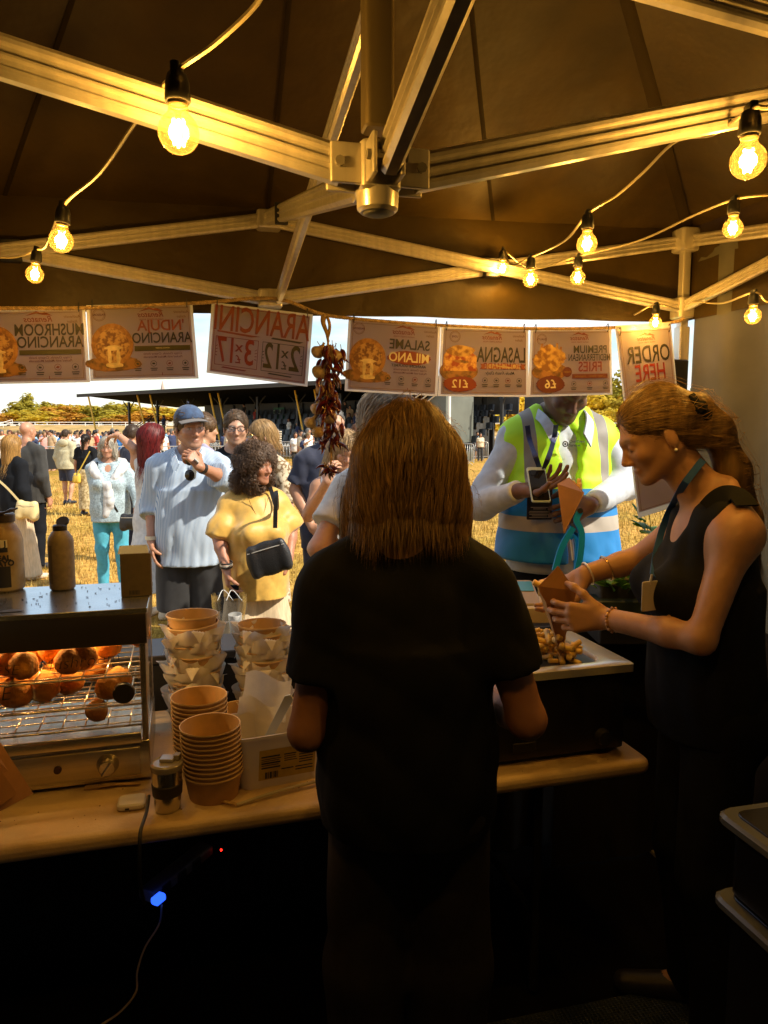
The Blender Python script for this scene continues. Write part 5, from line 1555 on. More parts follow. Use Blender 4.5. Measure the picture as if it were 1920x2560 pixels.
    for k, e in (('a', -1), ('b', 1)):
        hp = U(e * .085 * wd, 0, .90)
        sp = legs.get(k)
        if sp is None: kn, an = V(e * .095 * wd, -.012, .49) * s, V(e * .10 * wd, .02, .085) * s
        else: kn, an = np.asarray(sp[0], float) * s, np.asarray(sp[1], float) * s
        F.cap(hp, kn, .082 * s * wd, .054 * s, .05); F.cap(kn, an, .053 * s, .036 * s, .03)
        F.ell(kn + (an - kn) * .3 + V(0, .018, 0) * s, V(.046, .048, .10) * s, k=.04)
        toe = an + V(e * .025, -.16, -.055) * s
        F.cap(an + V(0, .015, -.03) * s, toe, .036 * s, .026 * s, .03)
        LG[k] = (hp, kn, an, toe)
    v, f = F.mesh(res[0], fine)
    v = relax(v, f, 1, .35)
    col = np.tile(np.array(skin, float), (len(v), 1))
    def paint(c, r, colr, st=1.0, R=Rh):
        d = ((v - c) @ R) / r
        w = np.exp(-(d ** 2).sum(1) * 1.4)[:, None] * st
        col[:] = col * (1 - w) + np.array(colr) * w
    ss = s * hs
    paint(q(0, -.07, -.02), V(.07, .05, .03) * ss, np.array(skin) * V(1.08, .86, .80), .6)
    for e in (-1, 1):
        paint(q(e * .031, -.084, .003), V(.014, .02, .0065) * ss, V(.62, .55, .48) if not lookdown else np.array(skin) * .8, .85)
        paint(q(e * .031 + .003 * np.sign(head[0] * 0), -.086, .003), V(.0058, .02, .0065) * ss, V(.03, .02, .015), .95 if not lookdown else .1)
        paint(q(e * .031, -.086, .011 if not lookdown else -.004), V(.017, .02, .0028) * ss, V(.06, .035, .025), .85)
        paint(q(e * .033, -.085, .027), V(.019, .03, .0048) * ss, brow, .9)
    paint(q(0, -.092, -.066), V(.021, .02, .0085) * ss, lips, .75)
    if stubble is not None: paint(q(0, -.05, -.085), V(.06, .07, .04) * ss, stubble, .55)
    for tp in tints: paint(*tp)
    me = np_mesh('body', v, f); set_colors(me, col); me.materials.append(skin_mat())
    build(me, 'body', None, t)
    J.update(arm=AR, leg=LG, U=U, root=t, loc=loc, F=F)
    J['world'] = lambda p: B0 + rotz(rz) @ np.asarray(p, float)
    # ---- clothing
    if top:
        for spec in (top if isinstance(top, list) else [top]): wear_top(t, J, spec, s, wd, dp, belly, bust, res[0], seed)
    if bottom: wear_bottom(t, J, bottom, s, wd, dp, belly, res[0], seed + 5)
    if shoes is not None:
        for k, e in (('a', -1), ('b', 1)):
            hp, kn, an, toe = LG[k]
            fs = Field(); fs.cap(an + V(0, .02, -.045) * s, toe + V(0, -.01, .0) * s, .044 * s, .034 * s, .03); fs.cap(an + V(0, .03, -.05) * s, an + V(0, .012, .0) * s, .040 * s, .040 * s, .03)
            fs.plane((0, 0, .003), (0, 0, -1))
            vv, ff = fs.mesh(.011); build(np_mesh('shoe', vv, ff), 'shoe', shoes, t)
    if hair: wear_hair(t, J, hair, s * hs, seed + 9)
    OUT[label] = J
    return J

def wear_top(t, J, o, s, wd, dp, belly, bust, h, seed):
    U, AR = J['U'], J['arm']
    L = o.get('loose', .012)
    F = Field()
    F.ell(U(0, 0, 1.27), V(.150 * wd + L, .105 * dp + L, .20) * s, k=.07)
    F.ell(U(0, -.012 - belly * .5, 1.08), V(.140 * wd + belly * .4 + L * 1.3, .102 * dp + belly * .6 + L * 1.2, .20) * s, k=.08)
    F.ell(U(0, 0, .945), V(.157 * wd + L * 1.2, .114 * dp + L * 1.2, .16) * s, k=.07)
    zc = hemz = o.get('hem', .88) * s
    if o.get('hem', .88) >= .75:
        mid = U(0, 0, 1.08)
        F.etube(V(mid[0] * .5, mid[1] * .5 - belly * .35, 0), ((.160 * wd + L * 1.5 + belly * .3) * s, (.116 * dp + L * 1.6 + belly * .45) * s), ((.146 * wd + L) * s, (.104 * dp + L) * s), hemz - .05, 1.24 * s, .05)
    a, b = J['sh']['a'], J['sh']['b']
    if o.get('sleeve') != 'tank':
        F.cap(a * V(.80, 1, 1.004), b * V(.80, 1, 1.004), (.058 + L * .5) * s, (.058 + L * .5) * s, .05)
    else:
        F.cap(a * V(.66, 1, 1.012), b * V(.66, 1, 1.012), (.060 + L * .7) * s, (.060 + L * .7) * s, .05); F.cap(U(-.055, .02, 1.47), U(-.12 * wd, .012, 1.42), .034 * s, .044 * s, .03); F.cap(U(.055, .02, 1.47), U(.12 * wd, .012, 1.42), .034 * s, .044 * s, .03)
    for e in (-1, 1):
        if bust: F.ell(U(e * .074 * wd, -.085 * dp - bust * .25, 1.235), V(.064 + L, .058 + bust * .5 + L, .070) * s, k=.06)
        if o.get('sleeve') != 'tank':
            F.cap(U(e * .07, .028, 1.485), J['sh']['a' if e < 0 else 'b'] + V(0, .01, .010), (.024 + L * .4) * s, (.043 + L * .5) * s, .04)
    hem = o.get('hem', .88)
    if hem < .8: F.cap(U(0, 0, .92), V(0, 0, hem * s - .05), (.13 * wd + L) * s, (o.get('flare', .16)) * s, .08)
    sl = o.get('sleeve', 'short')
    for k, e in (('a', -1), ('b', 1)):
        sh, el, wr, dd = AR[k]
        g = o.get('sl_w', 1.0)
        if sl == 'short':
            fr = o.get('frac', .62); m = sh + (el - sh) * fr
            F.cone(sh, m, (.050 + L * .7) * s, (.045 + L * 1.15) * s * g, .03)
        elif sl == 'puff':
            m = sh + (el - sh) * .70; n_ = sh + (el - sh) * .97
            F.cap(sh, m, (.044 + L * .3) * s, (.052 + L * 1.1) * s, .03); F.cone(m, n_, (.054 + L * 1.1) * s, (.058 + L) * s, .03)
        elif sl in ('long', 'rolled'):
            F.cap(sh, el, (.050 + L * .7) * s * g, (.043 + L * 1.0) * s * g, .035)
            m = el + (wr - el) * (o.get('frac', .95 if sl == 'long' else .35))
            F.cone(el, m, (.043 + L * 1.0) * s * g, (.034 + L * 1.3 if sl == 'rolled' else .031 + L * .3) * s * g, .025)
            if sl == 'rolled': F.cone(m + unit(el - wr) * .035, m, (.040 + L * 1.5) * s, (.040 + L * 1.6) * s, .006)
    if sl in ('tank', 'none'):
        for k, e in (('a', -1), ('b', 1)):
            sh, el, wr, dd = AR[k]
            ao = o.get('arm_out', .064); F.subcap(sh + V(e * ao, 0, .10) * s, sh + V(e * ao, 0, -.10) * s, .078 * s, .070 * s, .02)
    # neck opening
    nk = o.get('neck', 'crew')
    F.subcap(U(0, .016, 1.475 if nk != 'turtle' else 1.6), U(0, .0, 1.70), (.058 if nk != 'wide' else .10) * s, .13 * s, .012)
    if nk in ('v', 'shirt'):
        dpv = o.get('vdepth', .16)
        for u in np.linspace(0, 1, 6):
            F.ell(U(0, -.125 * dp - .03 - bust * .7 * u, 1.50 - dpv * u), V(o.get('vw', .058) * (1 - u) + .008, .075, .03) * s, k=.008, sub=True)
    if nk == 'scoop': F.ell(U(0, -.13 * dp, 1.45), V(.075, .09, .11) * s, k=.02, sub=True); F.ell(U(0, .13 * dp, 1.48), V(.07, .08, .08) * s, k=.02, sub=True)
    if o.get('open'):                                   # open front (vest, jacket)
        for z in np.linspace(hem, 1.5, 12): F.ell(U(0, -.17, z), V(o['open'] + .05 * max(0, (z - 1.2) / .3), .11, .05) * s, k=.01, sub=True)
    zh = hem * s
    F.plane((0, 0, zh), (0, o.get('tilt', 0), -1))
    F.disp = wrinkle(seed + 1, o.get('fold', .005), o.get('ffreq', 62), o.get('fstretch', (1, 1, .55)))
    hh = o.get('res', min(h, .011))
    v, f = F.mesh(hh); v = relax(v, f, 1, .3)
    build(np_mesh(o.get('name', 'top'), v, f), o.get('name', 'top'), o['mat'], t)
    if nk == 'shirt':
        cm = MB(); U_ = U
        for e in (-1, 1):
            pts = [U_(e * .000, .098, 1.525), U_(e * .056, .075, 1.52), U_(e * .080, .008, 1.508), U_(e * .068, -.080, 1.475), U_(e * .042, -.130, 1.415)]
            q = spline(pts, 14)
            lowr = q + np.array([V(e * .022, -.012, -.030 - .02 * max(0, (i - 9) / 5)) * s for i in range(14)])
            th = np.array([V(e * .004, -.004, .002)] * 14)
            cm.add(np.vstack([q, lowr, lowr + th, q + th]), [(i, i + 1, 14 + i + 1, 14 + i) for i in range(13)] + [(14 + i, 15 + i, 29 + i, 28 + i) for i in range(13)] + [(28 + i, 29 + i, 43 + i, 42 + i) for i in range(13)] + [(42 + i, 43 + i, 1 + i, i) for i in range(13)])
        build(cm, 'collar', o['mat'], t)

def wear_bottom(t, J, o, s, wd, dp, belly, h, seed):
    U, LG = J['U'], J['leg']
    L = o.get('loose', .014)
    F = Field()
    F.ell(U(0, 0, .945), V(.157 * wd + L * .6, .114 * dp + L * .6, .135) * s, k=.06)
    F.cap(U(0, 0, 1.0), U(0, 0, 1.03), (.118 + L * .4) * s * wd, (.112 + L * .4) * s * wd, .05)
    for e in (-1, 1): F.ell(U(e * .07 * wd, .05 * dp, .90), V(.080 + L * .6, .075 + L * .6, .09) * s, k=.05)
    kd = o.get('kind', 'trousers')
    if kd == 'skirt':
        zb = o.get('hem', .12) * s
        F.cap(U(0, 0, .90), V(0, 0, zb), .155 * s * wd, o.get('flare', .20) * s, .08)
        F.plane((0, 0, zb), (0, 0, -1))
    else:
        for k in 'ab':
            hp, kn, an, toe = LG[k]
            wide = o.get('wide', 1.0)
            F.cap(hp, kn, (.084 + L) * s * wd, (.058 + L) * s * wide, .04)
            if kd == 'trousers': F.cone(kn, an + V(0, .01, -.03) * s, (.058 + L) * s * wide, (.045 + L) * s * wide * o.get('flare', 1.0), .03)
            else:
                m = hp + (kn - hp) * 1.02; F.cone(hp + (kn - hp) * .5, kn, (.07 + L) * s * wide, (.064 + L * 1.3) * s * wide, .03)
        if kd == 'shorts': F.plane((0, 0, o.get('hem', .50) * s), (0, 0, -1))
        else: F.plane((0, 0, .035 * s), (0, 0, -1))
    F.plane((0, 0, o.get('waist', 1.03) * s), (0, 0, 1))
    F.disp = wrinkle(seed, o.get('fold', .005), o.get('ffreq', 55), o.get('fstretch', (1, 1, .45)))
    v, f = F.mesh(min(h, .012)); v = relax(v, f, 1, .3)
    build(np_mesh(o.get('name', kd), v, f), o.get('name', kd), o['mat'], t)

def wear_hair(t, J, o, s, seed):
    q, Rh = J['q'], J['Rh']
    st = o['style']
    F = Field()
    th = o.get('thick', .012)
    r3 = lambda *a: np.array(a) * s
    F.ell(q(0, .018, .040), r3(.0745 + th, .094 + th, .083 + th), Rh, .03)
    face_cut = True
    ns, ln, wdt, curl = o.get('n', 500), o.get('len', .10), .0022, 0.0
    if st == 'short':
        F.ell(q(0, .05, -.01), r3(.068 + th * .6, .060 + th, .06), Rh, .02)
        F.plane(q(0, .03, -.055), Rh @ V(0, .25, -1))
    elif st == 'bob':
        for e in (-1, 1): F.cap(q(e * .070, .01, .02), q(e * .078, -.005, -.085), .032 * s, .026 * s, .03)
        F.ell(q(0, .06, -.03), r3(.085, .055, .09), Rh, .04)
    elif st == 'long':
        z = o.get('drop', .30)
        for e in (-1, 1): F.cap(q(e * .068, .02, .0), q(e * .085, .0, -z), .036 * s, .024 * s, .04)
        F.cap(q(0, .07, .0), q(0, .085, -z), .070 * s, .055 * s, .06)
        F.cap(q(-.04, .06, -.05), q(-.05, .07, -z), .05 * s, .04 * s, .05); F.cap(q(.04, .06, -.05), q(.05, .07, -z), .05 * s, .04 * s, .05)
        ln = z * .8
    elif st == 'pony':
        tail = o.get('tail', [(0, .10, .03), (0, .15, -.03), (0, .15, -.20)])
        for i in range(len(tail) - 1): F.cap(q(*tail[i]), q(*tail[i + 1]), o.get('tw', .03) * s * (1 - .1 * i), o.get('tw', .03) * s * (.9 - .15 * i), .02)
        F.plane(q(0, .05, -.10), Rh @ V(0, .1, -1)) if not o.get('tail') else None
        ln = .14
    elif st == 'curly':
        r = np.random.default_rng(seed)
        for i in range(46):
            d = r.normal(size=3); d /= np.linalg.norm(d)
            p = V(d[0] * .088, .028 + d[1] * .096, .020 + d[2] * .096)
            if d[2] < -.15: p = p * V(1.12, 1, 1) + V(0, .01, -.06)
            F.ell(q(*p), r3(.036, .036, .034) * (.8 + .5 * r.random()), Rh, .018)
        ns, ln, wdt, curl = o.get('n', 1500), .07, .0016, .008
    if face_cut:
        lf = o.get('hairline', .062)
        F.ell(q(0, -.115, -.045), r3(.064, .10, .045 + lf) if st != 'curly' else r3(.070, .135, .062 + lf), Rh, .012, sub=True)
        F.ell(q(0, -.05, -.12), r3(.07, .09, .06), Rh, .02, sub=True) if st in ('short', 'pony') else None
        if st == 'short':
            for e in (-1, 1): F.ell(q(e * .09, .0, -.035), r3(.03, .045, .035), Rh, .01, sub=True)
    if o.get('extra'): o['extra'](F, q, Rh, s)
    F.disp = wrinkle(seed, o.get('fold', .003), 60, (1, 1, .25))
    h = o.get('res', .0065)
    v, f = F.mesh(h)
    c1, c2 = np.array(o['col']), np.array(o.get('col2', tuple(x * .55 for x in o['col'])))
    vs_, fs_, cs = [v], [f], [np.tile(c2 * .62 + c1 * .38, (len(v), 1))]
    flow = o.get('flow') or (lambda p: np.array([0, 0.15, -1.0]) * np.ones_like(p) + Rh[:, 1] * .25)
    if st == 'short': flow = o.get('flow') or (lambda p: unit(Rh @ V(.3, .8, -.5)) * np.ones_like(p))
    q0 = q(0, .018, .04)
    def outer(v, nn):
        rd = v - np.column_stack([np.full(len(v), q0[0]), np.full(len(v), q0[1]), np.minimum(v[:, 2], q0[2])])
        return (rd * nn).sum(1) / (np.linalg.norm(rd, axis=1) + 1e-9) > .4
    if ns:
        sv, sf, tone = hair_strands(F, h, ns, ln * s, o.get('sw', wdt), flow, seed, o.get('lift', .004), curl=curl, segs=o.get('segs', 8), region=outer)
        if o.get('fly'):
            fv, ff_, ft = hair_strands(F, h, o['fly'], ln * s * .8, .0006, flow, seed + 1, .016, segs=10, region=outer, jit=.30)
            sf = np.vstack([sf, ff_ + len(sv)]); sv = np.vstack([sv, fv]); tone = np.concatenate([tone, ft])
        vs_.append(sv); fs_.append(sf + len(v)); cs.append(c2[None] + (c1 - c2)[None] * (.25 + .75 * tone[:, None]))
    me = np_mesh('hair', np.vstack(vs_), np.vstack(fs_)); set_colors(me, np.vstack(cs)); me.materials.append(M_hair)
    build(me, 'hair', None, t)
    J['hairF'] = F
# ------------------------------------------------------------------ the people
C_black = cloth('black jersey', (0.0085, 0.0095, 0.012), sheen=0, spec=.15)
C_navy = cloth('navy cotton', (0.018, 0.022, 0.045))
C_denim = cloth('charcoal denim', (0.032, 0.028, 0.027), scale=60, sheen=0, spec=.2)
C_white = cloth('white cotton', (0.56, 0.56, 0.55))
C_cream = cloth('cream linen', (0.58, 0.45, 0.28), var=.18, scale=80, stretch=(1, 1, .15))
C_yellow = cloth('mustard satin', (0.62, 0.36, 0.06), rough=.5, sheen=.4)
C_short = cloth('black chino', (0.016, 0.015, 0.015))
C_hood = cloth('oatmeal fleece', (0.46, 0.42, 0.27))
C_lav = cloth('lavender cotton', (0.33, 0.31, 0.42))
C_teal = cloth('turquoise denim', (0.06, 0.34, 0.46))
C_greywool = cloth('pale blue grey knit', (0.36, 0.46, 0.50), var=.35, scale=70)
C_floral = cloth('floral print cotton', (0.62, 0.52, 0.36), col2=(0.20, 0.12, 0.05), scale=38, contrast=(.42, .52))
C_skirt = cloth('snake print satin', (0.60, 0.48, 0.26), col2=(0.28, 0.20, 0.08), scale=26, contrast=(.4, .6))
C_pblue = cloth('pale blue denim', (0.30, 0.42, 0.52))
C_strap = mat('black leather', (0.014, 0.013, 0.013), .4, bump=.2, bscale=150)
M_shoe_b = mat('black shoe', (.02, .018, .018), .5)
M_shoe_w = mat('pale sandal', (.62, .50, .34), .6)
M_gold = mat('gold', (.8, .55, .2), .25, 1.0)
M_lens = mat('dark lens', (.02, .016, .014), .12)
M_ghair = (.50, .34, .16)

def stripes(name, c1, c2, n):
    m = bpy.data.materials.new(name); m.use_nodes = True
    N, L = m.node_tree.nodes, m.node_tree.links
    b = N['Principled BSDF']; b.inputs['Roughness'].default_value = .85
    tc = N.new('ShaderNodeTexCoord'); sx = N.new('ShaderNodeSeparateXYZ'); L.new(tc.outputs['Object'], sx.inputs[0])
    no = N.new('ShaderNodeTexNoise'); no.inputs['Scale'].default_value = 6; L.new(tc.outputs['Object'], no.inputs['Vector'])
    a = N.new('ShaderNodeMath'); a.operation = 'MULTIPLY_ADD'; a.inputs[1].default_value = .012; L.new(no.outputs['Fac'], a.inputs[0]); L.new(sx.outputs['X'], a.inputs[2])
    y = N.new('ShaderNodeMath'); y.operation = 'MULTIPLY_ADD'; y.inputs[1].default_value = .35; L.new(sx.outputs['Y'], y.inputs[0]); L.new(a.outputs[0], y.inputs[2])
    q = N.new('ShaderNodeMath'); q.operation = 'MULTIPLY'; q.inputs[1].default_value = n; L.new(y.outputs[0], q.inputs[0])
    s = N.new('ShaderNodeMath'); s.operation = 'SINE'; L.new(q.outputs[0], s.inputs[0])
    r = N.new('ShaderNodeValToRGB'); r.color_ramp.elements[0].position = .35; r.color_ramp.elements[1].position = .6
    r.color_ramp.elements[0].color = (*c1, 1); r.color_ramp.elements[1].color = (*c2, 1)
    L.new(s.outputs[0], r.inputs['Fac']); L.new(r.outputs['Color'], b.inputs['Base Color'])
    return m
C_stripe = stripes('blue striped oxford', (.46, .53, .60), (.17, .27, .43), 800)

def vest_mat():
    """yellow yoke with two grey reflective straps, blue skirt with one grey band"""
    m = bpy.data.materials.new('high visibility vest'); m.use_nodes = True
    N, L = m.node_tree.nodes, m.node_tree.links
    b = N['Principled BSDF']; b.inputs['Roughness'].default_value = .6
    tc = N.new('ShaderNodeTexCoord'); sx = N.new('ShaderNodeSeparateXYZ'); L.new(tc.outputs['Object'], sx.inputs[0])
    def band(out, lo, hi):
        g = N.new('ShaderNodeMath'); g.operation = 'GREATER_THAN'; g.inputs[1].default_value = lo; L.new(out, g.inputs[0])
        l = N.new('ShaderNodeMath'); l.operation = 'LESS_THAN'; l.inputs[1].default_value = hi; L.new(out, l.inputs[0])
        x = N.new('ShaderNodeMath'); x.operation = 'MULTIPLY'; L.new(g.outputs[0], x.inputs[0]); L.new(l.outputs[0], x.inputs[1]); return x.outputs[0]
    def mix(f, c1, c2):
        x = N.new('ShaderNodeMixRGB'); L.new(f, x.inputs['Fac'])
        for s_, c in ((1, c1), (2, c2)):
            if isinstance(c, tuple): x.inputs[s_].default_value = (*c, 1)
            else: L.new(c, x.inputs[s_])
        return x.outputs[0]
    ax = N.new('ShaderNodeMath'); ax.operation = 'ABSOLUTE'; L.new(sx.outputs['X'], ax.inputs[0])
    grey = (.22, .20, .17)
    yel = mix(band(ax.outputs[0], .128, .178), (.44, .80, .008), grey)
    blu = mix(band(sx.outputs['Z'], 1.255, 1.315), (.005, .19, .52), (.40, .36, .31))
    L.new(mix(band(sx.outputs['Z'], 1.43, 9), blu, yel), b.inputs['Base Color'])
    return m

def strap(name, pts, w, th, m, parent=None, nrm=None, n=30):
    """flat band with thickness along a curve; nrm = outward direction"""
    q = spline(pts, n); t = np.gradient(q, axis=0); t /= np.linalg.norm(t, axis=1)[:, None]
    nr = np.asarray(nrm, float) if nrm is not None else V(0, -1, 0)
    mb = MB(); vs_ = []
    for i in range(n):
        nn = unit(nr if nr.ndim == 1 else nr[i]); sd = unit(np.cross(t[i], nn)); nn = np.cross(sd, t[i])
        vs_ += [q[i] - sd * w / 2, q[i] + sd * w / 2, q[i] + sd * w / 2 + nn * th, q[i] - sd * w / 2 + nn * th]
    fc = [(i * 4 + a, i * 4 + (a + 1) % 4, (i + 1) * 4 + (a + 1) % 4, (i + 1) * 4 + a) for i in range(n - 1) for a in range(4)] + [(3, 2, 1, 0), (n * 4 - 4, n * 4 - 3, n * 4 - 2, n * 4 - 1)]
    mb.add(np.array(vs_), fc)
    return build(mb, name, m, parent, W=parent is not None)
def glasses(J, col, lens, up=0.0, name='glasses', w=.026):
    q, W_ = J['q'], J['world']
    fr = MB(); ls = MB()
    for e in (-1, 1):
        ring = [W_(q(e * (.032 + w * math.cos(a)), -.104 + .012 * abs(math.cos(a)) + up * .9, .004 + .019 * math.sin(a) + up)) for a in np.linspace(0, 2 * PI, 18)]
        fr.tube(ring, .0022, 5)
        c = np.mean(ring[:-1], 0)
        ls.add(np.vstack([ring[:-1], [c]]), [(i, (i + 1) % 17, 17) for i in range(17)])
        fr.tube([W_(q(e * .058, -.094 + up * .9, .008 + up)), W_(q(e * .076, -.03 + up * .5, .008 + up)), W_(q(e * .079, .02, .006 + up * .6))], .002, 5)
    fr.tube([W_(q(-.008, -.106 + up * .9, .008 + up)), W_(q(.008, -.106 + up * .9, .008 + up))], .0022, 5)
    f = build(fr, name, col, J['root'], W=True)
    build(ls, 'lens', lens, f, W=True)
def sub(J, mb, name, m): return build(mb, name, m, J['root'], W=True)

# --- woman seen from behind at the counter
def hairA(F, q, R, s):
    for e in (-1, 1):
        F.cap(q(e * .058, .0, .01), q(e * .100, -.01, -.115), .032 * s, .026 * s, .04)
        F.cap(q(e * .05, .06, .0), q(e * .075, .075, -.115), .042 * s, .026 * s, .05)
    F.cap(q(-.09, .03, -.08), q(-.115, .03, -.165), .030 * s, .012 * s, .03)
    F.cap(q(.095, .02, -.08), q(.125, .0, -.175), .034 * s, .012 * s, .03)
    F.cap(q(.05, .07, -.06), q(.06, .08, -.150), .034 * s, .014 * s, .03)
JA = person('woman seen from behind in a black T-shirt and jeans, long blond-brown hair', (.050, 1.50), 180, 1.715, wd=.99, dp=1.08, drop=.022, skin=(.34, .16, .085),
    arms={'b': (P(768, 1830, 1.46), V(-.13, 1.72, 1.03), dict(palm=(0, 0, -1), curl=(.4, .4, .4, .4))), 'a': (P(1318, 1800, 1.46), V(.24, 1.76, 1.02), dict(palm=(0, 0, -1), curl=(.4, .4, .4, .4)))},
    top=dict(mat=C_black, hem=.845, loose=.019, frac=.62, sl_w=1.02, fold=.006, ffreq=50, res=.008, name='t_shirt'), bottom=dict(mat=C_denim, loose=.010, wide=1.3, waist=.99, name='jeans'), shoes=M_shoe_b,
    hair=dict(style='long', col=(.46, .28, .115), col2=(.055, .029, .013), drop=.085, thick=.006, fly=500, n=9500, sw=.0009, segs=14, lift=.006, res=.006, extra=hairA, len=.15, fold=.004), res=(.012, .008, .005), seed=3)
# --- woman in profile at the right filling a cone
def hairB(F, q, R, s):
    F.cap(q(.0, .070, .040), q(.0, .100, .03), .042 * s, .028 * s, .03)
    tl = [rotz(math.radians(93)) @ (w - V(.862, 1.88, 0)) for w in (P(1745, 1025, 1.88), P(1790, 1080, 1.88), P(1832, 1180, 1.88), P(1866, 1300, 1.88), P(1884, 1390, 1.88))]
    for i in range(4): F.cap(tl[i], tl[i + 1], (.028, .034, .036, .030)[i] * s, (.034, .036, .030, .010)[i] * s, .03)
JB = person('woman in profile in a black vest top, ponytail, filling a paper cone with chips', (.862, 1.88), -93, 1.775, wd=.96, dp=1.0, belly=.015, bust=.035, skin=(.43, .235, .135), head=(0, 26, 0), headoff=(0, -.108, -.005), lean=(0, -.05), nose=.95, lookdown=True, brow=(.16, .10, .05), hs=.94, armw=.86,
    arms={'b': (P(1752, 1600, 1.68), P(1512, 1545, 1.90), dict(d=(-1, .25, -.05), palm=(.25, 1, -.1), curl=(.55, .55, .6, .65), thumb=.35)), 'a': (P(1590, 1400, 2.14), P(1462, 1436, 2.12), dict(d=(-.55, -.05, -.8), palm=(-.7, -.4, .4), curl=(.35, .4, .45, .5)))},
    top=dict(mat=C_black, sleeve='tank', neck='scoop', loose=.006, hem=.86, fold=.003, res=.008, name='vest_top'), bottom=dict(mat=C_black, loose=.012, name='trousers'), shoes=M_shoe_b,
    hair=dict(style='pony', col=(.50, .31, .12), col2=(.075, .040, .016), tail=[(0, .10, .04), (0, .11, .03)], tw=.03, thick=.005, fly=350, n=7000, sw=.0008, segs=12, res=.006, extra=hairB, hairline=.085, len=.17,
              flow=lambda p: np.where((p[:, 1:2] > .085), np.array([[0, .25, -1.0]]), np.array([[0, 1.0, .12]]))), res=(.011, .0042, .0034), seed=11)
_q, _W = JB['q'], JB['world']
sub(JB, MB().tube(spline([_W(_q(0.0, .095, .065)), _W(_q(.038, .112, .045)), _W(_q(.038, .125, .01)), _W(_q(0, .130, -.01)), _W(_q(-.038, .125, .01)), _W(_q(-.038, .112, .045)), _W(_q(0, .095, .065))], 30), [.018 + .005 * math.sin(i * 1.9) for i in range(30)], 8), 'hair_tie', C_black)
sub(JB, MB().ball(_W(_q(.082, .010, -.042)), .0045, 8, 6), 'earring', mat('pearl', (.8, .78, .72), .2))
# --- man in the high visibility vest
JH = person('tall man in a yellow and blue high visibility vest looking down at his phone', (.745, 3.12), 4, 2.04, wd=.98, dp=1.0, belly=.01, skin=(.13, .063, .038), head=(6, 38, 0), headoff=(-.01, -.085, -.065), brow=(.01, .006, .005), lips=(.09, .035, .03), jaw=1.08, lookdown=True,
    arms={'a': (P(1200, 1262, 3.06), P(1296, 1228, 2.82), dict(d=(.95, -.1, .22), palm=(.1, -.35, .9), curl=(.30, .35, .4, .45), thumb=.4)), 'b': (P(1560, 1210, 3.08), P(1476, 1262, 2.84), dict(d=(-.85, -.35, -.25), palm=(-.35, .9, -.3), curl=(.75, .8, .8, .85), thumb=.7))},
    top=[dict(mat=cloth('pale blue shirting', (.48, .53, .60)), sleeve='long', loose=.013, sl_w=.95, neck='shirt', vdepth=.10, hem=.92, fold=.007, ffreq=48, res=.009, name='shirt', frac=.97), dict(mat=vest_mat(), sleeve='none', loose=.047, neck='v', vdepth=.34, vw=.075, hem=.965, arm_out=.125, fold=.004, res=.009, name='safety_vest', open=.016)],
    bottom=dict(mat=C_black, name='trousers'), shoes=M_shoe_b, hair=dict(style='short', col=(.012, .010, .009), thick=.004, n=0, hairline=.07), res=(.014, .0055, .004), seed=21)
# --- man with cap
JM = person('man in a blue baseball cap and blue striped shirt, hand raised to his chin', (-1.25, 4.70), 8, 1.80, wd=1.14, dp=1.1, belly=.02, skin=(.40, .185, .10), head=(24, 2, -3), brow=(.20, .14, .09), stubble=(.30, .20, .15), nose=1.12, jaw=1.1, hs=1.06, headoff=(.02, -.03, 0),
    arms={'a': (P(382, 1265, 4.72), P(378, 1352, 4.60), dict(d=(.15, -.15, -1), palm=(1, .2, 0), curl=(.25, .28, .32, .36))), 'b': (P(562, 1196, 4.52), P(500, 1168, 4.30), dict(d=(-.55, -.15, .8), palm=(-.6, .6, -.4), curl=(.85, .9, .95, 1.0), thumb=.6))},
    top=dict(mat=C_stripe, sleeve='rolled', frac=.30, loose=.022, sl_w=1.12, neck='shirt', vdepth=.15, hem=.80, tilt=.1, fold=.006, res=.010, name='striped_shirt'), bottom=dict(kind='shorts', mat=C_short, hem=.49, loose=.028, wide=1.15), shoes=M_shoe_b,
    hair=dict(style='short', col=(.16, .10, .06), thick=.010, n=500, len=.05, hairline=.05), res=(.014, .0055, .004), seed=31)
q, W_ = JM['q'], JM['world']
F = Field()
F.ell(q(0, .016, .060), V(.092, .112, .088), JM['Rh'], .02); F.plane(q(0, 0, .052), JM['Rh'] @ V(0, -.10, -1))
v, f = F.mesh(.006)
mcap = np_mesh('baseball_cap', v, f)
cap_o = build(mcap, 'baseball_cap', cloth('faded navy cap cotton', (.045, .085, .17), scale=40, col2=(.03, .05, .10)), JM['root'])
bm_ = MB()
def brimf(u, v_):
    a = (u - .5) * 2
    x = a * .082; y0 = -.088 * math.sqrt(max(0, 1 - (a * .85) ** 2)) - .004; y1 = -.088 - .082 * math.sqrt(max(0, 1 - a * a * .96))
    return W_(q(x, y0 + (y1 - y0) * v_, .062 - .014 * a * a - .012 * v_))
g1 = MB().grid(brimf, 16, 6); vv = g1.verts()
bm_.add(vv, g1.f); bm_.add(vv - V(0, 0, .004), [tuple(reversed(x)) for x in g1.f])
build(bm_, 'brim', cloth('worn grey brim', (.13, .11, .095), scale=40), cap_o, W=True)
sub(JM, MB().ball(W_(q(0, .016, .151)), .008, 8, 6), 'cap_button', C_navy)
hx = W_(JM['U'](-.0, -.16, 1.25))
for e in (0, 1):
    c = P(474, 1150 + e * 38, 4.36)
    sub(JM, MB().ball(c, (.030, .008, .034), 12, 8), 'hung_sunglasses_lens', M_lens)
wc = np.array(JM['world'](JM['arm']['a'][2]))
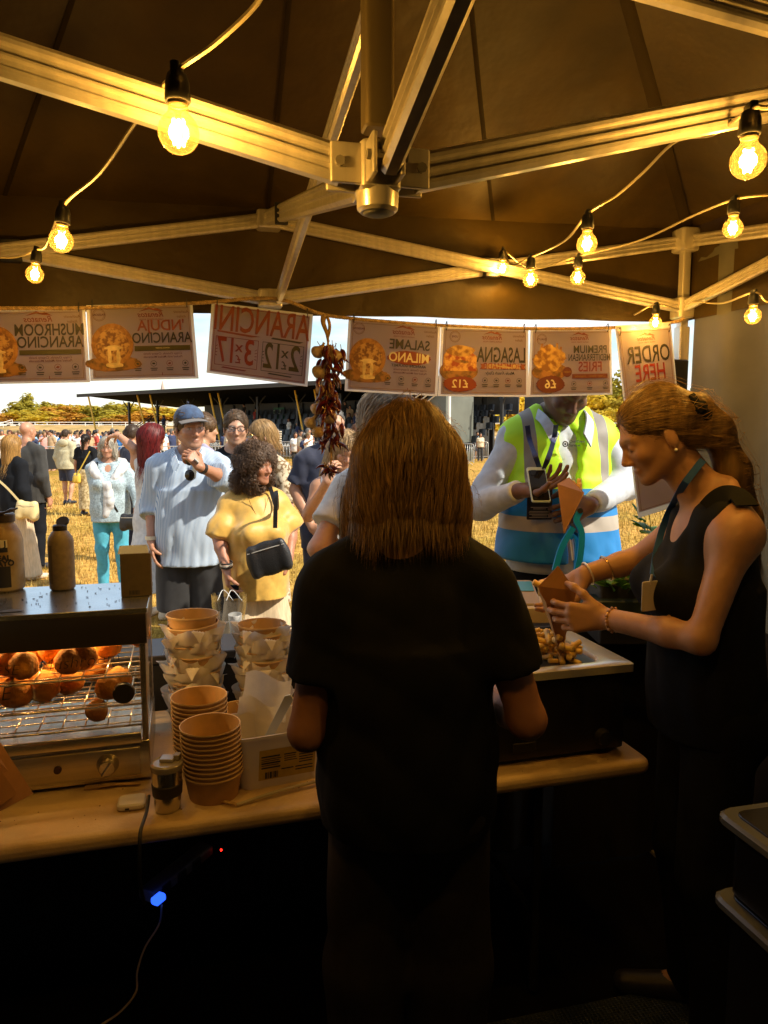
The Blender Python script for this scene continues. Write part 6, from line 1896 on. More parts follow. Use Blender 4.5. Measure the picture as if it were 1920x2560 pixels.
sub(JM, MB().lathe([(.031, -.012), (.035, -.012), (.035, .012), (.031, .012)], 18, wc + V(0, 0, .02)), 'bracelet', mat('white bead bracelet', (.7, .62, .45), .4))
wd_ = unit(JM['arm']['b'][2] - JM['arm']['b'][1])
sub(JM, MB().tube([wc * 0 + JM['world'](JM['arm']['b'][2] - wd_ * .035), wc * 0 + JM['world'](JM['arm']['b'][2] - wd_ * .012)], .034, 14), 'watch_strap', C_strap)
bt = MB()
for k in range(6): sub(JM, MB().ball(W_(JM['U'](.006, -.1535 - .012 * (k in (2, 3, 4)), 1.33 - .085 * k)), .006, 8, 6), 'shirt_button', M_whitepaint)
# --- woman in the yellow blouse
JY = person('woman with curly brown hair in a mustard blouse and cream trousers', (-.715, 4.02), 22, 1.58, wd=.95, dp=1.18, belly=.03, bust=.05, skin=(.40, .175, .095), head=(34, 2, 0), headoff=(.01, -.02, .0), brow=(.10, .06, .035), nose=1.05,
    arms={'a': (P(548, 1345, 3.92), P(566, 1425, 3.80), dict(d=(.10, -.15, -1), palm=(.9, .3, 0), curl=(.55, .6, .65, .7), thumb=.6)), 'b': (P(728, 1320, 4.10), P(722, 1400, 3.98), dict(d=(-.3, -.2, -1), palm=(-1, 0, 0)))},
    top=dict(mat=C_yellow, sleeve='puff', loose=.024, neck='v', vdepth=.15, hem=.83, fold=.007, ffreq=58, res=.009, name='blouse'), bottom=dict(mat=C_cream, wide=1.75, flare=1.5, loose=.022, fold=.007, fstretch=(1, 1, .2), name='wide_trousers'), shoes=M_shoe_w,
    hair=dict(style='curly', col=(.30, .185, .11), col2=(.075, .042, .026), n=4500, res=.007, lift=.010, hairline=.05), res=(.014, .0055, .004), seed=41)
glasses(JY, C_strap, M_lens, up=.078, name='sunglasses')
q, W_ = JY['q'], JY['world']
wy = np.array(W_(JY['arm']['a'][2]))
for k in range(3): sub(JY, MB().lathe([(.030, -.004), (.034, -.004), (.034, .004), (.030, .004)], 18, wy + V(.0, 0, .018 + .011 * k), rotx(.15)), 'bracelet', (M_strapb := mat('bead bracelet ' + str(k), [(.03, .03, .03), (.6, .55, .45), (.05, .05, .05)][k], .4)))
nk = [JY['U'](x, -.10 - .02 * (1 - abs(x) / .07) - .035 * (1 - abs(x) / .075), 1.475 - .16 * (1 - (abs(x) / .07) ** 1.4)) for x in np.linspace(-.065, .065, 15)]
sub(JY, MB().tube([W_(p) for p in nk], .0018, 5), 'necklace', M_gold)
sub(JY, MB().ball(W_(nk[7] + V(0, -.004, -.012)), (.010, .005, .014), 8, 6), 'pendant', M_gold)
# --- white haired woman
JW = person('white-haired woman in a pale blue knit with a white jumper round her shoulders', (-2.84, 7.55), 12, 1.60, wd=1.10, dp=1.1, belly=.02, bust=.03, skin=(.40, .20, .12), head=(-4, 4, 0), brow=(.30, .22, .16),
    top=dict(mat=C_greywool, sleeve='long', frac=.62, loose=.022, neck='scoop', hem=.80, fold=.005, name='knit_top'), bottom=dict(mat=C_teal, loose=.012, name='jeans'), shoes=M_shoe_w,
    arms={'a': (P(243, 1248, 7.6), P(256, 1310, 7.75), dict(hide=True)), 'b': (P(345, 1240, 7.5), P(338, 1290, 7.4), dict(d=(-.1, -.1, -1), palm=(-1, 0, 0)))},
    hair=dict(style='bob', col=(.78, .72, .60), col2=(.42, .38, .30), n=900, len=.12, thick=.014, hairline=.058), res=(.017, .007, .006), seed=51)
q, W_, U = JW['q'], JW['world'], JW['U']
F = Field()
for e in (-1, 1):
    pts = spline([U(0, .115, 1.45), U(e * .13, .08, 1.45), U(e * .155, -.06, 1.40), U(e * .085, -.135, 1.30), U(.015, -.165, 1.20)], 9)
    for i in range(8): F.cap(pts[i], pts[i + 1], .050 - .003 * i, .047 - .003 * i, .03)
for p0, p1 in ((U(.015, -.165, 1.21), U(.0, -.165, 1.08)), (U(.0, -.165, 1.08), U(-.02, -.155, .90)), (U(.015, -.165, 1.21), U(.035, -.16, 1.0))): F.cap(p0, p1, .032, .036, .03)
F.disp = wrinkle(77, .008, 90)
v, f = F.mesh(.011); build(np_mesh('draped_jumper', v, f), 'draped_jumper', C_white, JW['root'])
strap('shoulder_strap', [W_(U(-.12, -.02, 1.47)), W_(U(-.09, -.135, 1.33)), W_(U(.0, -.185, 1.12)), W_(U(.10, -.165, .92))], .022, .004, C_strap, JW['root'])
# --- man in white T-shirt with backpack strap, seen from the side behind the counter
JT = person('person with pale untidy hair in a white T-shirt and blue apron, back strap over shoulder', (.02, 2.92), 152, 1.80, wd=1.02, dp=1.05, skin=(.52, .28, .17), head=(-8, 8, 0),
    arms={'b': (P(795, 1372, 2.86), P(945, 1385, 3.06), dict(d=(1, .3, .1), palm=(0, .5, -1))), 'a': None or (V(.24, 2.98, 1.15), V(.14, 3.2, 1.2), dict(d=(-1, .3, .1), palm=(0, .5, -1)))},
    top=dict(mat=C_white, loose=.022, frac=.62, sl_w=1.1, hem=.95, fold=.006, res=.011, name='t_shirt'), bottom=dict(mat=C_pblue, loose=.05, waist=1.16, kind='trousers', name='apron_dungarees'), shoes=M_shoe_b,
    hair=dict(style='short', col=(.72, .56, .36), col2=(.32, .22, .12), thick=.024, n=1500, len=.10, lift=.012, hairline=.05, fold=.006), res=(.015, .007, .005), seed=61)
W_, U = JT['world'], JT['U']
strap('backpack_strap', [W_(U(.10, .17, 1.20)), W_(U(.115, .13, 1.36)), W_(U(.12, .04, 1.495)), W_(U(.115, -.07, 1.45)), W_(U(.11, -.13, 1.30))], .045, .006, C_strap, JT['root'], np.array([[0, 1, .2]] * 10 + [[0, .3, 1]] * 10 + [[0, -1, .3]] * 10))
strap('apron_strap', [W_(U(.21, .05, 1.05)), W_(U(.19, .12, 1.02)), W_(U(.05, .16, 1.01))], .022, .004, C_strap, JT['root'], (0, 1, 0))
# --- man with glasses
JG = person('man with dark-rimmed glasses and short beard in a black shirt', (-1.03, 5.12), 6, 1.80, skin=(.46, .25, .155), head=(8, 2, 0), stubble=(.22, .13, .08), brow=(.12, .07, .04),
    top=dict(mat=C_black, loose=.02, name='shirt', hem=.85), bottom=dict(mat=C_navy, name='jeans'), shoes=M_shoe_b, hair=dict(style='short', col=(.20, .12, .06), thick=.010, n=700, len=.05, hairline=.078), res=(.018, .0055, .007), seed=71)
glasses(JG, C_strap, clear_film('spectacle lens', (1, 1, 1), .04))
# --- blond woman in sunglasses
def bun(F, q, R, s): F.ell(q(0, .115, -.005), V(.04, .045, .055) * s, R, .03)
JS = person('blond woman in sunglasses and a floral dress, hair clipped up', (-.92, 5.55), -30, 1.74, skin=(.52, .28, .17), head=(-28, -2, 0), bust=.02,
    top=dict(mat=C_floral, loose=.02, frac=.9, name='dress', hem=.62, flare=.22, neck='v'), bottom=dict(mat=C_floral, kind='skirt', name='dress_skirt', hem=.35), shoes=M_shoe_w,
    hair=dict(style='pony', col=(.70, .46, .20), col2=(.38, .22, .08), thick=.012, n=900, tail=[(0, .09, .03), (0, .12, .0)], extra=bun, hairline=.06), res=(.018, .0065, .007), seed=81)
glasses(JS, M_gold, M_lens, name='sunglasses')
q, W_ = JS['q'], JS['world']
cl = MB()
for k in range(6): cl.rbox(W_(q(.03, .150, .045 - k * .018)), (.03, .02, .010), .004)
sub(JS, cl, 'hair_claw', mat('cream claw clip', (.75, .65, .48), .3))
# --- man in navy T-shirt, woman looking down, woman from behind
JN = person('grey-haired man in a navy T-shirt behind the hanging chillies', (-.36, 5.05), 18, 1.83, wd=1.1, dp=1.1, skin=(.46, .23, .13), head=(20, 4, 0), brow=(.3, .25, .2),
    arms={'a': (P(738, 1225, 5.0), P(780, 1318, 4.85), dict(d=(.6, -.3, -.5), palm=(.3, .6, 0)))},
    top=dict(mat=C_navy, loose=.022, frac=.75, name='t_shirt', hem=.82), bottom=dict(mat=C_navy, name='jeans'), shoes=M_shoe_b, hair=dict(style='short', col=(.36, .34, .31), col2=(.16, .15, .14), thick=.006, n=500, len=.03, hairline=.085), res=(.017, .006, .005), seed=91)
JL = person('blond woman looking down with her tattooed forearm raised behind the chillies', (-.235, 4.40), 10, 1.66, skin=(.50, .26, .15), head=(8, 22, 10), bust=.03, lookdown=True,
    arms={'a': (P(770, 1290, 4.3), P(818, 1205, 4.15), dict(d=(.3, .1, 1), palm=(.5, .8, 0), curl=(.6, .6, .6, .6)))},
    top=dict(mat=C_white, sleeve='tank', neck='scoop', name='vest_top', hem=.85), bottom=dict(mat=C_pblue, name='jeans'), shoes=M_shoe_w, hair=dict(style='long', col=(.72, .50, .25), col2=(.40, .24, .10), drop=.22, n=900), res=(.016, .006, .005), seed=95)
JR = person('woman with long auburn hair seen from behind, beside the grey-haired man', (-.20, 6.1), 165, 1.72, skin=(.45, .24, .14), top=dict(mat=C_black, name='top'), bottom=dict(mat=C_navy, name='jeans'), shoes=M_shoe_b,
    hair=dict(style='long', col=(.30, .125, .045), col2=(.12, .045, .018), drop=.24, n=900), res=(.02, .009, None), seed=99)
JV = person('man with swept brown hair in a lavender shirt, turned away', (-1.50, 6.1), 125, 1.80, skin=(.50, .27, .16), top=dict(mat=C_lav, name='shirt', loose=.02), bottom=dict(mat=C_navy, name='jeans'), shoes=M_shoe_b,
    hair=dict(style='short', col=(.22, .12, .05), thick=.018, n=700, len=.07, hairline=.06), res=(.018, .008, None), seed=103)
# --- red haired woman with outstretched arm
JE = person('red-haired woman in a white dress stretching out her bare arm', (-2.02, 6.40), 158, 1.72, skin=(.52, .27, .16), head=(-28, 0, 0),
    arms={'b': (P(335, 1122, 6.4), P(294, 1086, 6.45), dict(d=(-.8, .1, -.25), palm=(0, 0, -1), curl=(.5, .5, .5, .5)))},
    top=dict(mat=C_white, sleeve='tank', name='dress', hem=.60, flare=.24, loose=.02, neck='scoop'), bottom=dict(mat=C_white, kind='skirt', hem=.28, flare=.27, name='dress_skirt'), shoes=M_shoe_w,
    hair=dict(style='long', col=(.30, .022, .018), col2=(.09, .008, .008), drop=.24, n=1100, thick=.018), res=(.017, .008, .006), seed=107)
JD = person('man in a black sleeveless top behind the white-haired woman', (-3.15, 9.2), 150, 1.74, wd=1.05, skin=(.46, .23, .13), top=dict(mat=C_navy, sleeve='tank', name='vest_top', loose=.02), bottom=dict(mat=C_navy, name='jeans'), shoes=M_shoe_b,
    hair=dict(style='short', col=(.12, .07, .04), n=300, len=.04), res=(.02, .009, None), seed=111)
# --- farther figures on the grass
JK = person('woman in a black top and snake print skirt walking away with a yellow bag', (-5.85, 14.4), 172, 1.60, wd=1.12, dp=1.1, skin=(.42, .19, .10), top=dict(mat=C_black, neck='wide', name='top', loose=.02, hem=.86), bottom=dict(mat=C_skirt, kind='skirt', hem=.15, flare=.19, name='skirt'), shoes=M_shoe_b,
    hair=dict(style='pony', col=(.035, .020, .012), n=300, tail=[(0, .10, .06), (0, .13, .0), (.02, .12, -.22)], tw=.035), res=(.022, .011, None), seed=115)
JO = person('man in an oatmeal hooded top and navy shorts walking away', (-7.15, 16.5), 168, 1.70, wd=1.05, skin=(.50, .26, .15), top=dict(mat=C_hood, sleeve='long', loose=.035, name='hooded_top', hem=.84, fold=.007), bottom=dict(kind='shorts', mat=C_navy, hem=.56, loose=.03), shoes=M_shoe_b,
    legs={'a': (V(-.10, -.03, .49), V(-.12, .12, .12)), 'b': (V(.10, -.04, .49), V(.10, -.04, .085))}, hair=dict(style='short', col=(.12, .075, .045), n=300, len=.03, thick=.008), res=(.022, .011, None), seed=119)
F = Field(); U = JO['U']; F.ell(U(0, .115, 1.44), V(.13, .055, .09), k=.03); v, f = F.mesh(.012); build(np_mesh('hood', v, f), 'hood', C_hood, JO['root'])
JP = person('blond woman in a black top with a cream bag at the left edge', (-4.08, 8.05), 150, 1.62, skin=(.50, .27, .16), wd=1.08, bust=.02,
    top=dict(mat=C_black, sleeve='long', loose=.025, hem=.80, name='top'), bottom=dict(mat=C_cream, wide=1.5, flare=1.4, name='wide_trousers'), shoes=M_shoe_w, legs={'a': (V(-.10, -.05, .49), V(-.11, -.10, .085)), 'b': (V(.16, .05, .49), V(.26, .10, .085))},
    hair=dict(style='long', col=(.70, .40, .11), col2=(.40, .20, .05), drop=.22, n=900), res=(.018, .008, .007), seed=123)
JQ = person('bald man in a dark shirt behind the blond woman at the left edge', (-4.25, 8.75), 160, 1.78, wd=1.12, dp=1.15, skin=(.50, .24, .14), top=dict(mat=cloth('charcoal shirt', (.028, .026, .022)), sleeve='long', loose=.03, name='shirt', hem=.80), bottom=dict(mat=C_black, name='trousers'), shoes=M_shoe_b, res=(.02, .009, None), seed=127)
# ------------------------------------------------------------------ rope and hanging menu posters (seen from the back, print showing through)
def on_front(px, py, b=.955):
    r = ray(px, py); o = V(0, 0, EYE) - V(TCX, TCY, 0)
    t = (b * HW - o @ TN) / (r @ TN)
    return V(0, 0, EYE) + r * t
def sf(x, y, b=.955): return on_front(x * S, y * S, b)
M_rope = mat('hemp rope', (.42, .29, .15), .85, var=.4, scale=90)
rope_pts = spline([sf(-140, 668), sf(0, 666), sf(190, 665), sf(420, 655), sf(590, 645), sf(690, 677), sf(760, 688), sf(950, 703), sf(1150, 710), sf(1320, 708), sf(1450, 697), sf(1478, 688)], 150)
rp = thing('rope', 'twisted hemp rope strung across the stall front holding the posters', 'rope', rope_pts[0])
seglen = np.concatenate([[0], np.cumsum(np.linalg.norm(np.diff(rope_pts, axis=0), axis=1))])
fine_s = np.linspace(0, seglen[-1], 900)
rpf = np.column_stack([np.interp(fine_s, seglen, rope_pts[:, i]) for i in range(3)])
for k in range(3):
    a = fine_s / .022 * 2 * PI + k * 2 * PI / 3
    build(MB().tube(rpf + .0030 * (np.outer(np.cos(a), TN) + np.outer(np.sin(a), UPZ)), .0032, 5), 'strand', M_rope, rp, W=True)
M_sheet = translucent(mat('laminated poster paper', (.56, .50, .54), .5, var=.06, scale=6), .72, (1.0, .95, 1.0))
M_edge = translucent(mat('clear laminate edge', (.66, .68, .74), .3), .55, (.95, .97, 1.0))
def ink(n, c): return mat('ink ' + n, c, .6)
INK = dict(dark=ink('dark', (.018, .014, .010)), red=ink('red', (.17, .012, .008)), rust=ink('rust', (.20, .042, .014)), olive=ink('olive', (.034, .030, .012)), white=ink('white', (.62, .56, .50)), tan=ink('tan', (.22, .12, .055)), brown=ink('brown', (.10, .014, .018)), pale=ink('pale', (.34, .24, .18)),
           crust=mat('picture crust', (.36, .17, .06), .6, col2=(.20, .08, .02), scale=70, contrast=(.4, .6)), fill=mat('picture filling', (.46, .27, .13), .6, col2=(.14, .05, .02), scale=95, contrast=(.42, .58)), cheese=mat('picture cheese', (.66, .52, .36), .6, var=.3, scale=60), board=mat('picture board', (.09, .04, .015), .6, col2=(.28, .13, .05), scale=45, contrast=(.45, .6)), lasagne=mat('picture lasagne', (.60, .34, .12), .6, col2=(.26, .03, .008), scale=55, contrast=(.42, .58)), chips=mat('picture chips', (.52, .32, .11), .6, col2=(.20, .08, .02), scale=50, contrast=(.42, .6)))
class Poster:
    def __init__(s, label, TL, TR, BR, BL, b=.955, name='menu_poster'):
        s.c = [sf(*TL, b=b), sf(*TR, b=b), sf(*BR, b=b - .01), sf(*BL, b=b - .01)]
        s.w = np.linalg.norm(s.c[1] - s.c[0]); s.ar = np.linalg.norm(s.c[3] - s.c[0]) / s.w
        s.root = thing(name, label, 'poster', s.c[0]); s.k = 0
        r = np.random.default_rng(len(label)); s.ph = r.random(3) * 6
        m = 0.0
        def sheet(mg, off, m_, nm):
            g = MB().grid(lambda u, v: s.m(-mg + u * (1 + 2 * mg), (-mg + v * (1 + 2 * mg)) * s.ar, off), 12, 8)
            g2 = MB().grid(lambda u, v: s.m(-mg + u * (1 + 2 * mg), (-mg + v * (1 + 2 * mg)) * s.ar, off - .0010), 12, 8)
            build(MB().add(g.verts(), g.f).add(g2.verts(), [tuple(reversed(f)) for f in g2.f]), nm, m_, s.root, W=True)
        sheet(.018, 0, M_edge, 'laminate'); sheet(-.012, .0012, M_sheet, 'sheet')
        for x in (.04, .96):
            p = s.m(x, s.ar * .965, .003)
            build(MB().tube(spline([p, p + V(0, 0, .012) - TN * .006, p + V(0, 0, .028) - TN * .002, p + V(0, 0, .012) + TN * .010, p], 12), .0014, 5), 'cable_tie', M_blackpl, s.root, W=True)
    def m(s, x, y, off):
        """print coordinates (x right, y up, width 1) as read from the front; mirrored because the back is seen"""
        u, v = 1 - x, 1 - y / s.ar
        q = (s.c[0] * (1 - u) + s.c[1] * u) * (1 - v) + (s.c[3] * (1 - u) + s.c[2] * u) * v
        wob = .004 * math.sin(u * 3.1 + s.ph[0]) * math.sin(v * 2.5 + s.ph[1])
        return q - TN * (off + wob)
    def put(s, V2, faces, m, nm):
        s.k += 1
        off = .0026 + .00012 * s.k
        me = np_mesh(nm, np.array([s.m(x, y, off) for x, y in V2]), faces, False)
        return build(me, nm, INK[m], s.root, W=True)
    def text(s, t, x, y, size, m='dark', bold=.02, shear=0., align='CENTER', sx=1.0, parent=None):
        me0 = text_mesh(t, 1.0, INK[m], bold, shear, align=align)
        co = np.zeros(len(me0.vertices) * 3); me0.vertices.foreach_get('co', co); co = co.reshape(-1, 3)
        f = [tuple(p.vertices) for p in me0.polygons]; bpy.data.meshes.remove(me0)
        return s.put(np.column_stack([x + co[:, 0] * size * sx, y + co[:, 1] * size]), f, m, 'lettering')
    def ell(s, x, y, rx, ry, m, nm='printed_shape', jag=0., n=40, ring=0.):
        a = np.linspace(0, 2 * PI, n, endpoint=False); j = 1 + jag * np.sin(a * 7 + x * 30) * np.cos(a * 11 + y * 9)
        o = np.column_stack([x + rx * j * np.cos(a), y + ry * j * np.sin(a)])
        if ring:
            i = np.column_stack([x + (rx - ring) * np.cos(a), y + (ry - ring) * np.sin(a)])
            return s.put(np.vstack([o, i]), [(k, (k + 1) % n, n + (k + 1) % n, n + k) for k in range(n)], m, nm)
        g = [np.column_stack([x + (o[:, 0] - x) * t, y + (o[:, 1] - y) * t]) for t in (1, .66, .33)] + [np.array([[x, y]])]
        fc = [(l * n + k, l * n + (k + 1) % n, (l + 1) * n + (k + 1) % n, (l + 1) * n + k) for l in range(2) for k in range(n)] + [(2 * n + k, 2 * n + (k + 1) % n, 3 * n) for k in range(n)]
        return s.put(np.vstack(g), fc, m, nm)
    def rect(s, x0, y0, x1, y1, m, nm='printed_panel'): return s.put([(x0, y0), (x1, y0), (x1, y1), (x0, y1)], [(0, 1, 2, 3)], m, nm)
    def frame(s, x0, y0, x1, y1, t, m):
        s.put([(x0, y0), (x1, y0), (x1, y1), (x0, y1), (x0 + t, y0 + t), (x1 - t, y0 + t), (x1 - t, y1 - t), (x0 + t, y1 - t)], [(0, 1, 5, 4), (1, 2, 6, 5), (2, 3, 7, 6), (3, 0, 4, 7)], m, 'printed_frame')
    def logo(s, x, y, k=1.0):
        s.put([(x - .14 * k, y + .035 * k), (x - .06 * k, y + .075 * k), (x - .03 * k, y + .062 * k), (x + .02 * k, y + .085 * k), (x + .13 * k, y + .035 * k), (x + .02 * k, y + .060 * k), (x - .04 * k, y + .045 * k)], [(0, 1, 2, 6), (2, 3, 5, 6), (3, 4, 5)], 'rust', 'mountain_logo')
        s.text('Renatos', x, y, .085 * k, 'rust', .012, .35); s.text('NAPLES STREET FOOD', x, y - .055 * k, .026 * k, 'rust', .01)
    def seal(s, x, y, word):
        s.ell(x, y, .062, .062, 'tan', 'seal_ring', ring=.005); s.ell(x, y, .05, .05, 'tan', 'seal_ring', ring=.003); s.text(word, x, y, .03, 'brown', .02)
    def icons(s, x0, x1, y, n=4):
        for i in range(n):
            x = x0 + (x1 - x0) * i / (n - 1)
            s.ell(x, y, .030, .030, 'olive' if i != 1 else 'rust', 'icon_ring', ring=.004, n=24); s.ell(x, y, .014, .010, 'olive' if i != 1 else 'rust', 'icon', jag=.25, n=16)
            for k in (0, 1): s.rect(x - .034 + .006 * k, y - .052 - .018 * k, x + .034 - .006 * k, y - .043 - .018 * k, 'olive', 'small_print_line')
    def arancino(s, x, y, r):
        s.ell(x, y - r * .95, r * 1.35, r * .38, 'board', 'picture', jag=.06); s.ell(x, y, r, r * 1.06, 'crust', 'picture', jag=.012)
        s.ell(x - r * .02, y - r * .02, r * .78, r * .84, 'fill', 'picture', jag=.03)
        s.ell(x - .25 * r, y - .62 * r, .10 * r, .42 * r, 'cheese', 'picture', jag=.08, n=20); s.ell(x + .16 * r, y - .55 * r, .09 * r, .45 * r, 'cheese', 'picture', jag=.08, n=20); s.ell(x - .05 * r, y - 1.02 * r, .42 * r, .13 * r, 'cheese', 'picture', jag=.1, n=24); s.ell(x - .04 * r, y - .16 * r, .40 * r, .13 * r, 'cheese', 'picture', jag=.15, n=24)
def script_tag(p, x, y): p.text('Authentic', x, y, .038, 'tan', .01, .4); p.text('Italian', x, y - .045, .038, 'tan', .01, .4)
def arancino_poster(label, c, w1, w2, seal, box=False):
    p = Poster(label, *c); A = p.ar
    p.arancino(.79, A * .47, .20); p.logo(.40, A * .87, .9); script_tag(p, .10, A * .90); p.seal(.90, A * .88, seal)
    if box:
        p.text(w1, .33, A * .690, .15, 'dark', .016, sx=.86); p.ell(.33, A * .505, .245, .075, 'red', 'printed_panel', jag=.04); p.text(w2, .33, A * .505, .145, 'white', .016, sx=.84); p.text('ARANCINI GOURMET', .33, A * .39, .04, 'dark', .02)
    else:
        p.text(w1, .31, A * .715, .150, 'rust' if seal == 'PASSION' else 'dark', .016, sx=.92 if len(w1) < 8 else .72); p.text(w2, .31, A * .545, .145, 'dark', .016, sx=.76)
        p.rect(.04, A * .375, .58, A * .445, 'olive', 'printed_panel'); p.text('ARANCINI GOURMET', .31, A * .41, .014, 'white', .015)
    p.text('Crispy Outside, Creamy Inside', .31, A * .335, .030, 'brown', .006, .3); p.text('Packed with Melted Mozzarella', .31, A * .29, .030, 'brown', .006, .3)
    p.icons(.10, .56, A * .20); p.frame(.03, A * .04, .97, A * .96, .004, 'tan'); p.text('I', .33, A * .055, .04, 'red', .02)
    return p
arancino_poster('poster for mushroom arancino cut off by the left edge', ((-70, 672), (180, 668), (190, 823), (-62, 828)), 'MUSHROOM', 'ARANCINO', 'LOVE')
arancino_poster('poster for nduja arancino with a cheesy rice ball', ((190, 662), (412, 658), (425, 815), (199, 820)), "'NDUJA", 'ARANCINO', 'PASSION')
p = Poster('price poster offering two or three arancini in large numerals', (461, 655), (672, 682), (661, 832), (450, 803)); A = p.ar
p.text('ARANCINI', .5, A * .79, .36, 'rust', .012, sx=.58); p.put([(.5, A * .60), (.94, A * .625), (.94, A * .60), (.6, A * .575)], [(0, 1, 2, 3)], 'rust', 'brush_stroke'); p.put([(.06, A * .60), (.38, A * .615), (.40, A * .59), (.1, A * .575)], [(0, 1, 2, 3)], 'olive', 'brush_stroke')
for x0, n_, pr, cl_ in ((.05, '2', '12', 'olive'), (.52, '3', '17', 'red')):
    p.frame(x0, A * .12, x0 + .43, A * .54, .006, cl_)
    p.text(n_, x0 + .090, A * .33, .36, cl_, .012, sx=.66); p.text('x', x0 + .195, A * .41, .15, cl_, .012); p.text('£', x0 + .195, A * .23, .115, cl_, .012); p.text(pr, x0 + .315, A * .33, .36, cl_, .012, sx=.56)
    p.put([(x0 + .1, A * .09), (x0 + .34, A * .105), (x0 + .36, A * .085), (x0 + .12, A * .075)], [(0, 1, 2, 3)], cl_, 'brush_stroke')
    for k in range(4):
        for e in (0, 1): p.put([(x0 + .012 + e * .395, A * (.25 + .05 * k)), (x0 + .034 + e * .395, A * (.26 + .04 * k)), (x0 + .034 + e * .395, A * (.268 + .04 * k)), (x0 + .012 + e * .395, A * (.262 + .05 * k))], [(0, 1, 2, 3)], cl_, 'ray_mark')
p.frame(.025, A * .03, .975, A * .97, .005, 'red')
arancino_poster('poster for salame milano arancino, right of the garlic string', ((757, 690), (948, 705), (942, 853), (748, 842)), 'SALAME', 'MILANO', 'PASSION', True)
p = Poster('poster for homemade lasagna at twelve pounds', (956, 708), (1139, 713), (1138, 855), (950, 853)); A = p.ar
p.logo(.42, A * .87, .85); script_tag(p, .10, A * .90); p.seal(.86, A * .87, 'LOVE')
p.ell(.80, A * .36, .22, .12, 'board', 'picture'); p.put([(.60, A * .36), (.98, A * .36), (1.0 - .02, A * .60), (.90, A * .70), (.72, A * .70), (.60, A * .58)], [(0, 1, 2, 3, 4, 5)], 'lasagne', 'picture'); p.ell(.79, A * .66, .16, .06, 'chips', 'picture', jag=.1)
p.text('LASAGNA', .31, A * .60, .235, 'dark', .014, sx=.55); p.rect(.09, A * .395, .49, A * .475, 'red' if False else 'pale', 'printed_panel'); p.text('HOMEMADE', .29, A * .435, .098, 'red', .014, sx=.84)
for e in (-1, 1): p.put([(.29 + e * .215, A * .395), (.29 + e * .27, A * .395), (.29 + e * .25, A * .435), (.29 + e * .27, A * .475), (.29 + e * .215, A * .475)], [(0, 1, 2, 3, 4)], 'rust', 'ribbon_end')
p.text('Made Fresh Daily', .32, A * .335, .048, 'dark', .008, .35); p.ell(.78, A * .165, .19, .085, 'red', 'price_splash', jag=.06); p.text('£12', .78, A * .165, .125, 'white', .012); p.icons(.10, .50, A * .225); p.frame(.03, A * .04, .97, A * .96, .004, 'tan')
p = Poster('poster for premium mediterranean fries at six pounds', (1149, 714), (1318, 712), (1320, 850), (1143, 855)); A = p.ar
p.logo(.40, A * .87, .85); p.seal(.88, A * .86, 'QUALITY'); p.ell(.77, A * .36, .22, .10, 'board', 'picture'); p.ell(.78, A * .56, .19, .15, 'chips', 'picture', jag=.14)
for k in range(9): p.put([(.64 + .033 * k, A * .55), (.66 + .033 * k, A * .55), (.655 + .03 * k + .02 * math.sin(k * 2), A * (.74 + .06 * math.sin(k * 1.7))), (.63 + .03 * k + .02 * math.sin(k * 2), A * (.74 + .06 * math.sin(k * 1.7)))], [(0, 1, 2, 3)], 'chips', 'picture')
p.ell(.56, A * .35, .058, .058, 'brown', 'seal', n=24); p.text('FRESH', .56, A * .35, .032, 'tan', .02)
p.text('PREMIUM', .27, A * .69, .125, 'dark', .014, sx=.85); p.text('MEDITERRANEAN', .28, A * .565, .11, 'dark', .014, sx=.62); p.text('FRIES', .27, A * .42, .16, 'red', .014, sx=.85); p.rect(.05, A * .245, .50, A * .315, 'brown', 'printed_panel'); p.text('Crispy · Golden · Irresistible', .27, A * .28, .034, 'tan', .008, .3)
p.ell(.76, A * .165, .17, .10, 'brown', 'price_splash', jag=.05); p.text('£6', .76, A * .165, .14, 'white', .012); p.icons(.08, .48, A * .165, 3); p.frame(.03, A * .04, .97, A * .96, .004, 'tan')
p = Poster('tall order here sign beside the right tent leg', (1332, 711), (1447, 703), (1482, 1080), (1380, 1112), b=.95, name='order_sign'); A = p.ar
p.logo(.48, A * .938, 1.2); p.text('ORDER', .47, A * .850, .40, 'dark', .014, sx=.62); p.text('HERE', .47, A * .750, .40, 'red', .014, sx=.62)
p.put([(.80, A * .20), (.90, A * .21), (.92, A * .19), (.93, A * .23), (.80, A * .235)], [(0, 1, 2, 4), (2, 3, 4)], 'rust', 'ribbon_end'); p.ell(.66, A * .215, .055, .035, 'chips', 'picture'); p.frame(.05, A * .02, .95, A * .98, .008, 'tan')
for k in range(5): p.put([(.72 + .035 * k, A * .42), (.73 + .035 * k, A * .42), (.80 + .03 * k, A * .47), (.79 + .03 * k, A * .47)], [(0, 1, 2, 3)], 'rust', 'ray_mark')
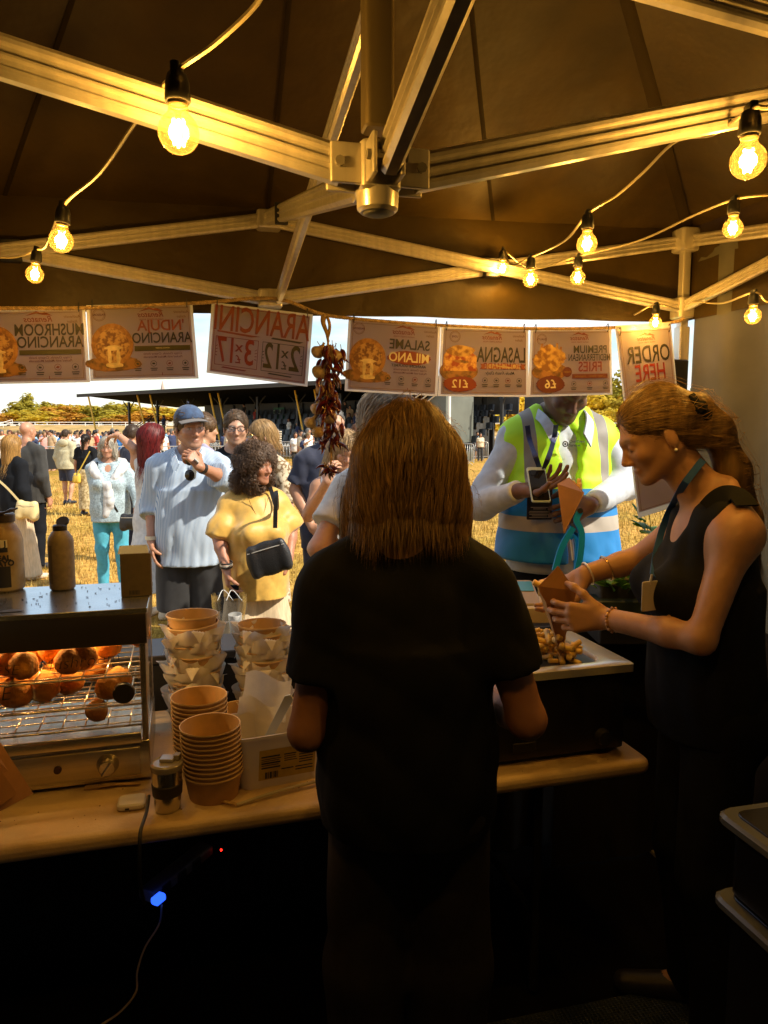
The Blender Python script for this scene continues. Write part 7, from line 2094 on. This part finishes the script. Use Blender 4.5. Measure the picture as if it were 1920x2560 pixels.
# ------------------------------------------------------------------ garlic and chilli string
YG = sf(705, 760)[1] - .03
gl = thing('garlic_chilli_string', 'string of garlic bulbs and dried red chillies hanging from the rope', 'garlic string', sf(705, 682))
M_garlic = mat('garlic skin', (.46, .39, .31), .6, col2=(.32, .22, .16), scale=30, stretch=(1, 1, .2), bump=.2, bscale=60, bdist=.003)
M_chilli = mat('dried chilli', (.11, .007, .009), .3, col2=(.04, .004, .005), scale=60, bump=.4, bscale=120, bdist=.003)
M_stalk = mat('dry stalk', (.36, .24, .10), .8, var=.3, scale=60)
z3 = lambda x, y, d=0.: P(700 + x / 3.19, 760 + y / 3.19, YG - d)
build(MB().tube(spline([z3(350, 95), z3(345, 150), z3(375, 240), z3(385, 330), z3(395, 500), z3(400, 760), z3(395, 950), z3(410, 1100), z3(405, 1280)], 40), [.010 - .0065 * min(1, i / 14) for i in range(40)], 7), 'twine', M_stalk, gl, W=True)
build(MB().tube(spline([z3(375, 95), z3(395, 160), z3(392, 220), z3(378, 270)], 14), .0055, 6), 'twine', M_stalk, gl, W=True)
for i, (x, y) in enumerate(((300, 385), (312, 545), (330, 690), (292, 838), (398, 905), (240, 948), (300, 1022), (440, 420))):
    c = z3(x, y, .015); r = .0200 * (1 + .12 * math.sin(i * 2))
    tl = unit(V(.6 * (1 if x < 380 else -.6), 0, .8)); R = frame_from(tl)
    m_ = MB().lathe([(.004, -.9 * r)] + [(r * math.sin(t) * 1.06, -r * math.cos(t) * .88) for t in np.linspace(.3, 2.2, 9)] + [(r * .45, r * .85), (r * .22, r * 1.15), (r * .16, r * 1.8)], 20, (0, 0, 0))
    vv = m_.v[0]; an = np.arctan2(vv[:, 1], vv[:, 0]); vv[:, :2] *= (1 + .06 * np.cos(an * 7))[:, None]
    m_.v[0] = vv @ R.T + c
    build(m_, 'garlic_bulb', M_garlic, gl, W=True)
r_ = np.random.default_rng(12)
def chilli(c, d, L):
    d = unit(d); sd = unit(np.cross(d, r_.normal(size=3)))
    pts = np.array([c + d * L * t + sd * L * .18 * math.sin(t * 3) for t in np.linspace(0, 1, 8)])
    m_ = MB().tube(pts, [.0034, .0072, .0084, .0080, .0066, .0050, .0030, .0007], 7, squash=.75)
    build(m_, 'chilli', M_chilli, gl, W=True)
    build(MB().tube([c, c - d * .012 + V(0, 0, .006)], .0012, 5), 'chilli_stalk', M_stalk, gl, W=True)
for i in range(100):
    u = r_.random(); y = 330 + 560 * u
    chilli(z3(395 + 45 * r_.normal(), y, .02 * r_.normal() + .01), V(r_.normal() * .7, r_.normal() * .5, -.9 - r_.random()), .038 + .022 * r_.random())
for i in range(26):
    chilli(z3(420 + 40 * r_.normal(), 930 + 180 * r_.random(), .012 * r_.normal()), V(r_.normal() * .5, r_.normal() * .4, -1), .036 + .02 * r_.random())
for i in range(12):
    chilli(z3(380 + 22 * r_.normal(), 1290 + 30 * r_.random(), .01 * r_.normal()), V(math.cos(i * .52) * 1.2, .4 * r_.normal(), -.5 + .5 * math.sin(i)), .030 + .012 * r_.random())
# ------------------------------------------------------------------ things held and worn, counter clutter, floor clutter, crowd
def rb(px, py, Y): return P(px, py, Y)
# phone and cone of the man in the vest, lanyard, badge, litter picker
M_phone = mat('pale blue phone case', (.35, .45, .50), .35); M_screen = mat('black glass', (.01, .01, .012), .08)
pc = P(1346, 1212, 2.77)
ph = thing('phone', 'pale blue smartphone in the hand of the man in the vest', 'phone', pc)
Rp = rotz(.12) @ rotx(-.55)
build(MB().rbox(pc, (.074, .009, .150), .008, Rp, axis=1), 'case', M_phone, ph, W=True)
build(MB().rbox(pc + Rp @ V(0, -.0052, -.004), (.066, .002, .128), .006, Rp, axis=1), 'back_glass', M_screen, ph, W=True)
build(MB().rbox(pc + Rp @ V(-.012, -.0066, .048), (.026, .003, .024), .005, Rp, axis=1), 'camera_bump', M_screen, ph, W=True)
paper_cone('brown paper cone held up by the man in the vest', P(1410, 1334, 2.70), P(1394, 1210, 2.69), P(1423, 1193, 2.74), P(1461, 1232, 2.73), V(.01, .06, 0))
for i, (px, py) in enumerate(((1440, 1216), (1450, 1222), (1447, 1212))):
    o = bpy.data.objects.new('chip', cme[1]); COL.link(o); o.location = tuple(P(px, py, 2.76)); o.rotation_euler = (.4, .9 + .3 * i, i); tag(o, "golden chip sticking out of the vest man's cone", 'chip', "chips in the vest man's cone")
lp = MB()
tq = [on_body(JH, *q_, .075, 2.5, 3.3) for q_ in ((1318, 1064), (1324, 1100), (1338, 1140))] + [P(1352, 1180, 2.87)]
tq2 = [on_body(JH, *q_, .075, 2.5, 3.3) for q_ in ((1390, 1062), (1384, 1100), (1370, 1146))] + [P(1354, 1182, 2.87)]
ld = thing('lanyard', 'navy lanyard with a black pass on the man in the vest', 'lanyard', tq[-1])
C_lan = mat('navy lanyard ribbon', (.012, .018, .10), .6)
for nm, q in (('ribbon', tq), ('ribbon', tq2), ('ribbon', [tq[-1], P(1350, 1200, tq[-1][1] - .01)])): strap(nm, q, .020, .002, C_lan, ld, (0, -1, .1))
pcn = P(1349, 1257, 2.885)
pas = build(MB().rbox(pcn, (.100, .003, .135), .004, rotx(.03), axis=1), 'pass_card', mat('black pass card', (.012, .010, .011), .5), ld, W=True)
for k, (w_, z_) in enumerate(((.07, -.018), (.05, -.024), (.08, -.034), (.085, -.040), (.08, -.046), (.06, -.052), (.08, -.058))): build(MB().box(pcn + V(0, -.0022, z_), (w_, .0006, .0022)), 'print_line', mat('pass print', (.45, .42, .40), .6), pas, W=True)
lg = thing('litter_picker', 'bright blue plastic litter picker hanging from the hand of the man in the vest', 'litter picker', P(1445, 1290, 2.72))
M_cyan = mat('cyan blue plastic', (.008, .33, .95), .35)
w0 = 2.72
def ribbon3(nm, pts, w, th, nrm=(0, -1, 0)): strap(nm, pts, w, th, M_cyan, lg, nrm, 40)
ribbon3('trigger_arm', [P(1448, 1278, w0), P(1440, 1300, w0), P(1452, 1330, w0), P(1450, 1380, w0), P(1440, 1430, w0)], .022, .014)
ribbon3('jaw', [P(1432, 1318, w0 + .01), P(1424, 1330, w0 + .01), P(1402, 1370, w0 + .01), P(1386, 1425, w0 + .01)], .022, .014)
ribbon3('jaw', [P(1424, 1345, w0 + .02), P(1434, 1340, w0 + .02), P(1441, 1360, w0 + .02), P(1438, 1430, w0 + .02)], .014, .012)
build(MB().tube([P(1428, 1345, w0 + .03), P(1434, 1400, w0 + .03)], .006, 8), 'shaft', M_alu, lg, W=True)
build(MB().lathe([(0, .012), (.010, .012), (.010, 0)], 14, P(1449, 1276, w0 - .01), rotx(PI / 2)), 'pivot', M_blackpl, lg, W=True)
pk = [on_body(JM, x_, y_, .030, 4.1, 5.0) for x_, y_ in ((492, 1150), (484, 1190), (480, 1230), (478, 1270), (476, 1300), (475, 1322))]
strap('placket', pk, .034, .003, cloth('pale placket', (.50, .57, .62)), JM['root'], (0, -1, 0))
# vest logo
hm_ = JH['world']
lm_ = text_mesh('CleanEvent', .0145, ink('logo', (.02, .03, .03)), .0003, align='LEFT'); lm2 = text_mesh('Services', .0145, INK['dark'], .0003, align='LEFT')
LY = on_body(JH, 1430, 1108, .075, 2.5, 3.3)[1]
for me_, dz in ((lm_, .007), (lm2, -.009)):
    place_text(me_, P(1423, 1108 - dz * 600, LY - .004), np.column_stack([V(.985, .17, 0), V(0, 0, 1), V(.17, -.985, 0)])); build(me_, 'logo_lettering', None, JH['root'], W=True)
lr = MB().lathe([(.0075, 0), (.012, 0), (.012, .002), (.0075, .002)], 24, P(1413, 1110, LY), rotx(PI / 2)); build(lr, 'logo_emblem', INK['dark'], JH['root'], W=True)
build(MB().lathe([(0, 0), (.0045, 0), (.0045, .002), (0, .002)], 16, P(1413, 1110, LY), rotx(PI / 2)), 'logo_emblem', INK['dark'], JH['root'], W=True)
# lanyard, badge, bracelets of the woman at right
lb = thing('lanyard', 'blue lanyard and badge hanging from the neck of the woman in profile', 'lanyard', P(1600, 1500, 1.62))
C_lb = mat('blue lanyard ribbon', (.008, .07, .32), .6)
strap('ribbon', [on_body(JB, *q_, .014, 1.5, 2.2) for q_ in ((1757, 1150), (1735, 1178), (1704, 1220), (1674, 1275), (1655, 1325), (1643, 1370), (1636, 1410), (1632, 1440))], .018, .002, C_lb, lb, (-.2, -1, .2))
build(MB().rbox(P(1624, 1490, 1.785), (.050, .004, .075), .004, rotz(.4), axis=1), 'badge', mat('badge card', (.50, .46, .42), .5), lb, W=True)
build(MB().tube([P(1630, 1436, 1.785), P(1624, 1462, 1.785)], .003, 6), 'clip', M_alu, lb, W=True)
strap('vest_strap', [on_body(JB, *q_, .008, 1.5, 2.2) for q_ in ((1772, 1275), (1796, 1250), (1822, 1236), (1848, 1242), (1868, 1266))], .055, .004, C_black, JB['root'], (0, -.7, .7))
def bracelet(J, k, t, r, m, th=.003, bead=False):
    a, e, w_, d = J['arm'][k]; c = J['world'](w_ + (e - w_) * t); ax = unit(rotz(0) @ (J['world'](w_) - J['world'](e))); R = frame_from(ax)
    ring = [c + R @ V(r * math.cos(x), r * math.sin(x), .004 * math.sin(x)) for x in np.linspace(0, 2 * PI, 26)]
    build(MB().tube(ring, th, 6), 'bracelet', m, J['root'], W=True)
    if bead:
        for q in ring[::2]: build(MB().ball(q, .0048, 6, 5), 'bead', mat('amber bead', (.45, .25, .12), .3), J['root'], W=True)
bracelet(JB, 'b', .10, .0305, M_gold, .0014, True); bracelet(JB, 'a', .06, .034, M_alu, .003); bracelet(JB, 'a', .42, .0385, M_gold, .0015)
# shoulder bags
def bag(label, c, size, rz, tilt, m, strap_pts, flap=True, name='shoulder_bag', sw=.022):
    t = thing(name, label, 'bag', c)
    R = rotz(rz) @ roty(tilt)
    F = Field(); h_ = np.array(size) / 2
    for sx_ in (-1, 1):
        F.cap(c + R @ V(sx_ * (h_[0] - .03), 0, -h_[2] + .03), c + R @ V(sx_ * (h_[0] - .035), 0, h_[2] - .03), h_[1], h_[1] * .8, .02)
    F.ell(c, (h_[0] * .98, h_[1] * 1.05, h_[2] * .98), R, .03)
    v, f = F.mesh(.007); build(np_mesh('pouch', v, f), 'pouch', m, t)
    me = t.children[0].data; me.transform(root_matrix(t).inverted())
    if flap: build(MB().tube([c + R @ V(-h_[0] * .85, -h_[1] * .85, h_[2] * .55), c + R @ V(0, -h_[1] * 1.08, h_[2] * .56), c + R @ V(h_[0] * .85, -h_[1] * .85, h_[2] * .55)], .0028, 5), 'zip', M_alu, t, W=True)
    if strap_pts is not None: strap('strap', strap_pts, sw, .004, m, t, (0, -1, .1))
    return t
YU, YW = JY['U'], JY['world']
cbag = P(672, 1395, 3.74)
bag('black leather cross-body bag hanging in front of the woman in mustard', cbag, (.23, .05, .19), .1, -.28, C_strap, [YW(YU(.085, -.06, 1.50)), YW(YU(.098, -.165, 1.38)), P(690, 1230, 3.72), P(688, 1320, 3.70)])
bag('small black bag with tassel on the white-haired woman', P(332, 1305, 7.30), (.25, .08, .17), .0, .0, C_strap, None)
for nm, j, c, sz, sp_ in (('small yellow bag worn by the woman in the snake print skirt', JK, P(192, 1195, 14.2), (.13, .09, .18), [P(225, 1128, 14.15), P(205, 1165, 14.15), P(194, 1185, 14.15)]), ('cream pleated bag of the blond woman at the left edge', JP, P(68, 1275, 7.85), (.22, .10, .19), [P(-10, 1195, 7.85), P(20, 1222, 7.83), P(50, 1255, 7.83)])):
    bag(nm, c, sz, .0, .1, mat('cream leather', (.66, .52, .24), .5) if j is JP else mat('yellow leather', (.62, .42, .05), .5), sp_)
# clear carrier bag with cups held by the woman in mustard
cbg = thing('clear_bag', 'clear plastic carrier with drinks cups held by the woman in mustard', 'bag', P(575, 1560, 3.72))
M_film = clear_film('clear polythene', (.93, .93, .92), .16, .12)
def fbag(u, v):
    a = u * 2 * PI
    return P(575, 1600, 3.72) + V(.085 * math.cos(a) * (1 + .08 * math.sin(v * 9)), .05 * math.sin(a), .23 * v + .012 * math.sin(a * 5 + v * 7))
build(MB().grid(fbag, 28, 10), 'film', M_film, cbg, W=True)
for e in (-.02, .025): build(MB().tube(spline([P(575, 1600, 3.72) + V(-.03 + e, -.04, .22), P(568, 1475, 3.74) + V(e, 0, 0), P(575, 1600, 3.72) + V(.05 + e, -.04, .22)], 12), .0018, 6), 'handle', mat('white polythene', (.75, .74, .70), .4), cbg, W=True)
build(MB().grid(lambda u, v: P(575, 1600, 3.72) + V(.092 * math.cos(u * 2 * PI), .056 * math.sin(u * 2 * PI), .215 + .030 * v + .004 * math.sin(u * 60)), 40, 2), 'ruffled_rim', M_film, cbg, W=True)
build(MB().lathe([(0, 0), (.026, 0), (.036, .12), (.034, .12), (.024, .004)], 20, P(590, 1590, 3.72), rotx(.1)), 'cup', translucent(mat('frosted cup', (.7, .7, .68), .3), .4), cbg, W=True)
lpz = P(590, 1535, 3.68)
build(MB().rbox(JY['world'](JY['arm']['a'][2]) + V(.045, -.03, -.11), (.05, .012, .075), .006, rotz(.3), axis=1), 'phone_case', M_screen, tag(thing('phone', 'black phone gripped in the hand of the woman in mustard', 'phone', P(600, 1455, 3.75))), W=True)
# cans and drinks carried by the walking man; counter clutter on the right: lidded trays, green pot plant, card machine
M_leaf = translucent(mat('fresh leaf', (.10, .22, .03), .5, var=.3, scale=30), .35, (.7, 1, .3))
def leafy(t, c, n, rad, hgt, ls, seed):
    r = np.random.default_rng(seed)
    g = []
    for k in range(3):
        m_ = MB(); 
        m_.grid(lambda u, v: V((u - .5) * ls * 1.1 * math.sin(PI * min(1, .08 + v * .92)) ** .7, v * ls * 1.3, .12 * ls * math.sin(v * 3) - .10 * ls * abs(u - .5) * 2), 4, 5)
        me = np_mesh('leaf', m_.verts(), m_.f); me.materials.append(M_leaf); g.append(me)
    Mi = root_matrix(t).inverted()
    for i in range(n):
        a = r.random() * 6.28; z = hgt * (.3 + .7 * r.random()); q = c + V(rad * math.cos(a) * r.random(), rad * .6 * math.sin(a) * r.random(), z)
        o = bpy.data.objects.new('leaf', g[i % 3]); COL.link(o); o.parent = t; o.location = Mi @ Vector(q); o.rotation_euler = (r.random() * 1.2 - .1, r.random() - .5, a - 1.57)
        if i % 3 == 0: build(MB().tube(spline([c + V(0, 0, .01), (c + q) / 2 + V(0, 0, .02), q], 6), .0015, 5), 'stem', M_leaf, t, W=True)
CZ = .915
pc0 = P(1565, 1500, 2.52)
pl = thing('herb_trough', 'green leafy herb plant in a dark trough on the counter behind the arm', 'plant', pc0)
build(MB().rbox(pc0 + V(.02, 0, -.03), (.34, .12, .08), .012), 'trough', mat('dark green trough', (.02, .035, .03), .5), pl, W=True)
leafy(pl, pc0, 46, .14, .11, .042, 3)
p2 = P(1630, 1330, 2.75)
pl2 = thing('lemon_sprig', 'leafy sprig with a lemon beside the order sign', 'plant', p2)
leafy(pl2, p2 - V(0, 0, .06), 9, .05, .14, .05, 8)
F = Field(); F.ell(p2 + V(-.01, .0, -.01), (.032, .032, .046), None, .02); v, f = F.mesh(.006); build(np_mesh('lemon', v, f), 'lemon', mat('lemon peel', (.70, .42, .02), .4), pl2)
pl2.children[-1].data.transform(root_matrix(pl2).inverted())
build(MB().tube([p2 - V(0, 0, .06), p2 - V(0, 0, .50)], .004, 6), 'stalk', M_stalk, pl2, W=True)
tr_ = P(1580, 1405, 2.60)
lt = thing('lidded_trays', 'stack of clear lidded trays on the counter behind the arm', 'tray', tr_)
for k in range(3): build(MB().rbox(tr_ + V(.005 * k, 0, -.045 + .022 * k), (.24 - .01 * k, .16, .018), .02), 'tray', mat('grey clear plastic', (.22, .22, .22), .15), lt, W=True)
build(MB().rbox(tr_ + V(.0, 0, .022), (.12, .05, .014), .006), 'tray_lid_grip', mat('grey clear plastic', (.22, .22, .22), .15), lt, W=True)
rs = thing('counter_riser', 'dark crate on the counter carrying the trays and the herb trough', 'crate', P(1600, 1560, 2.6))
build(MB().rbox(V(tr_[0] + .03, 2.60, (tr_[2] - .06 + CZ) / 2), (.34, .2, tr_[2] - .06 - CZ), .01), 'crate_body', mat('dark crate', (.02, .02, .02), .5), rs, W=True)
cm0 = P(1312, 1490, 2.36)
cmn = thing('card_machine', 'card payment machine with blue screen on the counter', 'card machine', cm0)
build(MB().rbox(cm0, (.075, .15, .035), .012, rotx(.35)), 'case', mat('tan machine case', (.30, .24, .18), .4), cmn, W=True)
build(MB().rbox(cm0 + rotx(.35) @ V(0, .03, .0185), (.060, .060, .003), .004, rotx(.35)), 'screen', mat('blue screen', (.05, .25, .45), .15), cmn, W=True)
build(MB().rbox(cm0 + V(0, 0, -.04), (.14, .2, .05), .01), 'stand', mat('pale stand', (.5, .45, .38), .5), cmn, W=True)
# storage boxes at lower right
M_stor = clear_film('storage box plastic', (.35, .37, .40), .10, .15)
SC = V(.618, 1.306, 0)
for i, (z0, hh_, lab) in enumerate(((.012, .40, 'lowest dark plastic storage box at the right edge'), (.414, .38, 'middle dark plastic storage box at the right edge'), (.796, .16, 'shallow upper storage box at the right edge with a white bag on top'))):
    c = SC + TU * .22 - TN * .30 + V(0, 0, z0)
    t = thing('storage_box', lab, 'storage box', c, TH)
    build(MB().rbox(c + V(0, 0, hh_ / 2 - .012), (.40, .56, hh_ - .026), .03, RT), 'box', mat('smoky storage plastic', (.012, .012, .014), .25), t, W=True)
    build(MB().rbox(c + V(0, 0, hh_ - .012), (.44, .60, .022), .03, RT), 'lid', mat('grey lid plastic', (.10, .11, .125), .22), t, W=True)
    build(MB().rbox(c + V(0, 0, hh_ + .0005), (.39, .55, .005), .02, RT), 'lid_panel', mat('smoky storage plastic', (.012, .012, .014), .25), t, W=True)
c = c + V(-.02, .12, hh_ - .33)
wb = thing('white_bag', 'crumpled white bag on the upper storage box', 'bag', c + V(0, 0, .33))
F = Field()
for k in range(7): F.ell(c + V(.03 + .05 * math.sin(k * 2), .05 + .06 * math.cos(k * 1.7), .35 + .02 * (k % 3)), (.06, .06, .04), rotz(k), .03)
F.disp = wrinkle(3, .010, 90); v, f = F.mesh(.008); me = np_mesh('bag_body', v, f); me.transform(root_matrix(wb).inverted()); build(me, 'bag_body', mat('white paper bag', (.66, .56, .42), .6), wb)
# extension lead under the table with a lit blue plug, small red lamp
M_bl = mat('blue glowing plug', (.02, .06, .6), emit=(.02, .09, 1.0), estr=1.5)
e0, e1 = P(365, 2240, 1.95), P(515, 2120, 2.20)
el_ = thing('extension_lead', 'white extension lead with a glowing blue plug under the table', 'extension lead', e0)
build(MB().rbox((e0 + e1) / 2, (.055, .035, np.linalg.norm(e1 - e0)), .008, frame_from(e1 - e0)), 'socket_strip', mat('grey white strip', (.30, .28, .22), .5), el_, W=True)
for k in range(3): build(MB().rbox(e0 + (e1 - e0) * (.3 + .25 * k) - V(0, .03, .0), (.035, .03, .04), .006, frame_from(e1 - e0)), 'plug', M_blackpl, el_, W=True)
build(MB().rbox(P(396, 2247, 1.90), (.028, .022, .034), .008, frame_from(e1 - e0)), 'blue_plug', M_bl, el_, W=True)
build(MB().ball(P(553, 2125, 2.2), .004, 8, 6), 'red_led', mat('red led', (.4, .01, .01), emit=(1, .02, .01), estr=2.5), el_, W=True)
build(MB().tube(spline([P(405, 2262, 1.9), P(398, 2310, 1.88), P(362, 2370, 1.84), P(343, 2430, 1.80), P(340, 2480, 1.76), P(300, 2530, 1.72), P(240, 2570, 1.66)], 40), .0028, 6), 'usb_cable', mat('braided cream cable', (.40, .33, .20), .6), el_, W=True)
# ------------------------------------------------------------------ distant crowd: individuals copied from a few simple figures
def obj_cloth(name):
    m = bpy.data.materials.new(name); m.use_nodes = True
    oi = m.node_tree.nodes.new('ShaderNodeObjectInfo'); b = m.node_tree.nodes['Principled BSDF']
    b.inputs['Roughness'].default_value = .85; m.node_tree.links.new(oi.outputs['Color'], b.inputs['Base Color'])
    return m
C_obj = obj_cloth('spectator clothing')
HC = [(.05, .03, .02), (.12, .07, .035), (.45, .30, .14), (.02, .015, .012), (.35, .32, .28), (.25, .08, .03)]
protos = []
for i in range(6):
    fem = i % 2
    J = person('spectator prototype %d' % i, (0, -30 - i * 2), [0, 150, 20, 175, -40, 165][i], 1.70 - .06 * fem, res=(.032, .016, None), headfine=True, seed=200 + i, bust=.03 * fem, skin=[(.50, .27, .16), (.45, .22, .12), (.40, .20, .11)][i % 3],
               arms={} if i != 2 else {'a': (V(-.25, -34.05, 1.25), V(-.05, -34.3, 1.45), {})},
               top=dict(mat=C_obj, loose=.02, res=.026, name='top'), bottom=dict(mat=cloth('crowd trousers %d' % (i % 3), [(.02, .025, .05), (.03, .03, .03), (.35, .28, .18)][i % 3]), kind='trousers' if i % 3 else 'shorts'),
               hair=dict(style=['short', 'long', 'short', 'pony', 'bob', 'long'][i], col=HC[i], n=0, res=.016))
    protos.append(J['root'])
TOPS = {'white': (.70, .68, .62), 'black': (.02, .02, .022), 'red': (.42, .05, .035), 'navy': (.025, .035, .09), 'pale blue': (.25, .42, .55), 'pink': (.60, .28, .24), 'tan': (.45, .30, .16), 'blue': (.03, .16, .42), 'cream': (.62, .52, .36)}
tn = list(TOPS)
r_ = np.random.default_rng(21)
first = [True] * 6
def spectator(x, y, z, rz, where, group, seat=False):
    i = int(r_.integers(0, 6)); cn = tn[int(r_.integers(0, len(tn)))]
    t = protos[i] if first[i] else copy_tree(protos[i])
    first[i] = False
    t.location = (x, y, z); t.rotation_euler = (0, 0, rz); k = .94 + .12 * r_.random(); t.scale = (k, k, k)
    t['label'] = 'distant spectator in a ' + cn + ' top ' + where; t['group'] = group
    for ch_ in t.children:
        if ch_.name.startswith('top'): ch_.color = (*TOPS[cn], 1)
    return t
for row in range(7):
    n_ = 26
    for k in range(n_):
        Y = 30.5 + row * 4.2 + r_.random() * 2.6
        px = -15 + (470) * (k + .8 * r_.random()) / n_
        if px > 460: continue
        spectator((px - 960) / FPX * Y, Y, 0, r_.random() * 6.28, 'in the far crowd behind the barriers at left', 'far crowd at left')
for k in range(46):
    row = int(r_.integers(0, NR)); x = 2.5 + 29 * r_.random() if k > 14 else 20 + 12 * r_.random()
    q = np.array([GX, GY]) + np.array([math.cos(GA), math.sin(GA)]) * x + np.array([-math.sin(GA), math.cos(GA)]) * (1.75 + row * .82)
    spectator(q[0], q[1], .24 + row * .38 - .45, GA + (r_.random() - .5), 'sitting among the seats of the grandstand', 'spectators in the grandstand')
for k in range(34):
    px = 450 + 330 * r_.random(); Y = 24 + 14 * r_.random()
    spectator((px - 960) / FPX * Y, Y, 0, r_.random() * 6.28, 'standing on the grass before the grandstand', 'people before the grandstand')
for px, Y in ((1200, 40), (1192, 44), (1640, 27), (1655, 30), (1630, 34), (1618, 31), (1205, 50), (1648, 38), (1580, 45), (1560, 48)):
    spectator((px - 960) / FPX * Y, Y, 0, r_.random() * 6.28, 'far off on the grass at right', 'far people at right')
